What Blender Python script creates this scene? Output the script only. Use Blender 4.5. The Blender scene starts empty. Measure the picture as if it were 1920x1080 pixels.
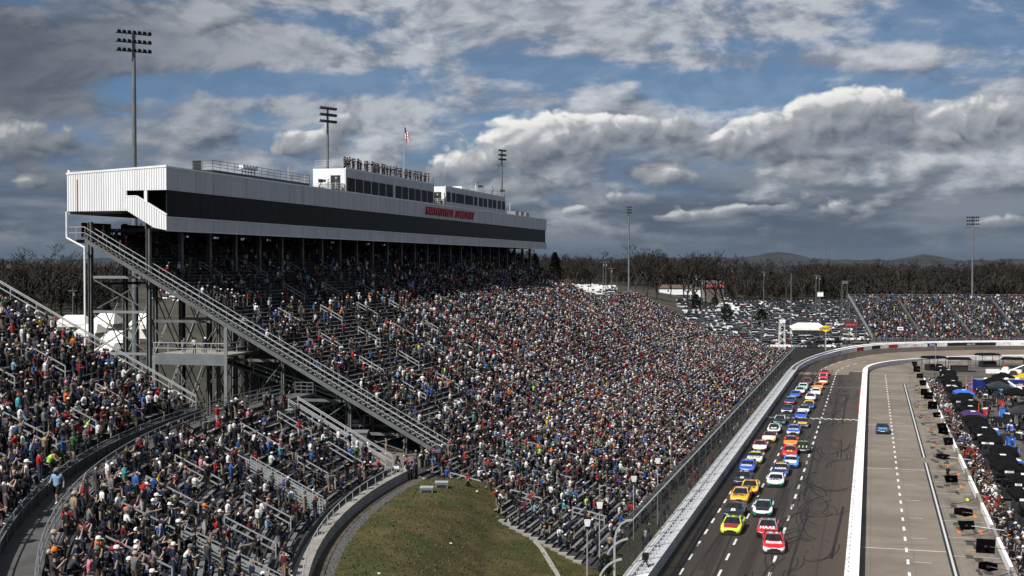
import bpy, bmesh, math, random
import numpy as np
from mathutils import Vector, Matrix
R = math.radians
random.seed(7)
rng = np.random.default_rng(11)
scene = bpy.context.scene
COL = scene.collection

# ------------------------------------------------------------------ camera
FPX, YH, CAMH = 2400.0, 497.0, 26.0          # focal length in photo pixels, horizon row, height above the track
cam_data = bpy.data.cameras.new('camera')
cam_data.sensor_width = 36.0
cam_data.lens = 36.0 * FPX / 1920.0
cam_data.clip_start = 0.5
cam_data.clip_end = 30000.0
cam = bpy.data.objects.new('camera', cam_data)
COL.objects.link(cam)
PITCH = math.atan((540.0 - YH) / FPX)
cam.location = (0, 0, CAMH)
cam.rotation_euler = (R(90) - PITCH, 0, 0)
scene.camera = cam
scene.render.resolution_x, scene.render.resolution_y = 1024, 576
scene.render.engine = 'CYCLES'
scene.cycles.use_denoising = True
scene.cycles.max_bounces = 5
scene.cycles.diffuse_bounces = 3
scene.cycles.transparent_max_bounces = 16
scene.cycles.caustics_reflective = False
scene.cycles.caustics_refractive = False

# ------------------------------------------------------------------ node maths helper
class E:
    """a float socket of a node tree with operators"""
    tree = None
    def __init__(s, v): s.v = v
    @staticmethod
    def m(op, *a, clamp=False):
        n = E.tree.nodes.new('ShaderNodeMath'); n.operation = op; n.use_clamp = clamp
        for i, x in enumerate(a):
            x = x.v if isinstance(x, E) else x
            if isinstance(x, (int, float)): n.inputs[i].default_value = float(x)
            else: E.tree.links.new(x, n.inputs[i])
        return E(n.outputs[0])
    def __add__(s, o): return E.m('ADD', s, o)
    __radd__ = __add__
    def __sub__(s, o): return E.m('SUBTRACT', s, o)
    def __rsub__(s, o): return E.m('SUBTRACT', o, s)
    def __mul__(s, o): return E.m('MULTIPLY', s, o)
    __rmul__ = __mul__
    def __truediv__(s, o): return E.m('DIVIDE', s, o)
    def __pow__(s, o): return E.m('POWER', s, o)
def esmooth(x, a, b):
    n = E.tree.nodes.new('ShaderNodeMapRange'); n.interpolation_type = 'SMOOTHSTEP'
    E.tree.links.new(x.v, n.inputs[0]); n.inputs[1].default_value = a; n.inputs[2].default_value = b
    return E(n.outputs[0])
def eclamp(x): return E.m('ADD', x, 0.0, clamp=True)
def evec(x, y, z=0.0):
    n = E.tree.nodes.new('ShaderNodeCombineXYZ')
    for i, q in enumerate((x, y, z)):
        q = q.v if isinstance(q, E) else q
        if isinstance(q, (int, float)): n.inputs[i].default_value = q
        else: E.tree.links.new(q, n.inputs[i])
    return n.outputs[0]
def enoise(vec, scale=1.0, detail=8, rough=0.55, dist=0.0, lac=2.0):
    n = E.tree.nodes.new('ShaderNodeTexNoise'); n.noise_dimensions = '2D'
    E.tree.links.new(vec, n.inputs['Vector'])
    n.inputs['Scale'].default_value = scale; n.inputs['Detail'].default_value = detail
    n.inputs['Roughness'].default_value = rough; n.inputs['Distortion'].default_value = dist
    n.inputs['Lacunarity'].default_value = lac
    return E(n.outputs[0])
def emix(fac, a, b):
    n = E.tree.nodes.new('ShaderNodeMix'); n.data_type = 'RGBA'
    for x, i in ((fac, 0), (a, 6), (b, 7)):
        x = x.v if isinstance(x, E) else x
        if isinstance(x, (int, float)): n.inputs[i].default_value = x
        elif isinstance(x, tuple): n.inputs[i].default_value = tuple(x) + (1.0,)
        else: E.tree.links.new(x, n.inputs[i])
    return n.outputs[2]

# ------------------------------------------------------------------ sun and sky
TU = Vector((675.0, FPX, 0)).normalized()                 # along the straight, away from the camera
TN = Vector((TU.y, -TU.x, 0))                             # across it, towards the pits
SUN_EL = R(50)
_h = (TN * 0.45 + TU * 0.89).normalized()                 # the way the light travels over the ground
SUN_DIR = Vector((_h.x * math.cos(SUN_EL), _h.y * math.cos(SUN_EL), -math.sin(SUN_EL)))
sun_data = bpy.data.lights.new('sun', 'SUN')
sun_data.energy = 5.0
sun_data.angle = R(0.5)
sun_data.color = (1.0, 0.965, 0.92)
sun = bpy.data.objects.new('sun', sun_data)
sun.rotation_euler = SUN_DIR.to_track_quat('-Z', 'Y').to_euler()
sun.location = (-300, -120, 340)
COL.objects.link(sun)

world = bpy.data.worlds.new('World'); scene.world = world; world.use_nodes = True
nt = world.node_tree; nt.nodes.clear(); E.tree = nt
w_out = nt.nodes.new('ShaderNodeOutputWorld'); w_bg = nt.nodes.new('ShaderNodeBackground')
nt.links.new(w_bg.outputs[0], w_out.inputs[0])
SKY_STRENGTH = 0.1
w_bg.inputs[1].default_value = SKY_STRENGTH
tc = nt.nodes.new('ShaderNodeTexCoord'); sep = nt.nodes.new('ShaderNodeSeparateXYZ')
nt.links.new(tc.outputs['Generated'], sep.inputs[0])
dx, dy, dz = (E(sep.outputs[i]) for i in range(3))
sky = nt.nodes.new('ShaderNodeTexSky'); sky.sky_type = 'NISHITA'; sky.sun_disc = False
sky.sun_elevation = SUN_EL
sky.sun_rotation = math.atan2(-SUN_DIR.x, -SUN_DIR.y)
sky.altitude = 300; sky.air_density = 1.0; sky.dust_density = 0.2; sky.ozone_density = 3.0
nt.links.new(evec(dx, dy, dz * 1.25 + 0.13), sky.inputs[0])
u = E.m('ARCTAN2', dx, dy)                                # azimuth, 0 straight ahead
v = E.m('ARCSINE', dz)                                    # elevation
uvv = evec(u, v)
def bump(px, py, wx, wy, amp=1.0):
    """a soft hump at a place in the sky (written in photo pixels, turned into angles)"""
    n = nt.nodes.new('ShaderNodeVectorMath'); n.operation = 'MULTIPLY_ADD'
    nt.links.new(uvv, n.inputs[0])
    sx, sy = FPX / (wx * 1.7), FPX / (wy * 1.7)
    n.inputs[1].default_value = (sx, sy, 0)
    n.inputs[2].default_value = (-math.atan((px - 960) / FPX) * sx, -math.atan((YH - py) / FPX) * sy, 0)
    l = nt.nodes.new('ShaderNodeVectorMath'); l.operation = 'LENGTH'; nt.links.new(n.outputs[0], l.inputs[0])
    r = nt.nodes.new('ShaderNodeMapRange'); r.interpolation_type = 'SMOOTHSTEP'
    nt.links.new(l.outputs['Value'], r.inputs[0]); r.inputs[1].default_value = 0; r.inputs[2].default_value = 1
    r.inputs[3].default_value = amp; r.inputs[4].default_value = 0
    o = E(r.outputs[0])
    o.q = (n.outputs[0], sy)
    return o
def bumps(*rows):
    t = None
    for r in rows:
        b = bump(*r); t = b if t is None else t + b
    return t
def C(r, g, b, k=1.0):
    f = lambda x: ((x / 255 + 0.055) / 1.055) ** 2.4 if x > 10 else x / 255 / 12.92
    return tuple(f(x) * k for x in (r, g, b))
EXPOSURE = 0.58
def SKYC(r, g, b): return C(r, g, b, 1.0 / SKY_STRENGTH / 2 ** EXPOSURE)   # a displayed tone as sky radiance
# the blue behind everything
blue = nt.nodes.new('ShaderNodeMix'); blue.data_type = 'RGBA'; blue.blend_type = 'MULTIPLY'; blue.inputs[0].default_value = 1.0
nt.links.new(sky.outputs[0], blue.inputs[6]); blue.inputs[7].default_value = (0.56, 0.61, 0.60, 1)
col = blue.outputs[2]
# high broken sheet, streaked along the horizon
warp = enoise(evec(u * 3.0, v * 8.0), 1.0, 3) - 0.5
wu = u + warp * 0.10
wv = v + warp * 0.045
hi = enoise(evec(wu * 7.0 + wv * 4.0, wv * 20.0 - wu * 1.0), 1.0, 7, 0.56)
hi2 = enoise(evec(wu * 30.0 + wv * 10.0, wv * 62.0 - wu * 4.0 + 9.0), 1.0, 5, 0.58)
bias = bumps((1230, 60, 300, 75, 0.20), (1650, 130, 420, 26, 0.13), (620, 110, 420, 24, 0.14), (130, 120, 330, 110, 0.30), (800, 40, 320, 60, 0.16),
             (560, 225, 420, 30, 0.12), (60, 210, 220, 40, 0.14), (1190, 195, 230, 32, 0.2), (640, 160, 360, 24, -0.34), (1420, 172, 330, 26, -0.36),
             (1030, 132, 200, 24, -0.24), (1760, 62, 260, 34, -0.20), (560, 42, 150, 24, -0.20), (1330, 205, 120, 34, -0.26), (1480, 92, 260, 16, -0.16), (280, 190, 160, 26, -0.2), (420, 232, 160, 14, -0.12))
hd = hi + (hi2 - 0.5) * 0.30 + bias
hmask = esmooth(hd, 0.405, 0.635)
hthick = esmooth(hd, 0.52, 0.90)
leftdark = bump(-160, 120, 560, 300)
hcol = emix(esmooth(hi2 + hi * 0.5, 0.55, 0.95), SKYC(128, 136, 149), SKYC(194, 198, 205))
hcol = emix(hthick * 0.5, hcol, SKYC(186, 189, 196))
hcol = emix(leftdark * 0.92, hcol, SKYC(66, 75, 90))
col = emix(hmask * 0.80 + 0.14, col, hcol)
# grey bank low over the horizon
lowb = esmooth(v, 0.125, 0.03)
lown = enoise(evec(u * 7.0 + 3.0, v * 36.0 + 7.7), 1.0, 7, 0.55)
bank = eclamp(lowb * 1.3 + (lown - 0.55) * 1.6 * esmooth(v, 0.16, 0.06))
bankc = emix(esmooth(lown, 0.40, 0.66), SKYC(86, 97, 113), SKYC(124, 133, 146))
bankc = emix(esmooth(v, 0.035, 0.0), bankc, SKYC(94, 107, 123))
col = emix(bank * 0.96, col, bankc)
# broken middle layer, softly lit from above left
def midn(uu, vv): return enoise(evec(uu * 11.0 + warp * 0.6, vv * 24.0 + 5.0 - uu * 0.8), 1.0, 6, 0.55)
mid0 = midn(u, v); mid1 = midn(u - 0.010, v + 0.009)
mbias = bumps((1130, 195, 230, 34, 0.20), (1480, 300, 240, 30, 0.12), (1330, 190, 90, 40, -0.2), (350, 300, 420, 60, 0.12), (1750, 330, 320, 60, 0.14), (1150, 330, 420, 40, 0.12), (1860, 200, 160, 60, 0.14), (120, 220, 260, 60, 0.10), (760, 270, 200, 50, 0.10))
mmask = esmooth(mid0 + mbias, 0.52, 0.70) * esmooth(v, 0.004, 0.03)
mlit = eclamp((mid0 - mid1) * 3.6 + 0.50 + (lown - 0.5) * 0.4)
mcol = emix(mlit, SKYC(92, 102, 118), SKYC(202, 205, 211))
mcol = emix(esmooth(v, 0.085, 0.012) * 0.6, mcol, SKYC(100, 111, 126))
mcol = emix(leftdark * 0.8, mcol, SKYC(68, 77, 92))
col = emix(mmask * 0.85, col, mcol)
# piled cumulus with sunlit shoulders and grey bases
CUM = [(1405, 262, 80, 40, 1.0), (1545, 225, 100, 56, 1.1), (1500, 280, 190, 34, 0.85), (1640, 235, 70, 50, 0.7), (1150, 240, 200, 46, 0.95), (1030, 285, 190, 52, 0.95), (1230, 270, 100, 34, 0.6),
       (652, 238, 46, 32, 1.05), (570, 270, 60, 26, 1.05), (620, 290, 110, 18, 0.4), (1860, 258, 130, 48, 1.0), (1800, 205, 170, 44, 0.5), (60, 285, 130, 44, 0.8), (300, 247, 40, 14, 0.6),
       (1545, 328, 80, 24, 0.85), (1245, 335, 55, 24, 0.9), (980, 358, 70, 22, 0.85), (1080, 398, 34, 13, 0.8), (1180, 372, 46, 14, 0.7), (1300, 410, 70, 12, 0.65), (1420, 395, 70, 10, 0.65),
       (1880, 425, 55, 14, 0.65), (1590, 400, 55, 15, 0.6), (62, 355, 30, 14, 0.75), (860, 318, 110, 22, 0.45), (1335, 250, 26, 40, -0.6), (770, 262, 60, 40, -0.4), (1715, 262, 36, 40, -0.35)]
big = None; rise = None
for r in CUM:
    b = bump(*r); s_ = E.tree.nodes.new('ShaderNodeSeparateXYZ'); nt.links.new(b.q[0], s_.inputs[0])
    h_ = b * (E(s_.outputs[1]) - E(s_.outputs[0]) * 0.45)                # height inside the heap, a little towards the sun
    big = b if big is None else big + b; rise = h_ if rise is None else rise + h_
w1 = enoise(evec(u * 26.0, v * 30.0 + 1.7), 1.0, 3, 0.5)
def tufts(uu, vv):
    n1 = enoise(evec(uu * 15.0 + w1 * 0.3, vv * 27.0 + 3.3), 1.0, 7, 0.54)
    vo = E.tree.nodes.new('ShaderNodeTexVoronoi'); vo.feature = 'F1'; vo.voronoi_dimensions = '2D'
    E.tree.links.new(evec(uu * 52.0 + w1 * 2.2, vv * 70.0 + w1 * 2.2), vo.inputs['Vector'])
    vo.inputs['Scale'].default_value = 1.0; vo.inputs['Detail'].default_value = 1.5; vo.inputs['Roughness'].default_value = 0.5
    return n1 * 0.75 + (0.6 - E(vo.outputs[0])) * 0.17
N0 = tufts(u, v)
N1 = tufts(u - 0.0045, v + 0.0055)
scat = esmooth(v, 0.004, 0.03) * esmooth(v, 0.125, 0.06) * 0.17
D0 = big * 0.60 + scat + N0 - 0.69
cmask = esmooth(D0, -0.03, 0.13)
lit = eclamp((N0 - N1) * 1.5 + rise / (big + 0.15) * 1.3 + 0.46 - w1 * 0.1)
core = esmooth(D0, 0.14, 0.5)
ccol = emix(lit, SKYC(86, 96, 112), SKYC(208, 210, 212))
ccol = emix(esmooth(lit, 0.60, 0.95), ccol, SKYC(238, 238, 235))
ccol = emix(core * 0.25, ccol, SKYC(122, 131, 145))
ccol = emix(esmooth(v, 0.085, 0.015) * 0.72, ccol, SKYC(112, 122, 136))
ccol = emix(leftdark * 0.62, ccol, SKYC(70, 79, 94))
foot = esmooth(rise / (big + 0.12), -0.10, -0.42)
col = emix(cmask * (1.0 - foot * 0.75), col, ccol)
# below the horizon: dull ground light
col = emix(esmooth(v, -0.002, -0.03), col, SKYC(60, 58, 54))
nt.links.new(col, w_bg.inputs[0])
world.cycles.sampling_method = 'MANUAL'
world.cycles.sample_map_resolution = 512

scene.view_settings.view_transform = 'Standard'
scene.view_settings.look = 'None'
scene.view_settings.gamma = 1.0
scene.view_settings.use_curve_mapping = False
scene.view_settings.exposure = EXPOSURE

# ------------------------------------------------------------------ frames and helpers
def T(s, t, z=0.0):
    return Vector((s * TU.x + t * TN.x, s * TU.y + t * TN.y, z))
TROT = math.atan2(TU.y, TU.x)                              # local +x along the straight
def st_of(X, Y): return X * TU.x + Y * TU.y, X * TN.x + Y * TN.y
def at_z(px, py, z):
    """the point at height z seen at a photo pixel"""
    k = (px - 960) / FPX; q = (540 - py) / FPX
    c, s_ = math.cos(PITCH), math.sin(PITCH)
    d = Vector((k, c + q * s_, q * c - s_))
    return Vector((0, 0, CAMH)) + d * ((z - CAMH) / d.z)
def at_y(px, py, Y):
    k = (px - 960) / FPX; q = (540 - py) / FPX
    c, s_ = math.cos(PITCH), math.sin(PITCH)
    d = Vector((k, c + q * s_, q * c - s_))
    return Vector((0, 0, CAMH)) + d * (Y / d.y)
def at_t(px, py, t):
    """the point on the upright plane at t across the straight"""
    k = (px - 960) / FPX; q = (540 - py) / FPX
    c, s_ = math.cos(PITCH), math.sin(PITCH)
    d = Vector((k, c + q * s_, q * c - s_))
    return Vector((0, 0, CAMH)) + d * (t / (d.x * TN.x + d.y * TN.y))
def s_at(px, t): 
    p = at_t(px, 500, t); return st_of(p.x, p.y)[0]
def sm(x):
    x = min(1.0, max(0.0, x)); return x * x * (3 - 2 * x)

def tag(o, label=None, cat=None, group=None, kind=None):
    if label: o['label'] = label
    if cat: o['category'] = cat
    if group: o['group'] = group
    if kind: o['kind'] = kind
    return o
def empty(name, loc=(0, 0, 0), rz=0.0, **kw):
    o = bpy.data.objects.new(name, None); COL.objects.link(o)
    o.location = loc; o.rotation_euler = (0, 0, rz); o.empty_display_size = 0.3
    return tag(o, **kw)
def put(name, me, parent=None, loc=None, rz=None, world=True):
    """link a mesh; world=True: its vertices are world coordinates even under a moved parent"""
    o = bpy.data.objects.new(name, me); COL.objects.link(o)
    if loc is not None: o.location = loc
    if rz is not None: o.rotation_euler = (0, 0, rz)
    if parent is not None:
        o.parent = parent
        if world:
            o.matrix_parent_inverse = (Matrix.Translation(parent.location) @ parent.rotation_euler.to_matrix().to_4x4()).inverted()
    return o
def copy_tree(o, parent=None):
    c = o.copy(); COL.objects.link(c)
    if parent is not None: c.parent = parent
    for ch in o.children: copy_tree(ch, c)
    return c

class MB:
    """collects faces of one mesh"""
    def __init__(s): s.v = []; s.f = []; s.m = []; s.sm = False
    def add(s, vs, fs, m=0):
        b = len(s.v); s.v += [tuple(x) for x in vs]
        for f in fs: s.f.append(tuple(b + i for i in f)); s.m.append(m)
    def quad(s, a, b, c, d, m=0): s.add((a, b, c, d), ((0, 1, 2, 3),), m)
    def hexa(s, lo, hi, m=0):
        n = len(lo)
        s.add(list(lo) + list(hi), [tuple(range(n))[::-1], tuple(range(n, 2 * n))] + [(i, (i + 1) % n, n + (i + 1) % n, n + i) for i in range(n)], m)
    def box(s, x0, x1, y0, y1, z0, z1, m=0):
        s.hexa([(x0, y0, z0), (x1, y0, z0), (x1, y1, z0), (x0, y1, z0)], [(x0, y0, z1), (x1, y0, z1), (x1, y1, z1), (x0, y1, z1)], m)
    def tbox(s, s0, s1, t0, t1, z0, z1, m=0):
        """box in the frame of the straight"""
        q = [(s0, t0), (s0, t1), (s1, t1), (s1, t0)]
        s.hexa([T(a, b, z0) for a, b in q][::-1], [T(a, b, z1) for a, b in q][::-1], m)
    def bar(s, p, q, w, h=None, m=0, up=Vector((0, 0, 1))):
        p, q = Vector(p), Vector(q); h = w if h is None else h
        d = (q - p).normalized()
        if abs(d.dot(up)) > 0.99: up = Vector((1, 0, 0)) if abs(d.x) < 0.9 else Vector((0, 1, 0))
        a = d.cross(up).normalized() * (w / 2); b = a.cross(d).normalized() * (h / 2)
        s.hexa([p - a - b, p + a - b, p + a + b, p - a + b][::-1], [q - a - b, q + a - b, q + a + b, q - a + b][::-1], m)
    def tube(s, p, q, r0, r1=None, n=8, m=0, cap=True):
        p, q = Vector(p), Vector(q); r1 = r0 if r1 is None else r1
        d = (q - p).normalized(); up = Vector((0, 0, 1)) if abs(d.z) < 0.95 else Vector((1, 0, 0))
        a = d.cross(up).normalized(); b = a.cross(d)
        lo = [p + (a * math.cos(2 * math.pi * i / n) + b * math.sin(2 * math.pi * i / n)) * r0 for i in range(n)]
        hi = [q + (a * math.cos(2 * math.pi * i / n) + b * math.sin(2 * math.pi * i / n)) * r1 for i in range(n)]
        fs = [((i + 1) % n, i, n + i, n + (i + 1) % n) for i in range(n)]
        if cap: fs += [tuple(range(n)), tuple(range(n, 2 * n))[::-1]]
        s.add(lo + hi, fs, m)
    def mesh(s, name, mats, smooth=False):
        me = bpy.data.meshes.new(name); me.from_pydata(s.v, [], s.f)
        for m in (mats if isinstance(mats, (list, tuple)) else [mats]): me.materials.append(m)
        if any(s.m): me.polygons.foreach_set('material_index', s.m)
        if smooth: me.polygons.foreach_set('use_smooth', [True] * len(s.f))
        me.update(); return me
    def build(s, name, mats, parent=None, smooth=False, **kw):
        return tag(put(name, s.mesh(name, mats, smooth), parent), **kw)

# ------------------------------------------------------------------ materials
def M(name, rgb, rough=0.7, metal=0.0, var=0.12, scale=1.0, rgb2=None, bump=0.0, bscale=20.0, coat=0.0, spec=0.4, per_object=0.0, stretch=None):
    m = bpy.data.materials.new(name); m.use_nodes = True
    nt_ = m.node_tree; bs = nt_.nodes['Principled BSDF']; E.tree = nt_
    bs.inputs['Roughness'].default_value = rough; bs.inputs['Metallic'].default_value = metal
    bs.inputs['Specular IOR Level'].default_value = spec
    if coat: bs.inputs['Coat Weight'].default_value = coat; bs.inputs['Coat Roughness'].default_value = 0.08
    tcn = nt_.nodes.new('ShaderNodeTexCoord'); vec = tcn.outputs['Object']
    if stretch:
        mp = nt_.nodes.new('ShaderNodeMapping'); mp.inputs['Scale'].default_value = stretch
        nt_.links.new(vec, mp.inputs[0]); vec = mp.outputs[0]
    if var or rgb2:
        n = nt_.nodes.new('ShaderNodeTexNoise'); nt_.links.new(vec, n.inputs['Vector'])
        n.inputs['Scale'].default_value = scale; n.inputs['Detail'].default_value = 5; n.inputs['Roughness'].default_value = 0.6
        f = esmooth(E(n.outputs[0]), 0.32, 0.68)
        a = tuple(x * (1 - var) for x in rgb); b = rgb2 or tuple(x * (1 + var) for x in rgb)
        c = emix(f, a, b)
        if per_object:
            oi = nt_.nodes.new('ShaderNodeObjectInfo')
            c = emix(E(oi.outputs['Random']) * per_object, c, (0.01, 0.01, 0.01))
        nt_.links.new(c, bs.inputs['Base Color'])
    else: bs.inputs['Base Color'].default_value = tuple(rgb) + (1,)
    if bump:
        n2 = nt_.nodes.new('ShaderNodeTexNoise'); nt_.links.new(vec, n2.inputs['Vector'])
        n2.inputs['Scale'].default_value = bscale; n2.inputs['Detail'].default_value = 4
        bp = nt_.nodes.new('ShaderNodeBump'); bp.inputs['Strength'].default_value = bump; bp.inputs['Distance'].default_value = 0.05
        nt_.links.new(n2.outputs[0], bp.inputs['Height']); nt_.links.new(bp.outputs[0], bs.inputs['Normal'])
    return m
def see_through_mat(name, rgb, alpha):
    m = bpy.data.materials.new(name); m.use_nodes = True
    bs = m.node_tree.nodes['Principled BSDF']
    bs.inputs['Base Color'].default_value = tuple(rgb) + (1,); bs.inputs['Roughness'].default_value = 0.6
    bs.inputs['Alpha'].default_value = alpha
    return m
m_alu = M('bench_aluminium', (0.135, 0.135, 0.137), 0.5, 0.0, 0.25, 0.7, per_object=0.25)
m_deck = M('stand_deck', (0.022, 0.022, 0.023), 0.85, 0, 0.35, 0.6)  # dark deck, darkened further to carry the shadow between rows
m_rail = M('galvanised_rail', (0.34, 0.35, 0.355), 0.45, 0.3, 0.1, 2)
m_steel = M('painted_steel', (0.10, 0.105, 0.10), 0.6, 0.2, 0.2, 0.8)
m_steel_pale = M('pale_steel', (0.19, 0.20, 0.205), 0.5, 0.2, 0.12, 0.5)
m_dark = M('dark_metal', (0.02, 0.021, 0.023), 0.5, 0.2, 0.2, 1)
m_black = M('black_matt', (0.012, 0.012, 0.013), 0.6, 0, 0.2, 1)
m_white = M('white_cladding', (0.62, 0.63, 0.63), 0.45, 0, 0.07, 0.8, spec=0.3, stretch=(1, 1, 0.12))
m_white_paint = M('white_paint', (0.70, 0.70, 0.69), 0.6, 0, 0.10, 1.3)
m_wall_white = M('scuffed_wall_paint', (0.44, 0.44, 0.43), 0.7, 0, 0.1, 0.9, rgb2=(0.70, 0.70, 0.69), stretch=(1, 1, 2))
m_line = M('road_paint', (0.50, 0.50, 0.48), 0.7, 0, 0.25, 2.5)
m_concrete = M('concrete', (0.20, 0.187, 0.165), 0.85, 0, 0.16, 0.5, bump=0.15, bscale=6)
m_glass = M('tinted_glass', (0.011, 0.012, 0.013), 0.4, 0, 0.25, 0.1, spec=0.06, per_object=0.6)
m_facade = M('shade_toned_cladding', (0.44, 0.445, 0.45), 0.5, 0, 0.10, 0.8, spec=0.2, stretch=(1, 1, 0.10))  # white cladding greyed, the shade on the front put into its colour
m_pole = M('weathered_pole', (0.125, 0.135, 0.14), 0.55, 0.2, 0.15, 0.5)
m_red = M('red_letters', (0.36, 0.012, 0.02), 0.4, 0, 0.06, 1)
m_orange = M('orange_paint', (0.75, 0.13, 0.015), 0.6, 0, 0.15, 2)
def paint(name, rgb): return M(name, rgb, 0.28, 0.0, 0.04, 3.0, coat=0.6, spec=0.5)
def colour_attr_mat(name, rough=0.85):
    m = bpy.data.materials.new(name); m.use_nodes = True
    at = m.node_tree.nodes.new('ShaderNodeAttribute'); at.attribute_name = 'Col'
    bs = m.node_tree.nodes['Principled BSDF']; bs.inputs['Roughness'].default_value = rough; bs.inputs['Specular IOR Level'].default_value = 0.15
    m.node_tree.links.new(at.outputs[0], bs.inputs['Base Color'])
    return m
def text_mesh(name, body, size, mat, bold=0.0, shear=0.0, depth=0.0, align='CENTER', space=1.0):
    cu = bpy.data.curves.new(name, 'FONT'); cu.body = body; cu.size = size; cu.align_x = align; cu.align_y = 'CENTER'
    cu.offset = bold; cu.shear = shear; cu.extrude = depth; cu.resolution_u = 2; cu.space_character = space
    o = bpy.data.objects.new(name, cu); COL.objects.link(o)
    dg = bpy.context.evaluated_depsgraph_get()
    me = bpy.data.meshes.new_from_object(o.evaluated_get(dg)); me.materials.clear(); me.materials.append(mat); me.name = name
    bpy.data.objects.remove(o); bpy.data.curves.remove(cu)
    return me

# ================================================================== the ground
CX, CY = 101.8, 92.0                                       # centre of the curve of the near stand
def near_polar(X, Y): return math.hypot(X - CX, Y - CY)
def ground_z(X, Y):
    s, t = st_of(X, Y)
    near = float(np.interp(-t, (19.9, 21.6, 42.1, 46.0), (0.0, 0.78, 5.28, 5.5))) + 2.2 * sm((-60 - t) / 40.0)
    r = near_polar(X, Y)
    if Y < 140: near = max(near, 5.75 * sm((r - 98.0) / 13.5) * sm((140 - Y) / 20))
    w = 1 - sm((X / max(Y, 1) - 0.07) / 0.13)
    far = w * (8 + 5 * sm((Y - 350) / 350)) + (1 - w) * 3.0 * sm((Y - 600) / 300) + 9 * sm((Y - 760) / 420) + 6 * sm((Y - 1500) / 2000)
    k = sm((Y - 300) / 90)
    return near * (1 - k) + far * k - 0.02
def axis(*segs):
    out = []
    for a, b, n in segs: out += list(np.linspace(a, b, n, endpoint=False))
    return out + [segs[-1][1]]
gx = axis((-9000, -1200, 8), (-1200, -140, 30), (-140, 140, 112), (140, 700, 40), (700, 9000, 12))
gy = axis((-60, 40, 8), (40, 180, 60), (180, 460, 80), (460, 1300, 50), (1300, 12000, 16))
g = MB()
def ground_sheet_z(x, y):
    s, t = st_of(x, y); z = ground_z(x, y)
    if y < 128 and -46 < t < -19: z -= 0.6 * sm((t + 46) / 4) * sm((128 - y) / 4)     # the grass, path and gravel sheets lie above
    return z
g.v = [(x, y, ground_sheet_z(x, y)) for y in gy for x in gx]
n_ = len(gx)
g.f = [(j * n_ + i, j * n_ + i + 1, (j + 1) * n_ + i + 1, (j + 1) * n_ + i) for j in range(len(gy) - 1) for i in range(n_ - 1)]
g.m = [0] * len(g.f)
m_earth = M('dry_grass_ground', (0.020, 0.019, 0.010), 0.95, 0, 0.3, 0.02, rgb2=(0.045, 0.038, 0.022))
g.build('ground', m_earth, smooth=True, kind='structure')

def sheet_from(fn, us, vs, name, mat, parent=None, kind='structure', smooth=True):
    b = MB(); b.v = [tuple(fn(u_, v_)) for v_ in vs for u_ in us]; n = len(us)
    b.f = [(j * n + i, j * n + i + 1, (j + 1) * n + i + 1, (j + 1) * n + i) for j in range(len(vs) - 1) for i in range(n - 1)]
    b.m = [0] * len(b.f)
    return b.build(name, mat, parent, smooth, kind=kind)

# grass bank between the near stand and the main stand
m_grass = bpy.data.materials.new('mown_grass'); m_grass.use_nodes = True
E.tree = m_grass.node_tree
_tc = E.tree.nodes.new('ShaderNodeTexCoord'); _bs = E.tree.nodes['Principled BSDF']; _bs.inputs['Roughness'].default_value = 0.95; _bs.inputs['Specular IOR Level'].default_value = 0.1
def _n3(scale, detail=5, rough=0.6):
    n = E.tree.nodes.new('ShaderNodeTexNoise'); E.tree.links.new(_tc.outputs['Object'], n.inputs['Vector'])
    n.inputs['Scale'].default_value = scale; n.inputs['Detail'].default_value = detail; n.inputs['Roughness'].default_value = rough
    return E(n.outputs[0])
_c = emix(esmooth(_n3(0.35), 0.35, 0.68), (0.036, 0.038, 0.012), (0.080, 0.067, 0.027))
_c = emix(esmooth(_n3(0.22, 3) + _n3(3.0, 3) * 0.25, 0.70, 0.80) * 0.85, _c, (0.030, 0.058, 0.014))
_c = emix(esmooth(_n3(5.0, 6, 0.75), 0.35, 0.65) * 0.5, _c, (0.026, 0.023, 0.010))
_c = emix(esmooth(_n3(1.6, 5, 0.7), 0.52, 0.75) * 0.4, _c, (0.12, 0.095, 0.05))
E.tree.links.new(_c, _bs.inputs['Base Color'])
_bp = E.tree.nodes.new('ShaderNodeBump'); _bp.inputs['Strength'].default_value = 0.6; _bp.inputs['Distance'].default_value = 0.08
E.tree.links.new(_n3(9.0, 6, 0.75).v, _bp.inputs['Height']); E.tree.links.new(_bp.outputs[0], _bs.inputs['Normal'])
def grass_pt(a, b):
    # a: 0 near stand .. 1 track fence; b: along
    Y = 60 + 66 * b
    r_in = 113.8
    if Y < CY + 40: x0 = CX - math.sqrt(max(r_in ** 2 - (Y - CY) ** 2, 1))
    tt = -19.6
    x1 = (tt + Y * TU.x) / TU.y
    x = x0 + (x1 - x0) * a
    return (x, Y, ground_z(x, Y) + 0.03)
grass = sheet_from(grass_pt, list(np.linspace(0, 1, 40)), list(np.linspace(0, 1, 60)), 'grass_bank', m_grass)

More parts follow.
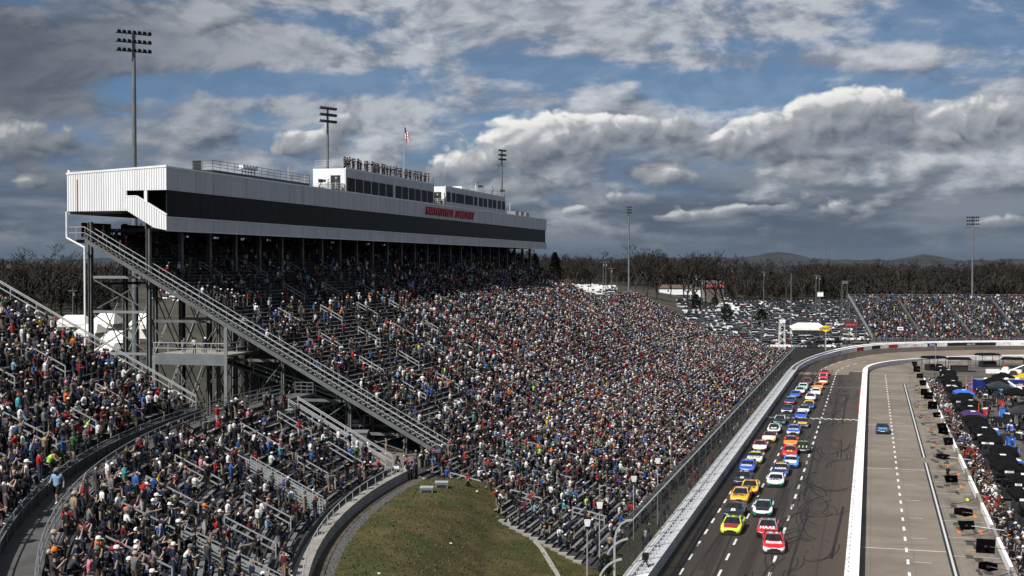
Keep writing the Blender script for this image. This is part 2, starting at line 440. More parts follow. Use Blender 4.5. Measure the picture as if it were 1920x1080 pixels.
tf = {0: MB(), 1: MB()}
rg = random.Random(8)
for i in range(16000):
    a, b_ = rg.random(), rg.random(); x, y, z = grass_pt(a, b_ * 1.0)
    if st_of(x, y)[1] < -42 or y < 66: continue
    m_ = 1 if (math.sin(x * .5 + 1) + math.sin(y * .37) + rg.gauss(0, .7)) > .5 else 0
    h = rg.uniform(.05, .16); w_ = rg.uniform(.03, .09); an = rg.uniform(0, 6.28); cx, cy = math.cos(an) * w_, math.sin(an) * w_
    tf[m_].add([(x - cx, y - cy, z - .01), (x + cx, y + cy, z - .01), (x + rg.uniform(-.08, .08), y + rg.uniform(-.08, .08), z + h)], [(0, 1, 2)])
tf[0].build('straw_tufts', M('straw_grass', (0.070, 0.058, 0.024), 0.95, 0, 0.3, 3), grass, kind='stuff')
tf[1].build('green_tufts', M('green_grass', (0.030, 0.050, 0.013), 0.95, 0, 0.3, 3), grass, kind='stuff')
for i in range(3):
    a, b_ = rg.uniform(.1, .9), rg.uniform(.2, .9); x, y, z = grass_pt(a, b_); b = MB(); k_ = rg.uniform(.08, .16)
    b.hexa([(x - k_, y - k_, z), (x + k_, y - k_ * .6, z), (x + k_ * .7, y + k_, z), (x - k_, y + k_ * .8, z)], [(x - k_ * .8, y - k_ * .9, z + .05), (x + k_, y - k_ * .5, z + .08), (x + k_ * .6, y + k_, z + .04), (x - k_, y + k_ * .7, z + .06)])
    tag(b.build('paper_scrap', m_white_paint), 'small white scrap of litter lying on the grass bank', 'litter', 'litter on the grass bank')

# ------------------------------------------------------------------ the race track
T_OUT, T_IN = -17.2, -2.1
S_TURN, R_OUT = 318.0, 80.0
TC = T_OUT + R_OUT                                         # across position of the turn centre
R_IN = TC - T_IN
BANK = 2.7
def path_pt(p, off, dz=0.0):
    """p: metres along the outer wall (straight, then the turn); off: metres inward from the wall"""
    if p <= S_TURN: return T(p, T_OUT + off, dz)
    a = (p - S_TURN) / R_OUT; rr = R_OUT - off
    z = BANK * sm(a / 0.75) * max(0.0, (rr - R_IN)) / (R_OUT - R_IN)
    q = T(S_TURN, TC, 0) - TN * (rr * math.cos(a)) + TU * (rr * math.sin(a))
    return Vector((q.x, q.y, z + dz))
m_asphalt = bpy.data.materials.new('race_asphalt'); m_asphalt.use_nodes = True
E.tree = m_asphalt.node_tree; _tc = E.tree.nodes.new('ShaderNodeTexCoord'); _bs = E.tree.nodes['Principled BSDF']
_bs.inputs['Roughness'].default_value = 0.75; _bs.inputs['Specular IOR Level'].default_value = 0.3
_sp = E.tree.nodes.new('ShaderNodeVectorRotate'); _sp.rotation_type = 'Z_AXIS'; _sp.inputs['Angle'].default_value = -TROT
E.tree.links.new(_tc.outputs['Object'], _sp.inputs['Vector'])
_sx = E.tree.nodes.new('ShaderNodeSeparateXYZ'); E.tree.links.new(_sp.outputs[0], _sx.inputs[0])
_al, _ac = E(_sx.outputs[0]), E(_sx.outputs[1])            # along, across (= -t)
_c = emix(esmooth(enoise(evec(_al * 0.02, _ac * 0.55), 1.0, 5, 0.6), 0.3, 0.7), (0.0245, 0.0197, 0.0163), (0.041, 0.0318, 0.0252))
_c = emix(esmooth(enoise(evec(_al * 0.5, _ac * 0.5), 1.0, 6, 0.7), 0.4, 0.8) * 0.5, _c, (0.026, 0.022, 0.019))
_c = emix(esmooth(_ac, 6.4, 4.0) * 0.35, _c, (0.075, 0.056, 0.040))
_seam = E.m('ABSOLUTE', _ac - 6.7); _c = emix(esmooth(_seam, 0.07, 0.02) * 0.8, _c, (0.014, 0.012, 0.011))
_seam = E.m('ABSOLUTE', _ac - 4.4); _c = emix(esmooth(_seam, 0.06, 0.02) * 0.7, _c, (0.014, 0.012, 0.011))
E.tree.links.new(_c, _bs.inputs['Base Color'])
m_turn = M('turn_concrete', (0.140, 0.113, 0.086), 0.8, 0, 0.16, 0.09, bump=0.1, bscale=3)
trk = MB()
ps = list(np.linspace(40, 300, 27)) + list(np.linspace(303, 318, 16))[:-1] + list(np.linspace(318, 318 + R_OUT * 2.6, 90))
offs = [0.0, 1.5, 3.0, 4.6, 6.0, 9.0, 12.0, 15.1]
for p in ps:
    for o in offs: trk.v.append(tuple(path_pt(p, o, 0.012)))
k = len(offs)
for i in range(len(ps) - 1):
    for j in range(k - 1):
        trk.f.append((i * k + j, i * k + j + 1, (i + 1) * k + j + 1, (i + 1) * k + j))
        rag = 312 + (offs[j] > 9) * 10
        trk.m.append(1 if (ps[i] > rag and offs[j] >= 4.6) or (311 <= ps[i] < 318 and offs[j] < 9) else 0)
track = trk.build('race_track', [m_asphalt, m_turn], smooth=True, kind='structure')

def strip(name, pts, w, mat, parent, kind=None, z=None):
    """a flat painted ribbon along points"""
    b = MB(); pts = [Vector(p) for p in pts]
    for i, p in enumerate(pts):
        d = (pts[min(i + 1, len(pts) - 1)] - pts[max(i - 1, 0)]); d.z = 0; d.normalize()
        nn = Vector((d.y, -d.x, 0)) * (w / 2)
        b.v += [tuple(p - nn), tuple(p + nn)]
    b.f = [(2 * i, 2 * i + 1, 2 * i + 3, 2 * i + 2) for i in range(len(pts) - 1)]; b.m = [0] * len(b.f)
    return b.build(name, mat, parent, kind=kind)
def dashes(off, p0, p1, step, ln, w):
    p = p0
    while p < p1:
        n = 2 if p < S_TURN - 3 else 4
        strip('lane_dash', [path_pt(p + ln * i / (n - 1), off, 0.020) for i in range(n)], w, m_line, track); p += step
dashes(1.75, 62, 150, 5.6, 2.4, 0.20)
dashes(4.95, 62, 500, 6.4, 2.7, 0.20)
dashes(9.05, 62, 352, 6.4, 2.9, 0.24)
# start and finish line: two rows of checks on a white band
PSF = st_of(*at_z(1560, 786, 0)[:2])[0]
b = MB(); b.quad(*[T(PSF + a, t_, 0.020) for a, t_ in ((-0.75, T_OUT), (0.75, T_OUT), (0.75, T_IN), (-0.75, T_IN))][::-1])
sf = b.build('finish_line', m_line, track)
for i in range(30):
    for r_ in range(2):
        if (i + r_) % 2: continue
        a0 = T_OUT + i * 0.503; b = MB(); s0 = PSF - 0.75 + r_ * 0.75
        b.quad(*[T(a, t_, 0.025) for a, t_ in ((s0, a0), (s0 + 0.75, a0), (s0 + 0.75, a0 + 0.503), (s0, a0 + 0.503))][::-1])
        b.build('check', m_black, sf)
for px, py, w in ((1600, 697, 0.35), (1590, 727, 0.14)):
    s0 = st_of(*at_z(px, py, 0)[:2])[0]
    strip('cross_line', [T(s0, T_OUT + 7.5 if w < .2 else T_OUT + 6, 0.020), T(s0, T_IN, 0.020)], w, m_line, track)
# tyre marks and burn-out arcs
m_skid = see_through_mat('tyre_rubber', (0.008, 0.0075, 0.007), 0.55)
sk = MB()
def ribbon(b, pts, w):
    pts = [Vector(p) for p in pts]; base = len(b.v)
    for i, p in enumerate(pts):
        d = (pts[min(i + 1, len(pts) - 1)] - pts[max(i - 1, 0)]); d.z = 0; d.normalize(); nn = Vector((d.y, -d.x, 0)) * (w / 2)
        b.v += [tuple(p - nn), tuple(p + nn)]
    for i in range(len(pts) - 1): b.f.append((base + 2 * i, base + 2 * i + 1, base + 2 * i + 3, base + 2 * i + 2)); b.m.append(0)
rs = random.Random(3)
for i in range(90):
    s0 = rs.uniform(75, 305); t0 = rs.uniform(-7.4, -3.2); rad = rs.uniform(1.5, 5.5); a0 = rs.uniform(0, 6.28); sw = rs.uniform(0.8, 2.6)
    pts = []
    for q in range(14):
        a = a0 + sw * q / 13; s_, t_ = s0 + rad * 2.2 * math.cos(a), t0 + rad * 0.6 * math.sin(a)
        if -16.8 < t_ < -2.4: pts.append(T(s_, t_, 0.028 + i * 0.0004))
    if len(pts) > 4:
        ribbon(sk, pts, rs.uniform(0.09, 0.24))
        if rs.random() < 0.6: ribbon(sk, [p + TN * 0.5 + TU * 0.9 for p in pts if True], 0.12)
for i in range(26):
    s0 = rs.uniform(70, 300); t0 = rs.uniform(-16.2, -3); ln = rs.uniform(8, 45); dr = rs.uniform(-0.8, 0.8)
    ribbon(sk, [T(s0 + ln * q / 6, max(-16.9, min(-2.5, t0 + dr * q / 6)), 0.050 + i * 0.0004) for q in range(7)], rs.uniform(0.08, 0.3))
sk.build('tyre_marks', m_skid, track, kind='stuff')
m_rubber = see_through_mat('laid_rubber', (0.010, 0.009, 0.008), 0.22)
sk = MB()
for i in range(34):
    s0 = rs.uniform(62, 290); t0 = rs.choice((-14.0, -10.6, -9.6, -12.9)) + rs.gauss(0, .5); ln = rs.uniform(20, 80)
    ribbon(sk, [T(s0 + ln * q / 6, max(-16.9, min(-2.5, t0 + .25 * math.sin(q + i))), 0.064 + i * 0.0005) for q in range(7)], rs.uniform(0.25, 1.1))
for i in range(60):
    s0 = rs.uniform(64, 310); t0 = rs.uniform(-8, -2.8); a = rs.uniform(-1.2, 1.2); L_ = rs.uniform(.3, 1.6)
    ribbon(sk, [T(s0 + q * L_ * math.cos(a) / 2, max(-16.9, min(-2.5, t0 + q * .3 * math.sin(a))), 0.082 + i * 0.0004) for q in range(3)], rs.uniform(.06, .3))
sk.build('laid_rubber', m_rubber, track, kind='stuff')

# ------------------------------------------------------------------ pit road and infield
m_pit = bpy.data.materials.new('pit_concrete'); m_pit.use_nodes = True
E.tree = m_pit.node_tree; _tc = E.tree.nodes.new('ShaderNodeTexCoord'); _bs = E.tree.nodes['Principled BSDF']; _bs.inputs['Roughness'].default_value = 0.8
_sp = E.tree.nodes.new('ShaderNodeVectorRotate'); _sp.rotation_type = 'Z_AXIS'; _sp.inputs['Angle'].default_value = -TROT
E.tree.links.new(_tc.outputs['Object'], _sp.inputs['Vector'])
_sx = E.tree.nodes.new('ShaderNodeSeparateXYZ'); E.tree.links.new(_sp.outputs[0], _sx.inputs[0])
_al, _ac = E(_sx.outputs[0]), E(_sx.outputs[1])
_c = emix(esmooth(enoise(evec(_al * 0.10, _ac * 0.09), 1.0, 5, 0.6), 0.3, 0.7), (0.112, 0.093, 0.073), (0.160, 0.136, 0.109))
_c = emix(esmooth(enoise(evec(_al * 0.6, _ac * 0.05), 1.0, 4, 0.6), 0.55, 0.75) * 0.5, _c, (0.115, 0.082, 0.050))
_c = emix(esmooth(enoise(evec(_al * 1.4, _ac * 1.4), 1.0, 5, 0.7), 0.5, 0.8) * 0.4, _c, (0.085, 0.075, 0.064))
_st = E.m('ABSOLUTE', E.m('FRACT', _al / 7.5) - 0.5); _c = emix(esmooth(_st, 0.490, 0.497) * 0.55, _c, (0.05, 0.042, 0.035))
_sj = E.m('ABSOLUTE', E.m('FRACT', _ac / 3.7) - 0.5); _c = emix(esmooth(_sj, 0.487, 0.495) * 0.45, _c, (0.06, 0.05, 0.04))
_c = emix(esmooth(_ac, -7.4, -8.6) * esmooth(enoise(evec(_al * 0.16, _ac * 0.6), 1.0, 4, 0.6), 0.42, 0.66) * 0.62, _c, (0.045, 0.038, 0.032))
E.tree.links.new(_c, _bs.inputs['Base Color'])
m_infield = M('infield_asphalt', (0.050, 0.046, 0.042), 0.9, 0, 0.3, 0.2, rgb2=(0.085, 0.075, 0.062))
WIN = 1.2                                                   # the inner wall's width
def inner_pt(p, off, dz):                                   # like path_pt, inward from the inner wall's pit side
    if p <= S_TURN: return T(p, T_IN + WIN + off, dz)
    a = (p - S_TURN) / R_OUT; rr = R_IN - WIN - off
    q = T(S_TURN, TC, 0) - TN * (rr * math.cos(a)) + TU * (rr * math.sin(a)); q.z = dz; return q
pp = list(np.linspace(40, 318, 40)) + list(np.linspace(318, 318 + R_OUT * 3.0, 60))[1:]
sheet_from(lambda o, p: inner_pt(p, o, 0.004), [0, 12.2, 30, 50, 62], pp, 'infield', m_infield)
pit = sheet_from(lambda o, p: inner_pt(p, o, 0.010), [0, 4, 8, 12.1], pp, 'pit_road', m_pit)
T_DASH, T_STALL, T_WALL = 3.15, 6.9, 11.2
m_faint = see_through_mat('worn_orange_paint', (0.42, 0.20, 0.06), 0.55)
m_faintw = see_through_mat('worn_white_paint', (0.6, 0.6, 0.58), 0.7)
p = 62.0
while p < 312: 
    strip('pit_dash', [T(p, T_DASH, 0.016), T(p + 1.9, T_DASH, 0.016)], 0.24, m_line, pit); p += 4.9
p = 66.0; q = 0
while p < 300:
    strip('stall_mark', [T(p, T_DASH + 0.5, 0.016), T(p, T_DASH + 2.0, 0.016)], 0.13, m_faint if q % 2 else m_faintw, pit)
    strip('centre_mark', [T(p + 2.2, 5.55, 0.016), T(p + 2.2, 6.15, 0.016)], 0.22, m_faint, pit); p += 5.1; q += 1
for a, b_ in ((60, 101), (104.5, 176), (181, 292)):
    strip('stall_line_edge', [T(a, T_STALL, 0.014), T(b_, T_STALL, 0.014)], 0.62, m_black, pit)
    strip('stall_line', [T(a, T_STALL, 0.020), T(b_, T_STALL, 0.020)], 0.20, m_faintw, pit)
p = 63.0
while p < 292:
    strip('stall_divider', [T(p, T_STALL + 0.2, 0.016), T(p, T_WALL - 0.15, 0.016)], 0.10, m_faintw, pit); p += 8.2
for px, py in ((1650, 1028), (1640, 878), (1640, 797)):
    s0 = st_of(*at_z(px, py, 0)[:2])[0]
    strip('cross_line', [T(s0, T_IN + WIN, 0.017), T(s0, T_STALL - 0.3, 0.017)], 0.16, m_line, pit)

# ================================================================== walls and fence
m_wall_face = M('barrier_steel', (0.34, 0.35, 0.36), 0.5, 0.1, 0.12, 0.4)
m_foam = M('foam_block', (0.66, 0.67, 0.68), 0.8, 0, 0.08, 2)
ow = empty('outer_wall', T(180, T_OUT - 0.5), label='white energy absorbing wall along the outside of the straight and the turn', cat='wall')
def wall_run(name, p0, p1, o0, o1, h0, h1, mat, parent, step=4.0, fn=path_pt):
    b = MB(); n = max(2, int((p1 - p0) / step) + 1)
    for i in range(n):
        p = p0 + (p1 - p0) * i / (n - 1)
        for o, h in ((o0, h0), (o1, h0), (o1, h1), (o0, h1)):
            q = fn(p, o, 0.0); q.z += h; b.v.append(tuple(q))
    for i in range(n - 1):
        for j in range(4): b.f.append((4 * i + j, 4 * i + (j + 1) % 4, 4 * i + 4 + (j + 1) % 4, 4 * i + 4 + j)); b.m.append(0)
    b.f += [(3, 2, 1, 0), tuple(4 * (n - 1) + j for j in range(4))]; b.m += [0, 0]
    return b.build(name, mat, parent)
P_END = S_TURN + R_OUT * 2.5
p = 72.0
while p < S_TURN - 2:                                       # steel face panels, 6 m each
    wall_run('barrier_panel', p, p + 5.98, -0.02, -0.34, 0.0, 1.06, m_wall_face, ow, 3)
    wall_run('top_strip', p, p + 5.98, 0.0, -0.36, 1.06, 1.10, m_white_paint, ow, 3); p += 6.0
P_SIGN0 = p
wall_run('turn_wall_face', p, P_END, -0.02, -0.45, -0.3, 1.12, m_wall_white, ow, 1.5)
wall_run('backing_wall', 72, P_END, -1.25, -1.75, -0.3, 1.12, m_white_paint, ow, 2)
wall_run('backing_ledge', 72, S_TURN - 4, -1.76, -2.05, -0.3, 0.92, m_white_paint, ow, 6)
b = MB()
b.hexa([(-0.62, -0.36, 0), (0.62, -0.36, 0), (0.07, -1.24, 0), (-0.07, -1.24, 0)], [(-0.62, -0.36, 1.0), (0.62, -0.36, 1.0), (0.07, -1.24, 1.0), (-0.07, -1.24, 1.0)])
for f in range(len(b.v)): pass
b.v = [(x, -y, z) for x, y, z in b.v]; b.f = [f[::-1] for f in b.f]
me_foam = b.mesh('foam_block', m_foam)
for i in range(250):
    s0 = 72.8 + i * 1.5
    if s0 > S_TURN - 6: break
    put('foam_block', me_foam, ow, T(s0, T_OUT, 0.04), TROT)
# coloured boards on the turn wall
def wall_sign(px0, px1, rgb, txt, tcol, th=0.42):
    def p_of(px):
        lo, hi = S_TURN, S_TURN + R_OUT * 1.9
        best = None
        for i in range(1200):
            p_ = lo + (hi - lo) * i / 1199; w_ = path_pt(p_, 0, 0.5)
            x_ = 960 + FPX * w_.x / w_.y
            if best is None or abs(x_ - px) < best[0]: best = (abs(x_ - px), p_)
        return best[1]
    a, c = p_of(px0), p_of(px1)
    o = wall_run('wall_board', a, c, 0.0, -0.019, 0.10, 1.02, M('wall_board', rgb, 0.5, 0, 0.05, 1), ow, 1.5)
    if not txt: return o
    mid = path_pt((a + c) / 2, 0.012, 0.55); mid.z = path_pt((a + c) / 2, 0, 0).z + 0.55
    d = path_pt(c, 0, 0) - path_pt(a, 0, 0)
    me = text_mesh('lettering', txt, 0.8, M('board_text', tcol, 0.5, 0, 0, 1), bold=0.012, shear=0.15)
    w_ = max(v.co.x for v in me.vertices) - min(v.co.x for v in me.vertices); k_ = min(1.0, 0.86 * d.length / w_)
    t_ = put('lettering', me); t_.location = mid; t_.rotation_euler = (R(90), 0, math.atan2(d.y, d.x)); t_.scale = (k_, 1, 1)
    t_.parent = o
    return o
wall_sign(1607, 1620, (0.30, 0.015, 0.02), '', (0.5, 0.5, 0.5))
wall_sign(1636, 1651, (0.012, 0.012, 0.02), '', (0.4, 0.4, 0.4))
wall_sign(1667, 1684, (0.33, 0.02, 0.025), '', (0.5, 0.5, 0.5))
wall_sign(1706, 1729, (0.62, 0.60, 0.58), 'COOK-OUT', (0.5, 0.02, 0.02))
wall_sign(1740, 1758, (0.02, 0.022, 0.09), 'xfinity', (0.6, 0.6, 0.65))
wall_sign(1777, 1868, (0.012, 0.012, 0.013), 'CUP SERIES xfinity CUP SERIES xfinity', (0.5, 0.5, 0.52))
wall_sign(1897, 1950, (0.72, 0.72, 0.71), 'MARTINSVILLE', (0.015, 0.015, 0.015))
# orange and blue panels at the end of the straight
def straight_sign(x0, x1, rgb, h0, h1):
    a, c = s_at(x0, T_OUT), s_at(x1, T_OUT)
    b = MB(); b.tbox(a, c, T_OUT + 0.022, T_OUT + 0.045, h0, h1); b.build('barrier_sign', M('barrier_sign', rgb, 0.5, 0, 0.05, 1), ow)
straight_sign(1490, 1511, (0.70, 0.16, 0.03), 0.55, 1.04); straight_sign(1490, 1511, (0.03, 0.10, 0.33), 0.05, 0.549)

iw = empty('pit_side_wall', T(180, T_IN + 0.6), label='broad white concrete wall between the race track and pit road', cat='wall')
def iw_pt(p, o, dz):
    q = inner_pt(p, o - WIN, 0.0); q.z = dz; return q
wall_run('wall_body', 40, P_END, 0.05, WIN - 0.05, 0.0, 0.92, m_wall_white, iw, 3, iw_pt)
wall_run('wall_cap', 40, P_END, 0.42, WIN, 0.921, 1.22, m_white_paint, iw, 3, iw_pt)
b = MB()
for i in range(150):                                        # bolts along the joint of cap and body
    q = iw_pt(62 + i * 1.7, 0.36, 0.921); b.box(q.x - .07, q.x + .07, q.y - .16, q.y + .16, 0.918, 0.945)
b.build('joint_bolts', m_dark, iw, kind='stuff')
a, c = s_at(1626, T_IN), s_at(1632.5, T_IN)
b = MB(); b.tbox(232, 268, T_IN - 0.02, T_IN + 0.049, 0.25, 0.9); b.build('orange_panel', m_orange, iw)

# catch fence
fence = empty('catch_fence', T(180, T_OUT - 1.7), label='tall curved catch fence of posts cables and wire netting behind the outer wall', cat='fence')
m_post = M('fence_post', (0.075, 0.078, 0.08), 0.5, 0.3, 0.15, 1)
m_net = bpy.data.materials.new('wire_netting'); m_net.use_nodes = True
_bs = m_net.node_tree.nodes['Principled BSDF']; _bs.inputs['Base Color'].default_value = (0.016, 0.0165, 0.018, 1); _bs.inputs['Roughness'].default_value = 0.7; _bs.inputs['Alpha'].default_value = 0.52
FPROF = [(-2.2, 0.9), (-2.2, 2.3), (-2.2, 3.7), (-2.15, 4.5), (-1.99, 5.1), (-1.69, 5.6), (-1.25, 5.9), (-0.75, 6.0)]
F0, F1 = 99.0, 352.0
b = MB(); b.sm = True
n = 46
for i in range(n):
    p = F0 + (F1 - F0) * i / (n - 1)
    for o, h in FPROF: q = path_pt(p, o); q.z += h; b.v.append(tuple(q))
k = len(FPROF)
for i in range(n - 1):
    for j in range(k - 1): b.f.append((i * k + j, (i + 1) * k + j, (i + 1) * k + j + 1, i * k + j + 1)); b.m.append(0)
b.build('netting', m_net, fence, smooth=True)
for c_, (o, h) in enumerate(((-2.17, 1.5), (-2.17, 2.3), (-2.17, 3.1), (-2.17, 3.9), (-2.09, 4.7), (-1.65, 5.6), (-0.75, 6.03))):
    b = MB()
    for i in range(40):
        p = F0 + (F1 - F0) * i / 40; q0 = path_pt(p, o); q1 = path_pt(p + (F1 - F0) / 40, o); q0.z += h; q1.z += h
        b.bar(q0, q1, 0.10 if c_ == 6 else 0.035, None)
    b.build('top_cable' if c_ == 6 else 'cable', m_rail if c_ == 6 else m_post, fence)
p = F0
while p <= F1 + .1:
    b = MB(); pts = [path_pt(p, -2.27), *[path_pt(p, o - 0.06) for o, h in FPROF]]
    hs = [0.0] + [h for o, h in FPROF]
    for q, h in zip(pts, hs): q.z += h
    for i in range(len(pts) - 1): b.bar(pts[i], pts[i + 1], 0.14, 0.16)
    b.build('post', m_post if p > F0 + 1 else m_rail, fence); p += 5.75
# two loose bent posts and the camera on the wall at the end of the fence
for k_, (ds, hh) in enumerate(((-3.0, 4.4), (-5.5, 3.4))):
    root = empty('bent_post', T(F0 + ds, T_OUT - 2.4), label=('tall' if k_ == 0 else 'short') + ' curved steel post standing free at the end of the catch fence', cat='post')
    b = MB(); last = T(F0 + ds, T_OUT - 2.4, ground_z(*T(F0 + ds, T_OUT - 2.4)[:2]))
    for i in range(9):
        a = i / 8 * 1.35; q = T(F0 + ds, T_OUT - 2.4 + 2.3 * (1 - math.cos(a)), 0.6 + hh - 2.0 + 2.2 * math.sin(a)) if i else T(F0 + ds, T_OUT - 2.4, hh - 1.5)
        b.bar(last, q, 0.15, 0.15); last = q
    b.build('post_tube', m_rail, root)
    b = MB(); b.box(*[c for c in (root.location.x - .2, root.location.x + .2, root.location.y - .2, root.location.y + .2)], 0.0, 1.0); b.build('foot_plate', m_post, root)
root = empty('wall_camera', T(104.5, T_OUT - 0.7, 1.1), label='black television camera on a small tripod on top of the outer wall', cat='camera')
for a in range(3):
    b = MB(); b.bar(T(104.5, T_OUT - 0.7, 1.7), T(104.5 + .5 * math.cos(a * 2.1), T_OUT - 0.7 + .3 * math.sin(a * 2.1), 1.08), 0.05); b.build('leg', m_dark, root)
b = MB(); b.tbox(104.1, 104.9, T_OUT - .95, T_OUT - .5, 1.7, 2.15); b.build('body', m_black, root)
b = MB(); b.tube(T(104.1, T_OUT - .72, 1.92), T(103.7, T_OUT - .72, 1.92), 0.14); b.build('lens', m_black, root)

# ================================================================== main grandstand
PITCH_T, RISE_U, RISE_L = 0.76, 0.405, 0.17
S0, S1, S2 = 130.0, 303.6, 360.0
T_UP, Z_UP = -43.6, 6.1
N_UP, N_UPB, N_LOW = 59, 28, 27
T_LOW = -21.6
Z_LOW = Z_UP - 0.5 - N_LOW * RISE_L
def up_row(i): return T_UP - PITCH_T * i, Z_UP + RISE_U * i          # front edge of the tread, height
def low_row(j): return T_LOW - PITCH_T * j, Z_LOW + RISE_L * j
def low_start(t): return 104.0 + (t + 23.0) / (-19.0) * 13.0
gs = empty('main_grandstand', T(215, -50, 5.5), label='huge steel and aluminium bleacher grandstand rising from the track fence to below the white tower', cat='grandstand')
# stepped decks
def deck(name, rows, s_of, s_end, rise, under=0.35):
    b = MB()
    for t, z in rows:
        a = s_of(t)
        b.tbox(a, s_end, t - PITCH_T + 0.002, t, z - under, z)
    return b.build(name, m_deck, gs, kind='stuff')
deck('upper_deck', [up_row(i) for i in range(N_UP)], lambda t: S0, S1, RISE_U, 0.45)
deck('end_deck', [up_row(i) for i in range(N_UPB)], lambda t: S1 + 0.02, S2, RISE_U, 0.45)
deck('lower_deck', [low_row(j) for j in range(N_LOW)], low_start, S2, RISE_L, 0.6)
b = MB(); b.tbox(112.0, S2, T_UP, low_row(N_LOW - 1)[0] - PITCH_T, Z_UP - 0.9, Z_UP - 0.35); b.build('cross_aisle', m_deck, gs)
# benches: one plank on brackets per row and section
SEC = 12.4
def sections(a, b_):
    k = math.floor((a - S0) / SEC); out = []
    while S0 + k * SEC < b_:
        x0, x1 = max(a, S0 + k * SEC + 0.65), min(b_, S0 + (k + 1) * SEC - 0.65)
        if x1 - x0 > 1.2: out.append((x0, x1))
        k += 1
    return out
def bench_mesh(L):
    b = MB(); b.box(-L / 2, L / 2, -0.14, 0.14, 0.40, 0.445)
    k = max(2, int(L / 2.4))
    for i in range(k):
        x = -L / 2 + L * (i + 0.5) / k; b.box(x - 0.03, x + 0.03, -0.10, 0.10, 0.0, 0.40)
    return b.mesh('bench', m_alu)
slots = []                                                  # (s0, s1, t, z, upper?)
for i in range(N_UP):
    t, z = up_row(i)
    for a, c in sections(S0 + 0.3, S1): slots.append((a, c, t, z, 2 if i > 42 else 1))
for i in range(N_UPB):
    t, z = up_row(i)
    for a, c in sections(S1 + 0.2, S2): slots.append((a, c, t, z, 3))
for j in range(N_LOW):
    t, z = low_row(j)
    for a, c in sections(low_start(t) + 0.4, S2): slots.append((a, c, t, z, 0))
slots_sorted = sorted(slots, key=lambda q: (T((q[0] + q[1]) / 2, q[2]) .length))
bench_cache = {}; rest = MB()
for n_, (a, c, t, z, u_) in enumerate(slots_sorted):
    L = round(c - a, 1)
    if n_ < 300:
        if L not in bench_cache: bench_cache[L] = bench_mesh(L)
        put('bench', bench_cache[L], gs, T((a + c) / 2, t - 0.52, z + 0.004), TROT)
    else: rest.tbox(a, c, t - 0.66, t - 0.38, z + 0.40, z + 0.445)
rest.build('farther_benches', m_alu, gs, kind='stuff')
# concrete end steps of the lower rows
for j in range(N_LOW):
    t, z = low_row(j); a = low_start(t)
    if j < 2: continue
    b = MB(); b.tbox(a - 0.6, a - 0.02, t - PITCH_T + 0.004, t, z - 0.5, z + 0.02); b.build('concrete_step', m_concrete, gs)
# aisle rails
def rail_run(pa, pb, h, parent, name='aisle_rail', posts=2, r=0.045, mid=True, mat=None):
    b = MB(); pa, pb = Vector(pa), Vector(pb); up = Vector((0, 0, h))
    b.bar(pa + up, pb + up, r * 2)
    if mid: b.bar(pa + up * 0.52, pb + up * 0.52, r * 1.6)
    for i in range(posts):
        q = pa + (pb - pa) * (i / (posts - 1)); b.bar(q - Vector((0, 0, 0.05)), q + up * 1.0, r * 1.7)
    return b.build(name, mat or m_rail, parent)
def on_upper(s_, i): t, z = up_row(i); return T(s_, t - 0.2, z)
def on_lower(s_, j): t, z = low_row(j); return T(s_, t - 0.2, z)
k = 1
while S0 + k * SEC < S2:
    s_ = S0 + k * SEC
    for i0 in range(2, (N_UP if s_ < S1 else N_UPB) - 5, 7): rail_run(on_upper(s_, i0), on_upper(s_, i0 + 4), 0.95, gs, posts=3)
    for j0 in range(3, N_LOW - 5, 8): rail_run(on_lower(s_, j0), on_lower(s_, j0 + 4), 0.95, gs, posts=3)
    k += 1
for k in (-1, 0):
    s_ = S0 + k * SEC
    for j0 in (3, 11, 19):
        if low_start(low_row(j0)[0]) < s_ - 1: rail_run(on_lower(s_, j0), on_lower(s_, j0 + 4), 0.95, gs, posts=3)
# right hand end railings going down the slope
rail_run(on_upper(S2 - 0.2, N_UPB - 1), on_upper(S2 - 0.2, 0), 1.1, gs, 'end_rail', 12)
rail_run(on_upper(S1 - 0.2, N_UP - 1), on_upper(S1 - 0.2, N_UPB), 1.1, gs, 'end_rail', 12)
rail_run(T(S1 + 0.3, up_row(N_UPB - 1)[0] - 0.7, up_row(N_UPB - 1)[1]), T(S2 - 0.3, up_row(N_UPB - 1)[0] - 0.7, up_row(N_UPB - 1)[1]), 1.2, gs, 'back_rail', 16)
rail_run(on_lower(S2 - 0.2, N_LOW - 1), on_lower(S2 - 0.2, 0), 1.1, gs, 'end_rail', 10)
# great end stair
ST0, ST1 = S0 - 1.75, S0 - 0.12
me_step = MB(); me_step.box(0, ST1 - ST0, -0.31, 0.0, -0.05, 0.0); me_step = me_step.mesh('step', m_steel_pale)
NS = 78
t_b, z_b = T_UP + 0.9, 5.62; t_t, z_t = up_row(N_UP - 2)[0], up_row(N_UP - 2)[1]
def stair(q, off=0.0): return t_b + (t_t - t_b) * q, z_b + (z_t - z_b) * q + off
for i in range(NS):
    t, z = stair((i + 1) / NS); put('step', me_step, gs, T(ST0, t, z), TROT)
for s_ in (ST0 - 0.06, ST1 + 0.02):
    b = MB(); (ta, za), (tb, zb) = stair(0), stair(1)
    b.bar(T(s_, ta, za - 0.35), T(s_, tb, zb - 0.35), 0.14, 0.42); b.build('stringer', m_steel, gs)
for s_, nm in ((ST0 - 0.05, 'stair_rail'), (ST1 + 0.02, 'stair_rail')):
    (ta, za), (tb, zb) = stair(0), stair(1)
    for h in (1.12, 0.5):
        b = MB(); b.bar(T(s_, ta, za + h), T(s_, tb, zb + h), 0.07, 0.06); b.build('stair_rail', m_rail, gs)
    for i in range(27):
        t, z = stair(i / 26); b = MB(); b.bar(T(s_, t, z - 0.3), T(s_, t, z + 1.12), 0.06); b.build('rail_post', m_steel, gs)
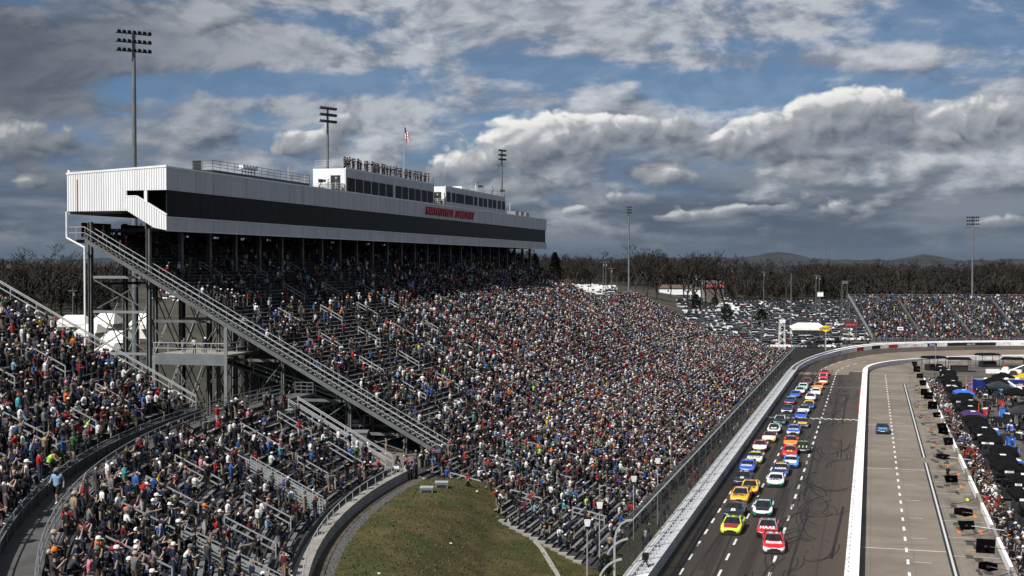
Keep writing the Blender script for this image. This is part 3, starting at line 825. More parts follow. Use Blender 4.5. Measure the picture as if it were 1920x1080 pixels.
# bank of steel: columns, beams and braces
GZ = 5.2
FR = 6.75
cols_t = [-87.2, -79.6, -71.0, -63.0, -55.0, -48.5]
def deck_z(t): return Z_UP + RISE_U * (T_UP - t) / PITCH_T - 0.6
me_cols = {}
nfr = int((S1 - S0) / FR) + 1
for f in range(nfr):
    s_ = S0 - 0.0 + f * FR
    for c_, t in enumerate(cols_t):
        if f > 7 and c_ > 1: continue
        top = 31.0 if c_ < 2 else deck_z(t); w = 0.46 if c_ < 2 else 0.36
        if c_ not in me_cols:
            b = MB(); b.box(-w / 2, w / 2, -w / 2, -w / 2 + 0.07, 0, top - GZ); b.box(-w / 2, w / 2, w / 2 - 0.07, w / 2, 0, top - GZ); b.box(-0.05, 0.05, -w / 2 + 0.071, w / 2 - 0.071, 0, top - GZ)
            me_cols[c_] = b.mesh('column', m_steel)
        put('column', me_cols[c_], gs, T(s_ - (0.35 if f == 0 and c_ < 2 else 0), t, GZ), TROT)
def beam(p, q, w=0.22, h=0.3, mat=None, name='beam'): b = MB(); b.bar(p, q, w, h); return b.build(name, mat or m_steel, gs)
for z in (24.6, 20.6, 15.8, 11.0):
    beam(T(S0 - 0.3, -87.0, z), T(S0 - 0.3, -79.8, z), mat=m_steel_pale)
for (za, zb) in ((24.6, 20.6), (20.6, 15.8), (15.8, 11.0), (11.0, 6.0)):
    beam(T(S0 - 0.3, -87.0, za - 0.2), T(S0 - 0.3, -79.8, zb + 0.2), 0.12, 0.12, name='brace')
    beam(T(S0 + 0.1, -79.8, za - 0.2), T(S0 + 0.1, -87.0, zb + 0.2), 0.12, 0.12, name='brace')
for f in range(5):
    sa, sb = S0 + f * FR, S0 + (f + 1) * FR
    for t in (-87.2, -79.6, -71.0, -63.0, -55.0):
        lo, hi = GZ + 0.5, min(deck_z(t), 24) - 0.4
        zs = [lo, hi] if hi - lo < 7 else [lo, (lo + hi) / 2, hi]
        for a, c in zip(zs, zs[1:]):
            beam(T(sa, t, a), T(sb, t, c), 0.10, 0.10, name='brace'); beam(T(sa, t + .12, c), T(sb, t + .12, a), 0.10, 0.10, name='brace')
        beam(T(sa, t, hi + 0.2), T(sb, t, hi + 0.2), 0.2, 0.3)
for f in range(4):
    s_ = S0 + f * FR
    for ta, tb in zip(cols_t[1:], cols_t[2:]):
        h = deck_z(tb) - 0.5; beam(T(s_, ta, h), T(s_, tb, h), 0.2, 0.3)
        beam(T(s_, ta, GZ + 0.6), T(s_, tb, h), 0.1, 0.1, name='brace'); beam(T(s_ + .12, ta, h), T(s_ + .12, tb, GZ + 0.6), 0.1, 0.1, name='brace')
# black sheet standing in for the deep shade below the seats, with a yellow awning before it
b = MB(); b.hexa([T(S0 + 34, t_, z_) for t_, z_ in ((-86, GZ), (-86, 22), (-74, 20), (-46, 6.2), (-46, GZ))], [T(S0 + 34.4, t_, z_) for t_, z_ in ((-86, GZ), (-86, 22), (-74, 20), (-46, 6.2), (-46, GZ))]); b.build('under_shade_sheet', m_black, gs)
# landing below the stair
L0, L1, LTA, LTB = S0 - 4.6, S0 + 3.0, -76.4, -67.6
LZ = 16.2
b = MB(); b.tbox(L0, L1 + 5, LTA, LTB, LZ - 0.22, LZ); b.build('landing_floor', m_concrete, gs)
b = MB(); b.tbox(L0 - 0.12, L0, LTA - 0.1, LTB + 0.1, LZ - 1.15, LZ + 0.05); b.build('landing_beam', m_pole, gs)
rail_run(T(L0, LTA, LZ), T(L0, LTB, LZ), 1.25, gs, 'landing_rail', 6)
rail_run(T(L0, LTB, LZ), T(L1, LTB, LZ), 1.25, gs, 'landing_rail', 4)
for t in (LTA, LTB):
    b = MB(); b.bar(T(L0, t, GZ), T(L0, t, LZ - 0.2 if t < -70 else 19.2), 0.34); b.build('landing_post', m_steel_pale, gs)
# the ramp flights behind the landing
for k_, (sa, ta, za, sb, tb, zb) in enumerate(((S0 + 4, -76, 16, S0 + 4, -58, 10.5), (S0 + 8, -58, 10.5, S0 + 8, -74, 5.6))):
    b = MB(); b.bar(T(sa, ta, za), T(sb, tb, zb), 1.6, 0.25); b.build('ramp_flight', m_steel, gs)
    rail_run(T(sa - 0.8, ta, za), T(sb - 0.8, tb, zb), 1.1, gs, 'ramp_rail', 8)
# lattice mast of the restroom corner and other near yard pieces
YZ = 5.6
mast = empty('lattice_frame', at_z(628, 815, YZ), label='grey X braced steel frame standing on the yard under the end stair', cat='frame')
pa, pb = at_z(607, 812, YZ), at_z(649, 815, YZ)
for q in (pa, (pa + pb) / 2, pb):
    b = MB(); b.bar(q, q + Vector((0, 0, 5.3)), 0.26 if q is not (pa + pb) / 2 else 0.14); b.build('upright', m_steel_pale, mast)
for a, c in ((0.2, 2.6), (2.6, 0.2), (2.6, 5.0), (5.0, 2.6)):
    b = MB(); b.bar(pa + Vector((0, 0, a)), pb + Vector((0, 0, c)), 0.1); b.build('brace', m_steel_pale, mast)
b = MB(); b.bar(at_z(500, 812, YZ) + Vector((0, 0, 5.3)), pb + Vector((0, 0, 5.3)), 0.25, 0.25); b.build('top_beam', m_steel_pale, mast)

# ================================================================== tower over the top rows
TF, TB = -76.8, -89.7
ZB, ZW0, ZW1, ZT = 29.95, 31.4, 34.5, 37.0
tw = empty('press_tower', T(216, -83, ZB), label='long white metal press tower with a dark band of windows above the top rows', cat='building')
def tw_box(name, s0, s1, t0, t1, z0, z1, mat, parent=tw): b = MB(); b.tbox(s0, s1, t0, t1, z0, z1); return b.build(name, mat, parent)
E0 = S0 - 1.2; E1 = S1 + 0.6
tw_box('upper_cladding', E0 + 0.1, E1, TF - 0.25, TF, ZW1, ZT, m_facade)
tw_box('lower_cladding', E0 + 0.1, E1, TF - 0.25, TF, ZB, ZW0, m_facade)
tw_box('parapet_cap', E0, E1 + 0.05, TF - 0.4, TF + 0.05, ZT, ZT + 0.22, m_white)
tw_box('sill_trim', E0 + 0.12, E1, TF - 0.2, TF + 0.06, ZW0, ZW0 + 0.10, m_white)
tw_box('lower_trim', E0 + 0.12, E1, TF - 0.2, TF + 0.04, ZB - 0.1, ZB, m_white)
tw_box('far_end_wall', E1 - 0.25, E1 - 0.01, TB, TF - 0.26, ZB, ZT, m_white)
tw_box('rear_wall', E0 + 0.1, E1 - 0.3, TB, TB + 0.25, 31.9, ZT, m_white)
tw_box('roof', E0 + 0.1, E1 - 0.3, TB + 0.26, TF - 0.42, ZT - 0.35, ZT - 0.1, m_steel_pale)
tw_box('floor_slab', E0 + 6, E1 - 0.3, TB + 0.26, TF - 0.26, ZB + 0.02, ZB + 0.4, m_dark)
tw_box('inner_screen', E0 + 6.2, E1 - 0.3, TF - 1.3, TF - 1.1, ZW0 - 0.4, ZW1 + 0.4, m_black)
PW = 2.1; n_p = int((E1 - E0 - 0.4) / PW)
b = MB(); b.box(0.03, PW - 0.03, -0.05, 0.0, ZW0 + 0.1, ZW1 - 0.002); me_pane = b.mesh('pane', m_glass)
for i in range(n_p): put('pane', me_pane, tw, T(E0 + 0.3 + i * PW, TF - 0.14, 0), TROT)
b = MB()
for i in range(n_p + 1):
    a = E0 + 0.3 + i * PW; b.tbox(a - 0.028, a + 0.028, TF - 0.2, TF - 0.085, ZW0 + 0.1, ZW1 - 0.002)
b.build('mullions', m_dark, tw, kind='stuff')
b = MB()
for i in range(int((E1 - E0) / 4.2)):
    a = E0 + 2.4 + i * 4.2; b.tbox(a - 0.02, a + 0.02, TF + 0.001, TF + 0.012, ZW1 + .02, ZT - .02); b.tbox(a - 0.02, a + 0.02, TF + 0.001, TF + 0.012, ZB + .02, ZW0 - .02)
b.build('panel_joints', m_steel_pale, tw, kind='stuff')
# end wall facing the sun, with ribs, a dark stair opening and its sloping parapet
def tw_poly(name, pts, s0, s1, mat):
    b = MB(); b.hexa([T(s0, t, z) for t, z in pts], [T(s1, t, z) for t, z in pts]); return b.build(name, mat, tw)
def tz(px, py):                                            # photo pixel -> across, height on the end wall plane
    k_ = (px - 960) / FPX; q = (540 - py) / FPX; c, s_ = math.cos(PITCH), math.sin(PITCH)
    d = Vector((k_, c + q * s_, q * c - s_)); l = E0 / (d.x * TU.x + d.y * TU.y); p_ = d * l
    return p_.x * TN.x + p_.y * TN.y, CAMH + p_.z
T_O = tz(237, 360)[0]                                       # left side of the opening
ZL = 32.2
tw_poly('end_wall', [(TB, ZL), (T_O, ZL), (T_O, ZW1), (TF, ZW1), (TF, ZT + 0.1), (TB, ZT - 0.55)][::-1], E0, E0 + 0.2, m_white)
tw_poly('end_cap', [(TB - 0.1, ZT - 0.55), (TF + 0.06, ZT + 0.1), (TF + 0.06, ZT + 0.32), (TB - 0.1, ZT - 0.33)][::-1], E0 - 0.06, E0 + 0.25, m_white)
pts = [tz(*q) for q in ((236, 369), (256, 369), (317, 403.5), (317, 427), (289, 427), (234, 392.5))]
pts[2] = (TF, pts[2][1]); pts[3] = (TF, ZB); 
tw_poly('stair_parapet', pts[::-1], E0 - 0.02, E0 + 0.18, m_white)
tw_poly('end_post', [(tz(270, 350)[0], ZW1 + .05), (tz(275.5, 350)[0], ZW1 + .05), (tz(275.5, 350)[0], tz(275, 384)[1]), (tz(270, 350)[0], tz(270, 382)[1])], E0 - 0.01, E0 + 0.21, m_white)
tw_box('stair_back', E0 + 5.9, E0 + 6.1, TB + 0.26, TF - 0.26, ZL, ZT - 0.4, m_black)
tw_box('rear_soffit', E0 + 0.25, E0 + 6, TB + 0.26, T_O, ZL - 0.05, ZL + 0.1, m_dark)
tw_box('stair_side_glass', E0 + 0.22, E0 + 6, TF - 0.12, TF - 0.06, ZW0 + 0.11, ZW1 - 0.01, m_glass)
tw_box('parapet_coping', E0 - 0.05, E0 + 0.22, T_O - 0.1, tz(256, 369)[0], tz(236, 369)[1], tz(236, 369)[1] + 0.14, m_white)
b = MB(); ta, za = tz(256, 369); b.bar(T(E0 + .08, ta, za + .07), T(E0 + .08, TF, tz(317, 403.5)[1] + 0.07), 0.28, 0.14); b.build('parapet_coping', m_white, tw)
b = MB()
def edge(poly, t):                                         # lower and upper crossing of a polygon at t
    zs = []
    for (a, z0), (c, z1) in zip(poly, poly[1:] + poly[:1]):
        if (a - t) * (c - t) < 0: zs.append(z0 + (z1 - z0) * (t - a) / (c - a))
    return sorted(zs)
wall_poly = [(TB, ZL), (T_O, ZL), (T_O, ZW1), (TF, ZW1), (TF, ZT + 0.1), (TB, ZT - 0.55)]
t = TB + 0.15
while t < TF - 0.05:
    for poly, off in ((wall_poly, 0.0), (pts, -0.02)):
        zs = edge(poly, t)
        if len(zs) >= 2 and zs[-1] - zs[0] > 0.2: b.tbox(E0 - 0.055 + off, E0 + off, t - 0.04, t + 0.04, zs[0], zs[-1])
    t += 0.31
b.build('wall_ribs', m_white, tw, kind='stuff')
b = MB(); p_ = tz(145, 336); b.bar(T(E0 - 0.10, p_[0], p_[1]), T(E0 - 0.10, p_[0], ZL), 0.07); b.build('rust_downpipe', M('rusty_pipe', (0.45, 0.30, 0.18), 0.7), tw)
b = MB(); q0 = T(E0 - 0.05, TB - 0.05, ZL); q1 = T(E0 - 0.05, TB - 0.05, tz(132, 446)[1]); q2 = T(E0 - 0.05, tz(159, 464)[0], tz(159, 464)[1]); q3 = Vector((q2.x, q2.y, 6))
for a, c in ((q0, q1), (q1, q2), (q2, q3)): b.tube(a, c, 0.11, n=6)
b.build('downpipe', m_white_paint, tw)
# balcony at the top of the stair
rail_run(T(E0 + 0.1, TB - 0.1, 29.0), T(E0 + 0.1, -87.4, 29.0), 1.4, tw, 'balcony_rail', 3)
tw_box('balcony_floor', E0 - 0.1, S1, TB - 0.2, up_row(N_UP - 1)[0] - 0.8, 28.6, 28.95, m_steel)
# red banners along the back of the top rows
m_banner = M('red_banner', (0.23, 0.02, 0.025), 0.7, 0, 0.25, 0.35)
for k_ in range(15):
    sa = S0 + 1 + k_ * 8.2; L_ = rs.uniform(5.2, 7.6)
    root = tag(put('hanging_banner', (lambda bb: (bb.tbox(sa, sa + L_, TB + 0.32, TB + 0.36, 29.3, 31.0), bb)[1])(MB()).mesh('hanging_banner', m_banner)),
               'red cloth banner tied to the railing behind the top rows', 'banner', 'red banners behind the top rows')
# letters
sL0, sL1 = s_at(797, TF), s_at(887, TF)
word = empty('name_letters', T(sL0, TF, 36), label='raised red slanted letters naming the speedway on the white facade', cat='letters')
zl = at_t(842, 400.5, TF).z
for body_, sa, sb in (('MARTINSVILLE', sL0, s_at(849, TF)), ('SPEEDWAY', s_at(852, TF), sL1)):
    gap = (sb - sa) / len(body_)
    for i, ch in enumerate(body_):
        me = text_mesh('letter', ch, 1.9, m_red, bold=0.06, shear=0.3, depth=0.12)
        w_ = max(v.co.x for v in me.vertices) - min(v.co.x for v in me.vertices)
        o = put('letter', me); o.location = T(sa + gap * (i + 0.5), TF + 0.14, zl); o.rotation_euler = (R(90), 0, TROT)
        o.scale = (gap * 1.0 / w_, 1, 1); o.parent = word; o.matrix_parent_inverse = Matrix.Translation(word.location).inverted()
# roof suites
def suite(name, label, sa, sb, h, wins, wz0, wz1, depth=5.4, niche=True):
    root = empty(name, T((sa + sb) / 2, TF - 3, ZT), label=label, cat='rooftop suite')
    tf = TF - 0.10
    z0 = ZT + 0.225
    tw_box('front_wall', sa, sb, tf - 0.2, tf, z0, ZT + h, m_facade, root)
    tw_box('side_wall', sb - 0.2, sb - 0.001, tf - depth, tf - 0.201, z0, ZT + h, m_white, root)
    tw_box('side_wall', sa, sa + 0.2, tf - depth, tf - 0.201, z0, ZT + h, m_white, root)
    tw_box('rear_wall', sa + .21, sb - .21, tf - depth, tf - depth + 0.2, z0, ZT + h, m_white, root)
    tw_box('roof', sa, sb, tf - depth, tf, ZT + h, ZT + h + 0.15, m_white, root)
    tw_box('band', sa, sb + 0.03, tf - 0.1, tf + 0.03, ZT + h + 0.15, ZT + h + 0.28, m_white, root)
    for a, c in wins:
        w_ = tw_box('window', a, c, tf + 0.001, tf + 0.03, wz0, wz1, m_dark, root)
        tw_box('pane', a + 0.07, c - 0.07, tf + 0.031, tf + 0.045, wz0 + 0.07, wz1 - 0.07, m_glass, w_)
    return root
H1 = 3.55
sA0, sA1 = s_at(650, TF), s_at(815, TF)
w1_ = [(560 + q[0] / 4, 560 + q[1] / 4) for q in ((370, 428), (434, 488), (494, 547), (553, 603), (609, 657), (663, 711), (731, 777), (782, 825), (831, 874), (879, 920), (927, 967), (972, 1011))]
suiteA = suite('rooftop_suite', 'longer white rooftop suite with twelve dark windows and a crowd on its railed roof', sA0, sA1, H1,
               [(s_at(a, TF), s_at(c, TF)) for a, c in w1_], at_t(720, 366, TF).z - 0.55, at_t(720, 348, TF).z + 0.35)
sB0, sB1 = s_at(837, TF), s_at(948, TF)
w2_ = [(800 + a / 6, 800 + c / 6) for a, c in ((232, 275), (290, 330), (338, 427), (438, 527), (540, 576), (592, 635), (645, 685), (700, 740), (750, 788), (803, 840), (852, 888))]
H2 = 3.6
suiteB = suite('rooftop_suite', 'shorter white rooftop suite with wide middle windows above the red letters', sB0, sB1, H2,
               [(s_at(a, TF), s_at(c, TF)) for a, c in w2_], ZT + 0.95, ZT + 2.75)
def roof_rail(root, sa, sb, ta, tb, z, h=1.1, mat=None):
    for p_, q_ in ((T(sa, tb, z), T(sb, tb, z)), (T(sa, ta, z), T(sa, tb, z)), (T(sb, ta, z), T(sb, tb, z))):
        n = max(2, int((q_ - p_).length / 1.8)); b = MB()
        for hh in (h, h * 0.66, h * 0.33): b.bar(p_ + Vector((0, 0, hh)), q_ + Vector((0, 0, hh)), 0.05)
        for i in range(n + 1): w_ = p_ + (q_ - p_) * (i / n); b.bar(w_, w_ + Vector((0, 0, h)), 0.05)
        b.build('roof_rail', mat or m_rail, root)
roof_rail(suiteA, sA0 + 0.1, sA1 - 0.1, TF - 5.2, TF - 0.2, ZT + H1 + 0.28)
roof_rail(suiteB, s_at(905, TF), sB1 - 0.1, TF - 5.0, TF - 0.2, ZT + H2 + 0.28, 0.9)
# camera balconies on the sunny ends
for root, sa, h in ((suiteA, sA0, H1), (suiteB, sB0, H2)):
    tw_box('door_opening', sa - 0.03, sa - 0.002, TF - 2.6, TF - 1.0, ZT + 0.6, ZT + h - 0.9, m_black, root)
    tw_box('platform', sa - 2.2, sa - 0.01, TF - 4.6, TF - 0.25, ZT + 0.23, ZT + 0.33, m_dark, root)
    roof_rail(root, sa - 2.2, sa - 0.1, TF - 4.6, TF - 0.3, ZT + 0.33, 1.0)
# open railed deck on the left part of the roof
dk = empty('roof_deck', T(150, TF - 4, ZT), label='long dark railed walkway deck on the tower roof left of the suites', cat='deck')
dA, dB = s_at(408, TF), s_at(588, TF)
tw_box('deck_floor', dA, dB, TF - 3.4, TF - 0.6, ZT + 0.32, ZT + 0.62, m_dark, dk)
b = MB()
for s_ in np.arange(dA + 1, dB, 4): b.tbox(s_ - .06, s_ + .06, TF - 2.6, TF - 2.4, ZT - 0.1, ZT + 0.33)
b.build('deck_feet', m_dark, dk, kind='stuff')
roof_rail(dk, dA, dB, TF - 3.4, TF - 0.6, ZT + 0.62, 1.15, m_steel)
tw_box('deck_screen', dA, dA + 0.1, TF - 3.3, TF - 2.2, ZT + 0.62, ZT + 1.75, m_dark, dk)
def rooftop_box(name, label, cat, sa, sb, ta, tb, z0, z1, mat, fan=True):
    root = empty(name, T((sa + sb) / 2, (ta + tb) / 2, z0), label=label, cat=cat)
    b = MB(); b.tbox(sa, sb, ta, tb, z0 + 0.12, z1); b.build('casing', mat, root)
    b = MB(); b.tbox(sa + .1, sa + .3, ta + .1, tb - .1, z0, z0 + .12); b.tbox(sb - .3, sb - .1, ta + .1, tb - .1, z0, z0 + .12); b.build('skids', m_dark, root)
    if fan:
        b = MB(); b.tube(T((sa + sb) / 2, (ta + tb) / 2, z1), T((sa + sb) / 2, (ta + tb) / 2, z1 + 0.16), 0.4, n=12); b.build('fan', m_dark, root)
    return root
rooftop_box('air_unit', 'dark grey air handling unit on the roof beside the tallest light pole', 'air unit', S0 + 18, S0 + 20.4, -90.2, -87.2, ZT - 0.2, ZT + 0.75, m_steel)
for k_, xx in enumerate((962, 972, 982)):
    sa = s_at(xx, TF - 2); rooftop_box('air_unit', 'pale air conditioning unit near the far end of the tower roof', 'air unit', sa, sa + 2.6, TF - 3.4, TF - 1.4, ZT - 0.1, ZT + 1.35, m_steel_pale)
    if k_ == 2: break
for o in [o for o in bpy.data.objects if o.name.startswith('air_unit') and 'pale' in o['label']]: o['group'] = 'air units at the far end of the roof'
# speaker rack on the deck
root = empty('speaker_rack', T(s_at(460, TF - 2), TF - 2, ZT + 0.62), label='white topped rack of lamps standing on the roof deck', cat='rack')
sa = s_at(455, TF - 2); sb = s_at(478, TF - 2)
for i in range(5):
    a = sa + (sb - sa) * i / 4; b = MB(); b.bar(T(a, TF - 2, ZT + .62), T(a, TF - 2, ZT + 1.5), 0.06); b.build('upright', m_dark, root)
    b = MB(); b.tbox(a - .35, a + .35, TF - 2.3, TF - 1.7, ZT + 1.5, ZT + 2.05); b.build('lamp_box', m_white_paint, root)
b = MB(); b.bar(T(sa, TF - 2, ZT + 1.15), T(sb, TF - 2, ZT + 1.15), 0.08); b.build('cross_bar', m_dark, root)
def mast_thin(name, label, cat, base, h, r=0.05, mat=None, extras=()):
    root = empty(name, base, label=label, cat=cat)
    b = MB(); b.tube(base, base + Vector((0, 0, h)), r, r * 0.5, 6); b.build('rod', mat or m_rail, root)
    b = MB(); b.box(base.x - .2, base.x + .2, base.y - .2, base.y + .2, base.z - .08, base.z + .1); b.build('foot', m_dark, root)
    return root
p_ = T(s_at(541, TF - 5), TF - 5, ZT - 0.1); mast_thin('antenna', 'pale brown whip antenna behind the roof deck', 'antenna', p_, 3.6, 0.07, M('tan_rod', (0.5, 0.4, 0.28)))
p_ = T(s_at(571, TF - 5), TF - 5, ZT - 0.1); mast_thin('antenna', 'thin leaning white whip antenna close to the longer suite', 'antenna', p_, 2.7, 0.06, m_white_paint)
p_ = T(s_at(892, TF - 4), TF - 4, ZT + H2 + .15); mast_thin('antenna', 'short white antenna on the shorter suite roof', 'antenna', p_, 2.6, 0.09, m_white_paint)
p_ = T(s_at(956, TF - 3), TF - 3, ZT - 0.1); mast_thin('antenna', 'white antenna beside the air units at the far roof end', 'antenna', p_, 3.2, 0.08, m_white_paint)
tw_box('roof_shed', s_at(866, TF - 3), s_at(893, TF - 3), TF - 5, TF - 3, ZT + H2 + .15, ZT + H2 + 1.3, m_white, suiteB)
# flag
base = T(s_at(758, TF - 5), TF - 5, ZT + H1 + .15)
ztop = at_y(758, 235, base.y).z
fl = empty('flag_pole', base, label='tall thin flagpole with a limp striped flag on the longer suite roof', cat='flag')
b = MB(); b.tube(base, Vector((base.x, base.y, ztop)), 0.10, 0.05, 6); b.build('pole', m_rail, fl)
b = MB(); b.tube((base.x, base.y, ztop), (base.x, base.y, ztop + 0.2), 0.11, n=8); b.build('finial', m_rail, fl)
m_flag = bpy.data.materials.new('striped_cloth'); m_flag.use_nodes = True; E.tree = m_flag.node_tree
_tc = E.tree.nodes.new('ShaderNodeTexCoord'); _sx = E.tree.nodes.new('ShaderNodeSeparateXYZ'); E.tree.links.new(_tc.outputs['UV'], _sx.inputs[0])
_u, _v = E(_sx.outputs[0]), E(_sx.outputs[1])
_stripe = esmooth(E.m('ABSOLUTE', E.m('FRACT', _v * 6.5) - 0.5), 0.24, 0.26)
_c = emix(_stripe, (0.42, 0.02, 0.03), (0.75, 0.74, 0.72))
_cant = E.m('MULTIPLY', E.m('LESS_THAN', _u, 0.4), E.m('GREATER_THAN', _v, 0.46)); _c = emix(_cant, _c, (0.02, 0.025, 0.10))
E.tree.links.new(_c, E.tree.nodes['Principled BSDF'].inputs['Base Color'])
b = MB(); nu, nv = 9, 14; uvs = []
for j in range(nv + 1):
    for i in range(nu + 1):
        a, c = i / nu, j / nv
        x = a * (0.9 - 0.5 * c * 0); drop = a * 1.9
        b.v.append((base.x + 0.1 + a * 0.75 + 0.12 * math.sin(a * 9), base.y + 0.35 * math.sin(a * 11 + c * 3) * a, ztop - 0.3 - (1 - c) * 1.9 - drop * (0.8 + 0.2 * math.sin(c * 4))))
        uvs.append((a, c))
b.f = [(j * (nu + 1) + i, j * (nu + 1) + i + 1, (j + 1) * (nu + 1) + i + 1, (j + 1) * (nu + 1) + i) for j in range(nv) for i in range(nu)]; b.m = [0] * len(b.f)
o = b.build('flag_cloth', m_flag, fl, smooth=True); ul = o.data.uv_layers.new(name='UV')
for l in o.data.loops: ul.data[l.index].uv = uvs[l.vertex_index]

# ================================================================== light poles
def light_pole(label, base, ztop, rows, per, w, face, r=0.42, group=None, mat=None):
    root = empty('light_pole', base, label=label, cat='light pole', group=group)
    top = Vector((base.x, base.y, ztop)); b = MB()
    b.tube(base, top, r, r * 0.45, 12, cap=False)
    b.build('pole', mat or m_pole, root, smooth=True)
    ax = Vector((math.cos(face), math.sin(face), 0)); nn = Vector((math.sin(face), -math.cos(face), 0))
    for q in range(rows):
        z = ztop - 0.2 - q * 1.15; c = Vector((base.x, base.y, z)); b = MB()
        b.bar(c - ax * w / 2, c + ax * w / 2, 0.14); b.build('cross_arm', m_dark, root)
        for i in range(per):
            p_ = c + ax * (w * ((i + 0.5) / per - 0.5)) + Vector((0, 0, 0.32))
            b = MB(); b.tube(p_ - nn * 0.05, p_ + nn * 0.42 - Vector((0, 0, 0.22)), 0.16, 0.27, 8); b.build('floodlight', m_black, root, smooth=False)
    return root
TP = -92.5
p_ = at_t(253, 500, TP); light_pole('tallest grey light pole with three rows of seven lamps behind the sunny tower end', Vector((p_.x, p_.y, 6.5)), at_t(255, 62, TP).z, 3, 7, 4.6, R(32), 0.5)
p_ = at_t(615, 500, TP); light_pole('grey light pole with three lamp rows rising behind the longer rooftop suite', Vector((p_.x, p_.y, 6.5)), at_t(615, 203, TP).z, 3, 6, 3.9, R(50))
p_ = at_t(941, 500, TP); light_pole('grey light pole with three short lamp rows behind the shorter rooftop suite', Vector((p_.x, p_.y, 7)), at_t(941, 282, TP).z, 3, 4, 2.9, R(50))
p_ = at_y(1179, 560, 520); light_pole('pale blue grey light pole standing behind the crowd near the white shed', Vector((p_.x, p_.y, 8)), at_y(1179, 388, 520).z, 3, 3, 2.8, R(30), 0.5)
p_ = at_y(1823, 560, 431); light_pole('grey light pole with a wide lamp head behind the far turn bleachers', Vector((p_.x, p_.y, 0)), at_y(1823, 407, 431).z, 3, 6, 4.4, R(0), 0.42)
p_ = at_y(1483, 640, 430); light_pole('slim grey pole with a small cross arm beside the white tent', Vector((p_.x, p_.y, 0)), at_y(1483, 508, 430).z, 1, 4, 2.6, R(0), 0.22)

# ================================================================== near curved stand
def N(r, phi, z=0.0):
    """point of the near stand: distance from its centre, angle in degrees"""
    a = R(phi); return Vector((CX - r * math.cos(a), CY + r * math.sin(a), z))
ns = empty('near_grandstand', N(124, -2, 6), label='curved aluminium bleacher stand with a middle walkway beside the grass bank', cat='grandstand')
NR, NZ, NPITCH, NRISE = 116.3, 7.0, 0.80, 0.44
N_LO, N_HI = 14, 25
PH0, PH_LO, PH_HI = -24.0, 13.0, 7.6
def nlow(i): return NR + NPITCH * i, NZ + NRISE * i
RW0 = NR + NPITCH * N_LO; ZW = NZ + NRISE * N_LO - 0.15; RW1 = RW0 + 2.0
def nhi(i): return RW1 + 0.25 + NPITCH * i, ZW + 0.75 + NRISE * i
def arc_box(b, r0, r1, p0, p1, z0, z1, step=1.6, m=0):
    n = max(2, int(abs(p1 - p0) / step) + 1); base = len(b.v)
    for i in range(n):
        p = p0 + (p1 - p0) * i / (n - 1)
        for r, z in ((r0, z0), (r1, z0), (r1, z1), (r0, z1)): b.v.append(tuple(N(r, p, z)))
    for i in range(n - 1):
        for j in range(4): b.f.append((base + 4 * i + j, base + 4 * i + 4 + j, base + 4 * i + 4 + (j + 1) % 4, base + 4 * i + (j + 1) % 4)); b.m.append(m)
    b.f += [tuple(base + j for j in range(4)), tuple(base + 4 * (n - 1) + 3 - j for j in range(4))]; b.m += [m, m]
b = MB()
for i in range(N_LO): r, z = nlow(i); arc_box(b, r, r + NPITCH - 0.003, PH0, PH_LO, z - 0.46, z)
b.build('lower_deck', m_deck, ns, kind='stuff')
b = MB()
for i in range(N_HI): r, z = nhi(i); arc_box(b, r, r + NPITCH - 0.003, PH0, PH_HI, z - 0.46, z)
b.build('upper_deck', m_deck, ns, kind='stuff')
m_walk = M('walkway_slab', (0.052, 0.050, 0.048), 0.9, 0, 0.25, 0.6, bump=0.1)
b = MB(); arc_box(b, RW0 - 0.0, RW1, PH0, PH_LO + 4, ZW - 0.3, ZW); b.build('walkway', m_walk, ns)
b = MB(); arc_box(b, RW1 + 0.002, RW1 + 0.24, PH0, PH_HI, ZW - 0.3, ZW + 0.75); b.build('walkway_shade_strip', m_black, ns)  # black strip painted for the shade under the rail
b = MB(); arc_box(b, NR - 0.95, NR - 0.01, PH0, PH_LO + 2.2, 4.4, 6.5); b.build('front_walk', m_concrete, ns)
b = MB(); arc_box(b, NR - 1.12, NR - 0.952, PH0, PH_LO + 2.2, 4.4, 6.62); b.build('front_kerb', m_concrete, ns)
SECN = 4.1
def nsec(p0, p1):
    out = []; k = math.floor((p0 + 26.0) / SECN)
    while -26.0 + k * SECN < p1:
        a, c = max(p0, -26.0 + k * SECN + 0.28), min(p1, -26.0 + (k + 1) * SECN - 0.28)
        if c - a > 0.8: out.append((a, c))
        k += 1
    return out
def nbench(r, z, a, c):
    b = MB(); arc_box(b, r + 0.40, r + 0.68, a, c, z + 0.40, z + 0.445, 1.0)
    for q in (0.12, 0.5, 0.88):
        p_ = N(r + 0.54, a + (c - a) * q); b.box(p_.x - .05, p_.x + .05, p_.y - .03, p_.y + .03, z, z + 0.40)
    return b.build('bench', m_alu, ns)
nslots = []
for i in range(N_LO):
    r, z = nlow(i)
    for a, c in nsec(PH0, PH_LO - 0.3): nbench(r, z, a, c); nslots.append((r, z, a, c, 'lower'))
for i in range(N_HI):
    r, z = nhi(i)
    for a, c in nsec(PH0, PH_HI - 0.2):
        if i < 21: nbench(r, z, a, c)
        nslots.append((r, z, a, c, 'upper'))
def npt(fn, i, p): r, z = fn(i); return N(r + 0.2, p, z)
def nrail(pts, h, name, mids=(0.5,), r=0.04, posts=True):
    b = MB()
    for p_, q_ in zip(pts, pts[1:]):
        for m_ in (1.0,) + tuple(mids): b.bar(p_ + Vector((0, 0, h * m_)), q_ + Vector((0, 0, h * m_)), r * 2)
    if posts:
        for p_ in pts: b.bar(p_ - Vector((0, 0, .05)), p_ + Vector((0, 0, h)), r * 1.8)
    return b.build(name, m_pole if 'walkway' in name else m_rail, ns)
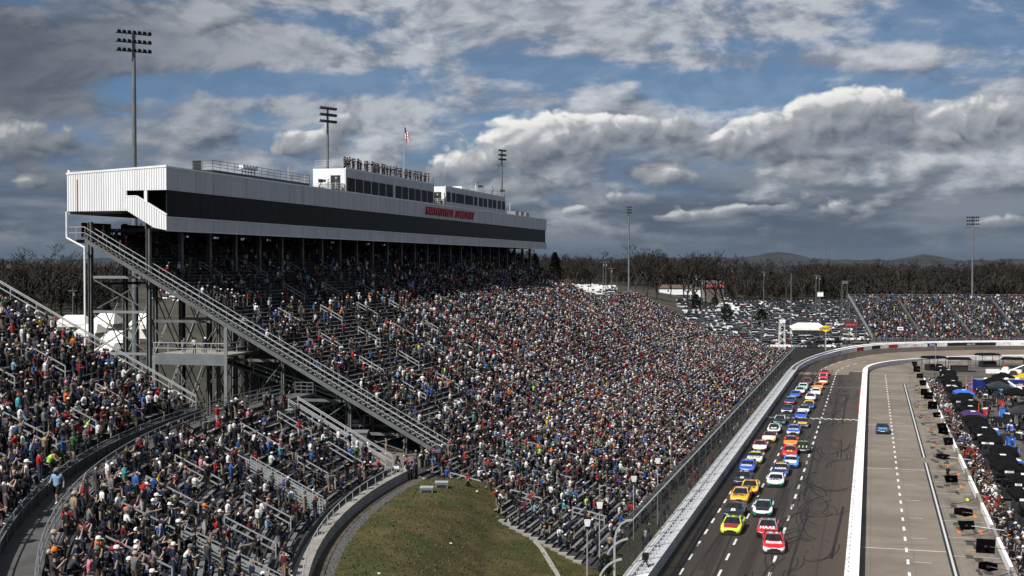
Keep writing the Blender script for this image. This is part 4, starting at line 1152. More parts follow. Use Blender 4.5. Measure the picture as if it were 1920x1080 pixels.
# end rails
nrail([npt(nhi, i, PH_HI) for i in range(0, N_HI, 3)], 1.1, 'end_rail', (0.88, 0.45))
nrail([npt(nlow, i, PH_LO) for i in range(0, N_LO, 3)], 1.1, 'end_rail', (0.85, 0.45))
nrail([npt(nlow, i, PH_LO + 1.0) for i in range(0, N_LO, 3)], 1.1, 'end_rail', (0.85, 0.45))
# walkway rails either side
nrail([N(RW1 - 0.06, p, ZW) for p in np.arange(PH0, PH_HI + 0.1, 1.15)], 1.1, 'walkway_rail', (0.66,), 0.028)
nrail([N(RW0 + 0.1, p, ZW) for p in np.arange(PH0, PH_LO + 1.0, 1.3)], 1.1, 'walkway_rail', (0.66, 0.33), 0.03)
nrail([N(RW1 - 0.06, p, ZW) for p in np.arange(PH_HI + .4, PH_LO + 4, 1.3)], 1.1, 'walkway_rail', (0.66, 0.33), 0.03)
nrail([N(r, PH_LO + 4, ZW) for r in np.linspace(RW0, RW1, 4)], 1.1, 'walkway_rail', (0.66, 0.33), 0.03)
nrail([N(NR - 0.88, p, 6.5) for p in np.arange(PH0, PH_LO + 2.2, 1.25)], 1.05, 'front_rail', (), 0.025)
k = 0
while -26.0 + k * SECN < PH_LO:
    p_ = -26.0 + k * SECN; k += 1
    if p_ < PH0 + 1: continue
    for i0 in (1, 7): nrail([npt(nlow, i, p_) for i in (i0, i0 + 4)], 0.95, 'aisle_rail')
    if p_ < PH_HI - 1:
        for i0 in (1, 8, 15): nrail([npt(nhi, i, p_) for i in (i0, i0 + 4)], 0.95, 'aisle_rail')
# broad ramps with many rails through the lower rows (as at the disabled platforms)
for pc in (-9.6, 2.7):
    pts = [npt(nlow, i, pc) for i in range(0, 8)]
    b = MB(); b.bar(pts[0], pts[-1], 1.1, 0.1); b.build('ramp', m_steel_pale, ns)
    for dp in (-0.30, 0.30):
        nrail([npt(nlow, i, pc + dp) for i in range(0, 8)], 1.2, 'ramp_rail', (0.8, 0.6, 0.4, 0.2), 0.03)
for i in range(N_LO):
    if i % 2: continue
    r, z = nlow(i); b = MB(); arc_box(b, r, r + NPITCH, PH_LO + 0.15, PH_LO + 0.9, z - 0.3, z + .02); b.build('end_step', m_steel_pale, ns)
# path and gravel strip at the foot of the stand
m_path = M('worn_path', (0.050, 0.037, 0.025), 0.95, 0, 0.3, 0.6)
m_gravel = M('grey_gravel', (0.062, 0.061, 0.058), 0.95, 0, 0.5, 5.0, bump=0.8, bscale=12)
def ring_sheet(name, r0, r1, p0, p1, dz, mat):
    us = list(np.linspace(r0, r1, 7)); vs = list(np.linspace(p0, p1, 60))
    def f(r, p): q = N(r, p); q.z = ground_z(q.x, q.y) + dz; return q
    return sheet_from(f, us, vs, name, mat)
ring_sheet('path', 114.4, 115.25, PH0, PH_LO + 1.5, 0.045, m_path)
ring_sheet('gravel_strip', 113.7, 114.4, PH0, PH_LO + 1.5, 0.05, m_gravel)
gb = MB(); rs = random.Random(21)
for i in range(2600):
    q = N(rs.uniform(113.7, 114.4), rs.uniform(-12, PH_LO + 1)); z = ground_z(q.x, q.y) + 0.04; k_ = rs.uniform(0.05, 0.13)
    gb.add([(q.x - k_, q.y - k_ * .6, z), (q.x + k_, q.y - k_ * .4, z), (q.x + .2 * k_, q.y + k_, z), (q.x, q.y, z + k_)], [(0, 1, 3), (1, 2, 3), (2, 0, 3)])
gb.build('gravel', m_gravel, kind='stuff')
# concrete kerb at the foot of the grass, and yard slab by the stair
pts = [at_z(x, y, 0.9) for x, y in ((1150, 1250), (1075, 1130), (1040, 1082), (1015, 1052), (985, 1030), (950, 1008))]
for p_ in pts: p_.z = ground_z(p_.x, p_.y) + 0.07
pts += [Vector((*T(low_start(low_row(j)[0]) - 1.0, low_row(j)[0])[:2], low_row(j)[1] - 0.1)) for j in (12, 16, 20, 24)]
strip('kerb', pts, 0.45, m_concrete, None, 'structure')
yard = MB()
q = [T(112.0, -41.8), T(112.0, -90), T(300, -90), T(300, -43.7)]
q = [N(NR - 2.2, PH_LO + 1.5), N(NR + 12, PH_LO + 2), T(116, -92), T(290, -92), T(290, -44), T(118.5, -42.6)]
yard.add([(v_.x, v_.y, 5.56) for v_ in q], [tuple(range(len(q)))[::-1]]); yard.build('yard_paving', M('yard_concrete', (0.10, 0.09, 0.078), 0.9, 0, 0.2, 0.4), kind='structure')
# boxes at the head of the gravel strip
for k_, (x, y) in enumerate(((800, 928), (828, 918))):
    p_ = at_z(x, y, 5.5); root = empty('cable_box', p_, label='grey cable box at the head of the gravel strip, ' + ('nearer the path' if k_ == 0 else 'nearer the concrete steps'), cat='box')
    b = MB(); b.box(p_.x - .55, p_.x + .55, p_.y - .4, p_.y + .4, 5.3, 6.15); b.build('casing', m_steel_pale, root)
    b = MB(); b.box(p_.x - .6, p_.x + .6, p_.y - .45, p_.y + .45, 6.151, 6.25); b.build('lid', m_rail, root)
    b = MB(); b.box(p_.x - .45, p_.x + .45, p_.y - .43, p_.y - .401, 5.5, 6.0); b.build('vent', m_dark, root)
# loudspeakers on posts before the front rows
for k_, (x, y, yt, Y) in enumerate(((1101, 1075, 985, 103), (1124, 1078, 952, 106), (1188, 1000, 902, 118), (1233, 960, 868, 127))):
    zt = at_y(x, yt, Y).z; p_ = at_y(x, y, Y); zb = ground_z(p_.x, p_.y) - 0.1
    root = empty('speaker_post', Vector((p_.x, p_.y, zb)), label='pale loudspeaker horn on a slim grey post in the front rows', cat='loudspeaker', group='loudspeaker posts in the front rows')
    b = MB(); b.tube((p_.x, p_.y, zb), (p_.x, p_.y, zt), 0.06, 0.05, 6); b.build('post', m_rail, root)
    b = MB(); b.hexa([(p_.x - .18, p_.y - .18, zt - .05), (p_.x + .18, p_.y - .18, zt - .05), (p_.x + .15, p_.y + .15, zt - .05), (p_.x - .15, p_.y + .15, zt - .05)],
                     [(p_.x - .28, p_.y - .24, zt + .5), (p_.x + .28, p_.y - .24, zt + .5), (p_.x + .16, p_.y + .16, zt + .45), (p_.x - .16, p_.y + .16, zt + .45)]); b.build('horn', m_white_paint, root)
    b = MB(); b.box(p_.x - .12, p_.x + .12, p_.y - .1, p_.y + .1, zt - .25, zt - .05); b.build('bracket', m_dark, root)
# restroom sign by the stair
p_ = at_z(668, 835, YZ)
root = empty('restroom_sign', p_, label='hanging sign with the word MEN above a checkered strip beside the dark yard opening', cat='sign')
zc = at_y(668, 793, p_.y).z
b = MB(); b.box(p_.x - 1.05, p_.x + .75, p_.y - .06, p_.y + .06, zc - .1, zc + .45); b.build('board', m_dark, root)
for i in range(12):
    b = MB(); x0 = p_.x - 1.05 + i * .15; b.box(x0, x0 + .15, p_.y - .1, p_.y - .062, zc - (.38 if i % 2 else .24), zc - (.24 if i % 2 else .1)); b.build('check', m_white_paint, root)
o = put('lettering', text_mesh('lettering', 'MEN', 0.42, M('pale_text', (0.35, 0.37, 0.42)), bold=0.01)); o.location = (p_.x - 0.1, p_.y - 0.075, zc + 0.16); o.rotation_euler = (R(90), 0, 0); o.parent = root; o.matrix_parent_inverse = Matrix.Translation(root.location).inverted()
b = MB()
for a_, c_ in (((.95, -.25), (1.55, -.25)), ((.95, .85), (1.55, .85)), ((.95, -.25), (.95, .85)), ((1.55, -.25), (1.55, .85))): b.bar((p_.x + a_[0], p_.y, zc + a_[1]), (p_.x + c_[0], p_.y, zc + c_[1]), 0.06)
b.build('side_frame', M('pink_frame', (0.5, 0.38, 0.36)), root)
b = MB(); b.bar((p_.x + .8, p_.y, p_.z), (p_.x + .8, p_.y, zc + .9), 0.1); b.bar((p_.x - 1, p_.y, p_.z), (p_.x - 1, p_.y, zc + .4), 0.08); b.build('posts', m_steel_pale, root, kind='stuff')
p_ = at_z(660, 850, YZ); root = empty('ticket_booth', p_, label='small grey booth with a pale blue lit panel under the stair', cat='booth')
b = MB(); b.box(p_.x - .6, p_.x + 1.6, p_.y, p_.y + 1.6, YZ, YZ + 2.2); b.build('walls', m_steel, root)
b = MB(); b.box(p_.x - .7, p_.x + 1.7, p_.y - .1, p_.y + 1.7, YZ + 2.201, YZ + 2.35); b.build('roof', m_steel_pale, root)
b = MB(); b.box(p_.x - .5, p_.x + .05, p_.y - .03, p_.y - .002, YZ + .9, YZ + 2.1); b.build('panel', M('pale_blue_panel', (0.45, 0.62, 0.66)), root)

# ================================================================== far stand on the turn
FY0, FZ0, FN = 397.0, 2.6, 34
FX0, FX1 = 112.0, 205.0
FP, FRZ = 0.86, 0.37
fs = empty('far_grandstand', (150, FY0, 2), label='long aluminium bleacher stand full of people around the far turn', cat='grandstand')
b = MB()
for i in range(FN): b.box(FX0, FX1, FY0 + FP * i, FY0 + FP * (i + 1) - .003, FZ0 + FRZ * i - 0.4, FZ0 + FRZ * i)
b.build('deck', m_deck, fs, kind='stuff')
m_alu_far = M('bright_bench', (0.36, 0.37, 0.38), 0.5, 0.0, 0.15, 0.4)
FSEC = 15.5
rest = MB(); fslots = []
b = MB(); b.box(0, FSEC - 1.6, -0.15, 0.15, 0.40, 0.45); me_fb = b.mesh('bench', m_alu_far)
for i in range(FN):
    for k in range(6):
        x0 = FX0 + 0.8 + k * FSEC; put('bench', me_fb, fs, (x0, FY0 + FP * i + 0.55, FZ0 + FRZ * i)); fslots.append((x0, x0 + FSEC - 1.6, FY0 + FP * i, FZ0 + FRZ * i))
def frail(p_, q_, h, n, name='rail', r=0.06):
    b = MB(); p_, q_ = Vector(p_), Vector(q_)
    for hh in (h, h * .5): b.bar(p_ + Vector((0, 0, hh)), q_ + Vector((0, 0, hh)), r)
    for i in range(n): w_ = p_ + (q_ - p_) * (i / (n - 1)); b.bar(w_, w_ + Vector((0, 0, h)), r)
    return b.build(name, m_rail, fs)
zt = FZ0 + FRZ * FN; yt = FY0 + FP * FN
frail((FX0, FY0, FZ0), (FX0, yt, zt), 1.2, 18, 'end_rail', 0.09); frail((FX0, yt, zt - .3), (FX1, yt, zt - .3), 1.2, 40, 'back_rail', 0.08)
frail((FX0, FY0 - 1.5, FZ0 - .4), (FX1, FY0 - 1.5, FZ0 - .4), 1.2, 50, 'front_rail')
b = MB(); b.box(FX0 - 1, FX1, FY0 - 2.5, FY0 - .01, 0, FZ0 - .4); b.build('front_walk', m_concrete, fs)
for k in range(7):
    x0 = FX0 + k * FSEC; b = MB()
    for i in range(0, FN * 2): b.box(x0 + .05 - 0.0, x0 + .75, FY0 + FP * i / 2, FY0 + FP * i / 2 + .3, FZ0 + FRZ * i / 2 + .012, FZ0 + FRZ * i / 2 + .05)
    b.build('aisle_steps', m_steel, fs, kind='stuff')
    frail((x0 + .4, FY0 + 3, FZ0 + 3 * FRZ / FP), (x0 + .4, FY0 + 26, FZ0 + 26 * FRZ / FP), 0.95, 8, 'aisle_rail', .04)
b = MB()
for x in np.arange(FX0 + .3, FX1, 7):
    for q in (10, 20, 29): b.bar((x, FY0 + q, 0), (x, FY0 + q, FZ0 + q * FRZ / FP - .4), 0.3)
b.build('support_posts', m_steel, fs, kind='stuff')
# small white score panel on that stand
p_ = at_y(1688, 616, FY0 + 2); root = empty('panel_sign', p_, label='small white sign board with red lettering on the far bleachers', cat='sign')
b = MB(); b.box(p_.x - .9, p_.x + .9, p_.y - .05, p_.y + .05, p_.z - .5, p_.z + .5); b.build('board', m_white_paint, root)
b = MB(); b.box(p_.x - .6, p_.x + .6, p_.y - .07, p_.y - .052, p_.z - .15, p_.z + .15); b.build('lettering_band', m_red, root)
b = MB(); b.bar((p_.x, p_.y + .1, FZ0), (p_.x, p_.y + .1, p_.z), 0.1); b.build('post', m_rail, root)

# ================================================================== race cars
m_tyre = M('tyre', (0.012, 0.012, 0.012), 0.8, 0, 0.1, 3)
m_rim = M('wheel_rim', (0.03, 0.03, 0.032), 0.4, 0.5, 0.1, 3)
m_cglass = M('car_glass', (0.008, 0.009, 0.010), 0.08, 0, 0.1, 1, spec=0.5)
m_lamp = M('head_lamp', (0.62, 0.62, 0.60), 0.3, 0, 0.05, 1)
BODY = [(2.46, (.50, .58, .55, .45), (.14, .34, .50, .52)), (2.36, (.80, .86, .80, .66), (.11, .36, .56, .59)), (2.12, (.93, .98, .93, .78), (.10, .42, .65, .68)),
        (1.75, (.98, 1.0, .98, .83), (.10, .48, .75, .775)), (1.38, (.99, 1.0, .985, .84), (.10, .5, .82, .835)), (.75, (.96, .975, .95, .83), (.10, .5, .86, .905)),
        (.0, (.95, .97, .945, .82), (.10, .5, .87, .89)), (-.9, (.96, .98, .955, .84), (.10, .5, .88, .91)), (-1.42, (.99, 1.0, .985, .88), (.11, .52, .93, .97)),
        (-2.1, (.98, .99, .965, .87), (.16, .52, .93, .985)), (-2.42, (.90, .93, .90, .82), (.26, .52, .90, .96))]
def car_body_mesh():
    b = MB(); rings = []
    for y, w, z in BODY:
        rings.append([(-w[3] * .0, y, z[3] + .03), (w[3], y, z[3]), (w[2], y, z[2]), (w[1], y, z[1]), (w[0], y, z[0]), (-w[0], y, z[0]), (-w[1], y, z[1]), (-w[2], y, z[2]), (-w[3], y, z[3])])
    k = len(rings[0])
    for r in rings: b.v += r
    for i in range(len(rings) - 1):
        for j in range(k):
            a = (i * k + j, (i + 1) * k + j, (i + 1) * k + (j + 1) % k, i * k + (j + 1) % k)
            m = 1 if j in (3, 4, 5) or (j in (2, 6) and i < 2) else 0          # lower flanks in the second colour
            b.f.append(a); b.m.append(m)
    b.f.append(tuple(range(k))[::1]); b.m.append(1); b.f.append(tuple((len(rings) - 1) * k + j for j in range(k))[::-1]); b.m.append(1)
    me = b.mesh('body', [m_white, m_white], True)
    return me
me_body = car_body_mesh()
def poly_mesh(name, pts, faces, mats, smooth=False):
    b = MB(); b.add(pts, faces); return b.mesh(name, mats, smooth)
RO = [(-.66, .02, 1.275), (.66, .02, 1.275), (.67, -.95, 1.265), (-.67, -.95, 1.265)]
BA = [(-.86, 1.02, .862), (.86, 1.02, .862), (.84, -1.72, .955), (-.84, -1.72, .955)]
b = MB(); b.add([(x * .97, y, z + .004) for x, y, z in RO] + [(0, -.1, 1.315), (0, -.9, 1.305)], [(0, 1, 4), (1, 2, 5, 4), (2, 3, 5), (3, 0, 4, 5)])
b.bar(RO[0], BA[0], .075); b.bar(RO[1], BA[1], .075); b.bar(RO[2], BA[2], .09); b.bar(RO[3], BA[3], .09); b.bar(RO[0], RO[3], .07); b.bar(RO[1], RO[2], .07)
me_roof = b.mesh('roof', m_white)
me_ws = poly_mesh('windshield', [RO[0], RO[1], BA[1], BA[0], (0, .04, 1.305), (0, 1.12, .905)], [(0, 4, 5, 3), (4, 1, 2, 5)], m_cglass, True)
me_rw = poly_mesh('rear_window', [RO[3], RO[2], BA[2], BA[3]], [(1, 0, 3, 2)], m_cglass)
me_sl = poly_mesh('side_window', [RO[0], RO[3], BA[3], BA[0]], [(0, 1, 2, 3)], m_cglass); me_sr = poly_mesh('side_window', [RO[1], RO[2], BA[2], BA[1]], [(3, 2, 1, 0)], m_cglass)
b = MB(); b.box(-.80, .80, -2.44, -2.38, .95, 1.13); me_spoiler = b.mesh('spoiler', m_black)
b = MB(); b.box(-.97, .97, 2.05, 2.56, .07, .105); me_split = b.mesh('splitter', m_black)
b = MB(); b.hexa([(-.6, 2.475, .18), (.6, 2.475, .18), (.62, 2.40, .18), (-.62, 2.40, .18)], [(-.56, 2.485, .40), (.56, 2.485, .40), (.6, 2.40, .40), (-.6, 2.40, .40)]); me_grille = b.mesh('grille', m_black)
def lamp(sx):
    b = MB(); b.add([(sx * .50, 2.475, .44), (sx * .84, 2.335, .47), (sx * .84, 2.32, .60), (sx * .52, 2.44, .57)], [(0, 1, 2, 3) if sx > 0 else (3, 2, 1, 0)]); return b.mesh('headlight', m_lamp)
me_hl, me_hr = lamp(-1), lamp(1)
b = MB(); b.tube((-.155, 0, 0), (.155, 0, 0), .345, n=16); b.tube((.156, 0, 0), (.162, 0, 0), .24, n=12, m=1); b.tube((-.162, 0, 0), (-.156, 0, 0), .24, n=12, m=1); me_wheel = b.mesh('wheel', [m_tyre, m_rim])
b = MB(); b.add([(-.62, 2.22, .668), (.62, 2.22, .668), (.70, 1.72, .80), (-.70, 1.72, .80), (-.76, 1.12, .888), (.76, 1.12, .888), (0, 2.22, .70), (0, 1.72, .822), (0, 1.16, .912)], [(0, 6, 7, 3), (6, 1, 2, 7), (3, 7, 8, 4), (7, 2, 5, 8)])
me_hood = b.mesh('hood_panel', m_white, True)
b = MB(); b.add([(-.64, .02, 1.284), (.64, .02, 1.284), (.69, .20, 1.212), (-.69, .20, 1.212), (0, .04, 1.314), (0, .23, 1.242)], [(0, 4, 5, 3), (4, 1, 2, 5)][::1]); me_banner = b.mesh('windshield_banner', m_white)
b = MB(); b.box(-.08, .08, .55, .68, .93, 1.03); me_mirror = b.mesh('mirror', m_black)
def side_mark(k):
    b = MB(); v_ = [(k * .975, .55, .45), (k * .985, -.35, .45), (k * .972, -.35, .80), (k * .962, .55, .80)]; b.add([(x + k * .012, y, z) for x, y, z in v_], [(0, 1, 2, 3) if k < 0 else (3, 2, 1, 0)]); return b.mesh('side_number', m_white)
me_side_l, me_side_r = side_mark(-1), side_mark(1)
b = MB(); b.box(-.34, .34, 2.478, 2.492, .42, .50); me_nose = b.mesh('nose_decal', m_white)
b = MB(); b.add([(-.80, 1.14, .898), (.80, 1.14, .898), (.84, 1.02, .886), (-.84, 1.02, .886), (0, 1.19, .928), (0, 1.12, .916)], [(0, 4, 5, 3), (4, 1, 2, 5)]); me_cowl = b.mesh('cowl', m_white)
PAINTS = {}
PAL = dict(red=(.50, .012, .015), white=(.72, .72, .71), black=(.010, .010, .012), lime=(.50, .62, .03), green=(.01, .16, .11), gold=(.72, .36, .01), yellow=(.74, .48, .01), blue=(.02, .09, .42), navy=(.012, .02, .09),
           sky=(.03, .20, .55), orange=(.75, .22, .02), teal=(.05, .30, .28), grey=(.25, .25, .26), mint=(.25, .55, .40), dred=(.22, .01, .012), cream=(.62, .54, .36), purple=(.06, .02, .10))
def P_(c):
    if c not in PAINTS: PAINTS[c] = paint(c + '_paint', PAL[c])
    return PAINTS[c]
def over(o, *mats):
    for i, m in enumerate(mats):
        o.material_slots[i].link = 'OBJECT'; o.material_slots[i].material = m
def race_car(px, py, body, low, hood, roof, ban, label, num=None, ncol='white', txt=None, tcol='white', yaw=0.0, loc=None, cat='race car', group='race cars two by two on the straight'):
    p_ = loc or at_z(px, py, 0.02)
    hd = math.atan2(-TU.y, -TU.x) - R(90) + R(yaw)           # local +y points at the camera end
    f = Vector((-math.sin(hd), math.cos(hd), 0)); p_ = p_ - f * 2.35; p_.z = 0.015
    root = empty('race_car', p_, hd, label=label, cat=cat, group=group)
    def part(name, me, loc=(0, 0, 0), *mats):
        o = bpy.data.objects.new(name, me); COL.objects.link(o); o.parent = root; o.location = loc
        if mats: over(o, *mats)
        return o
    part('body', me_body, (0, 0, 0), P_(body), P_(low)); part('hood_panel', me_hood, (0, 0, 0.008), P_(hood)); part('roof', me_roof, (0, 0, 0), P_(roof))
    part('windshield', me_ws); part('rear_window', me_rw); part('side_window', me_sl); part('side_window', me_sr)
    part('windshield_banner', me_banner, (0, 0, 0.004), P_(ban)); part('spoiler', me_spoiler); part('splitter', me_split); part('grille', me_grille)
    part('headlight', me_hl); part('headlight', me_hr); part('mirror', me_mirror, (.94, 0, 0)); part('mirror', me_mirror, (-.94, 0, 0))
    for x in (-.86, .86):
        for y in (1.40, -1.40): part('wheel', me_wheel, (x, y, .345))
    dc = ('white', 'black', 'yellow', 'red')[int(px * 7 + py * 3) % 4]
    if dc in (body, low): dc = 'white' if body != 'white' else 'black'
    part('side_number', me_side_l, (0, 0, 0), P_(dc)); part('side_number', me_side_r, (0, 0, 0), P_(dc)); part('nose_decal', me_nose, (0, 0, 0), P_('white' if low in ('black', 'navy', 'dred', 'red', 'blue', 'green') else 'black'))
    part('cowl', me_cowl, (0, 0, 0), P_('black'))
    if num:
        o = part('roof_number', text_mesh('roof_number', num, 1.15, P_(ncol), bold=.035), (0, -.46, 1.325)); o.rotation_euler = (0, 0, R(180))
        o.scale = (1.0, 0.85, 1)
    if txt:
        me = text_mesh('hood_lettering', txt, .62, P_(tcol), bold=.02); w_ = max(v.co.x for v in me.vertices) - min(v.co.x for v in me.vertices)
        o = part('hood_lettering', me, (0, 1.62, .875)); o.rotation_euler = (R(9.0), 0, R(180)); k_ = min(1.5, 1.40 / w_); o.scale = (k_, 1.7, 1)
    return root
CARS = [
 (1451, 1038, 'red', 'white', 'red', 'red', 'black', 'red and white race car leading the field, white number on its roof', '21', 'white', 'Motorcraft', 'white', 5),
 (1438, 1009, 'red', 'black', 'red', 'grey', 'black', 'red and black race car with white hood lettering right behind the leader', '41', 'dred', 'HAAS', 'white', 2),
 (1369, 1003, 'lime', 'lime', 'dred', 'lime', 'black', 'lime yellow race car with a dark red hood at the front of the outside lane', '12', 'black', None, 'white', -1),
 (1373, 974, 'black', 'navy', 'black', 'black', 'black', 'black race car with red roof number and white hood marks behind the lime car', '3', 'red', 'B', 'white', -1),
 (1429, 970, 'white', 'green', 'black', 'green', 'black', 'green and white race car with a black hood behind the two red ones', '60', 'white', None, 'white', 1),
 (1385, 944, 'gold', 'gold', 'gold', 'gold', 'black', 'golden yellow race car with a black nose badge behind the black car', '20', 'white', 'DEWALT', 'black', -1),
 (1404, 929, 'yellow', 'dred', 'yellow', 'yellow', 'black', 'bright yellow race car with a dark red lower nose and red roof number', '22', 'red', 'PENNZOIL', 'dred', 1),
 (1453, 914, 'white', 'green', 'white', 'white', 'white', 'plain white race car with a green splitter on the inside lane', None, 'white', 'UNIFIRST', 'black', 0),
 (1390, 911, 'black', 'purple', 'black', 'black', 'black', 'black race car with a white oval on the hood behind the yellow cars', '19', 'white', '0', 'white', 0),
 (1463, 893, 'navy', 'blue', 'navy', 'navy', 'gold', 'dark blue race car with a white hood badge and gold windshield strip', '9', 'yellow', 'NAPA', 'white', 1),
 (1399, 887, 'blue', 'blue', 'blue', 'blue', 'blue', 'blue race car with white hood lettering in the outside lane', '17', 'white', 'FASTENAL', 'white', 0),
 (1482, 878, 'sky', 'sky', 'white', 'sky', 'white', 'bright sky blue race car with a white hood behind the dark blue one', '6', 'white', None, 'white', 1),
 (1414, 870, 'white', 'lime', 'white', 'navy', 'lime', 'white race car with a lime nose and navy roof', '16', 'white', 'CELSIUS', 'grey', 0),
 (1480, 859, 'red', 'red', 'red', 'red', 'black', 'red race car with yellow arches on its hood', '23', 'yellow', 'M', 'yellow', 1),
 (1423, 848, 'white', 'dred', 'white', 'red', 'black', 'white race car with a red roof and two dark marks on the hood', '4', 'white', '"', 'black', 0),
 (1505, 850, 'black', 'black', 'black', 'black', 'black', 'black race car with thin green claw marks on its hood', '45', 'lime', '| | |', 'lime', 1),
 (1482, 839, 'orange', 'red', 'orange', 'red', 'black', 'orange and red race car beside the black one with green marks', '71', 'white', None, 'white', 1),
 (1441, 830, 'cream', 'gold', 'white', 'dred', 'black', 'white and gold race car with a dark red roof in the outside lane', '10', 'gold', None, 'white', 0),
 (1487, 816, 'blue', 'white', 'blue', 'blue', 'blue', 'royal blue race car with broad white hood lettering and white lower nose', '24', 'white', 'LUCAS', 'white', 0),
 (1450, 814, 'white', 'black', 'black', 'white', 'black', 'black and white race car with a white roof near the finish line', '8', 'black', '88', 'white', 0),
 (1504, 803, 'black', 'grey', 'gold', 'black', 'black', 'black race car with a golden yellow hood before the finish line', '34', 'white', None, 'white', 0),
 (1461, 797, 'black', 'teal', 'black', 'white', 'black', 'dark teal race car with a white roof crossing the finish line', '47', 'black', None, 'white', 0),
 (1501, 788, 'blue', 'navy', 'blue', 'blue', 'white', 'blue race car with a white windshield strip on the finish line', '5', 'white', None, 'white', 0),
 (1506, 777, 'white', 'black', 'white', 'black', 'black', 'white race car with a black roof just past the finish line', '99', 'white', None, 'black', 0),
 (1475, 775, 'navy', 'white', 'navy', 'navy', 'black', 'navy race car with a white lower nose near the outer wall', '7', 'white', None, 'white', 0),
 (1516, 767, 'navy', 'sky', 'navy', 'yellow', 'yellow', 'navy race car with a yellow roof on the inside lane', '38', 'navy', None, 'white', 0),
 (1480, 759, 'navy', 'red', 'navy', 'navy', 'sky', 'dark blue race car with red lower nose near the outer wall', '48', 'white', None, 'white', 0),
 (1519, 753, 'white', 'dred', 'white', 'white', 'black', 'white race car with a dark red lower nose', '43', 'red', None, 'red', 0),
 (1490, 747, 'blue', 'navy', 'blue', 'blue', 'blue', 'deep blue race car following a white one along the outer wall', '42', 'white', None, 'white', 0),
 (1529, 742, 'white', 'white', 'white', 'white', 'white', 'all white race car behind the orange one', None, 'white', None, 'white', 0),
 (1499, 740, 'white', 'red', 'white', 'white', 'black', 'white race car with a red chin along the outer wall', '1', 'black', None, 'white', 0),
 (1505, 732, 'mint', 'mint', 'mint', 'white', 'white', 'mint green race car with a white roof', '77', 'green', None, 'white', 0),
 (1534, 731, 'orange', 'orange', 'orange', 'orange', 'black', 'orange race car behind the last red ones', '51', 'white', None, 'white', 0),
 (1543, 722, 'orange', 'dred', 'white', 'red', 'black', 'red orange race car with a white hood near the end of the field', '54', 'white', None, 'white', 0),
 (1513, 722, 'black', 'dred', 'black', 'red', 'black', 'black race car with a red roof by the wall at the field end', '66', 'white', None, 'white', 0),
 (1543, 713, 'red', 'white', 'red', 'white', 'black', 'red race car with a white roof, last but one of the field', '44', 'red', None, 'white', 0),
 (1546, 705, 'red', 'red', 'red', 'red', 'black', 'all red race car, last of the field', '78', 'white', None, 'white', 0)]
for c in CARS:
    race_car(c[0], c[1], *c[2:7], c[7], c[8], c[9], c[10], c[11], c[12])
race_car(1655, 814, 'black', 'navy', 'sky', 'black', 'black', 'black and blue car alone on pit road', cat='race car', group=None)

# ================================================================== pits
m_bk = M('black_canopy', (0.0055, 0.0055, 0.006), 0.95, 0, 0.3, 2, spec=0.05)
m_bluec = M('blue_canopy', (0.02, 0.10, 0.42), 0.6, 0, 0.1, 2)
m_purple = M('purple_canopy', (0.035, 0.012, 0.07), 0.6, 0, 0.1, 2)
m_hose = M('air_hose', (0.28, 0.20, 0.05), 0.7, 0, 0.2, 3)
pw = empty('pit_wall', T(180, T_WALL), label='low white wall between the pit stalls and the crews', cat='wall')
p = 60.0
while p < 300:
    b = MB(); b.tbox(p, p + 5.96, T_WALL, T_WALL + 0.3, 0.0, 0.78); b.build('wall_block', m_white_paint if int(p / 6) % 3 else m_concrete, pw); p += 6.0
rp = random.Random(5)
def lay(b, root, name, mat): b.build(name, mat, root)
top_names = {0: ('black', m_bk), 1: ('bright blue', m_bluec), 2: ('dark purple', m_purple)}
wagons = []
WAG = []
p = 101.0; i = 0
while p < 294:
    WAG.append((p, {13: 2, 18: 1, 3: 1}.get(i, 0))); p += rp.uniform(5.9, 9.2); i += 1
def local_thing(name, loc, rz, label, cat, group=None): return empty(name, loc, rz, label=label, cat=cat, group=group)
def lp(root, name, b, mats): 
    o = bpy.data.objects.new(name, b.mesh(name, mats)); COL.objects.link(o); o.parent = root; return o
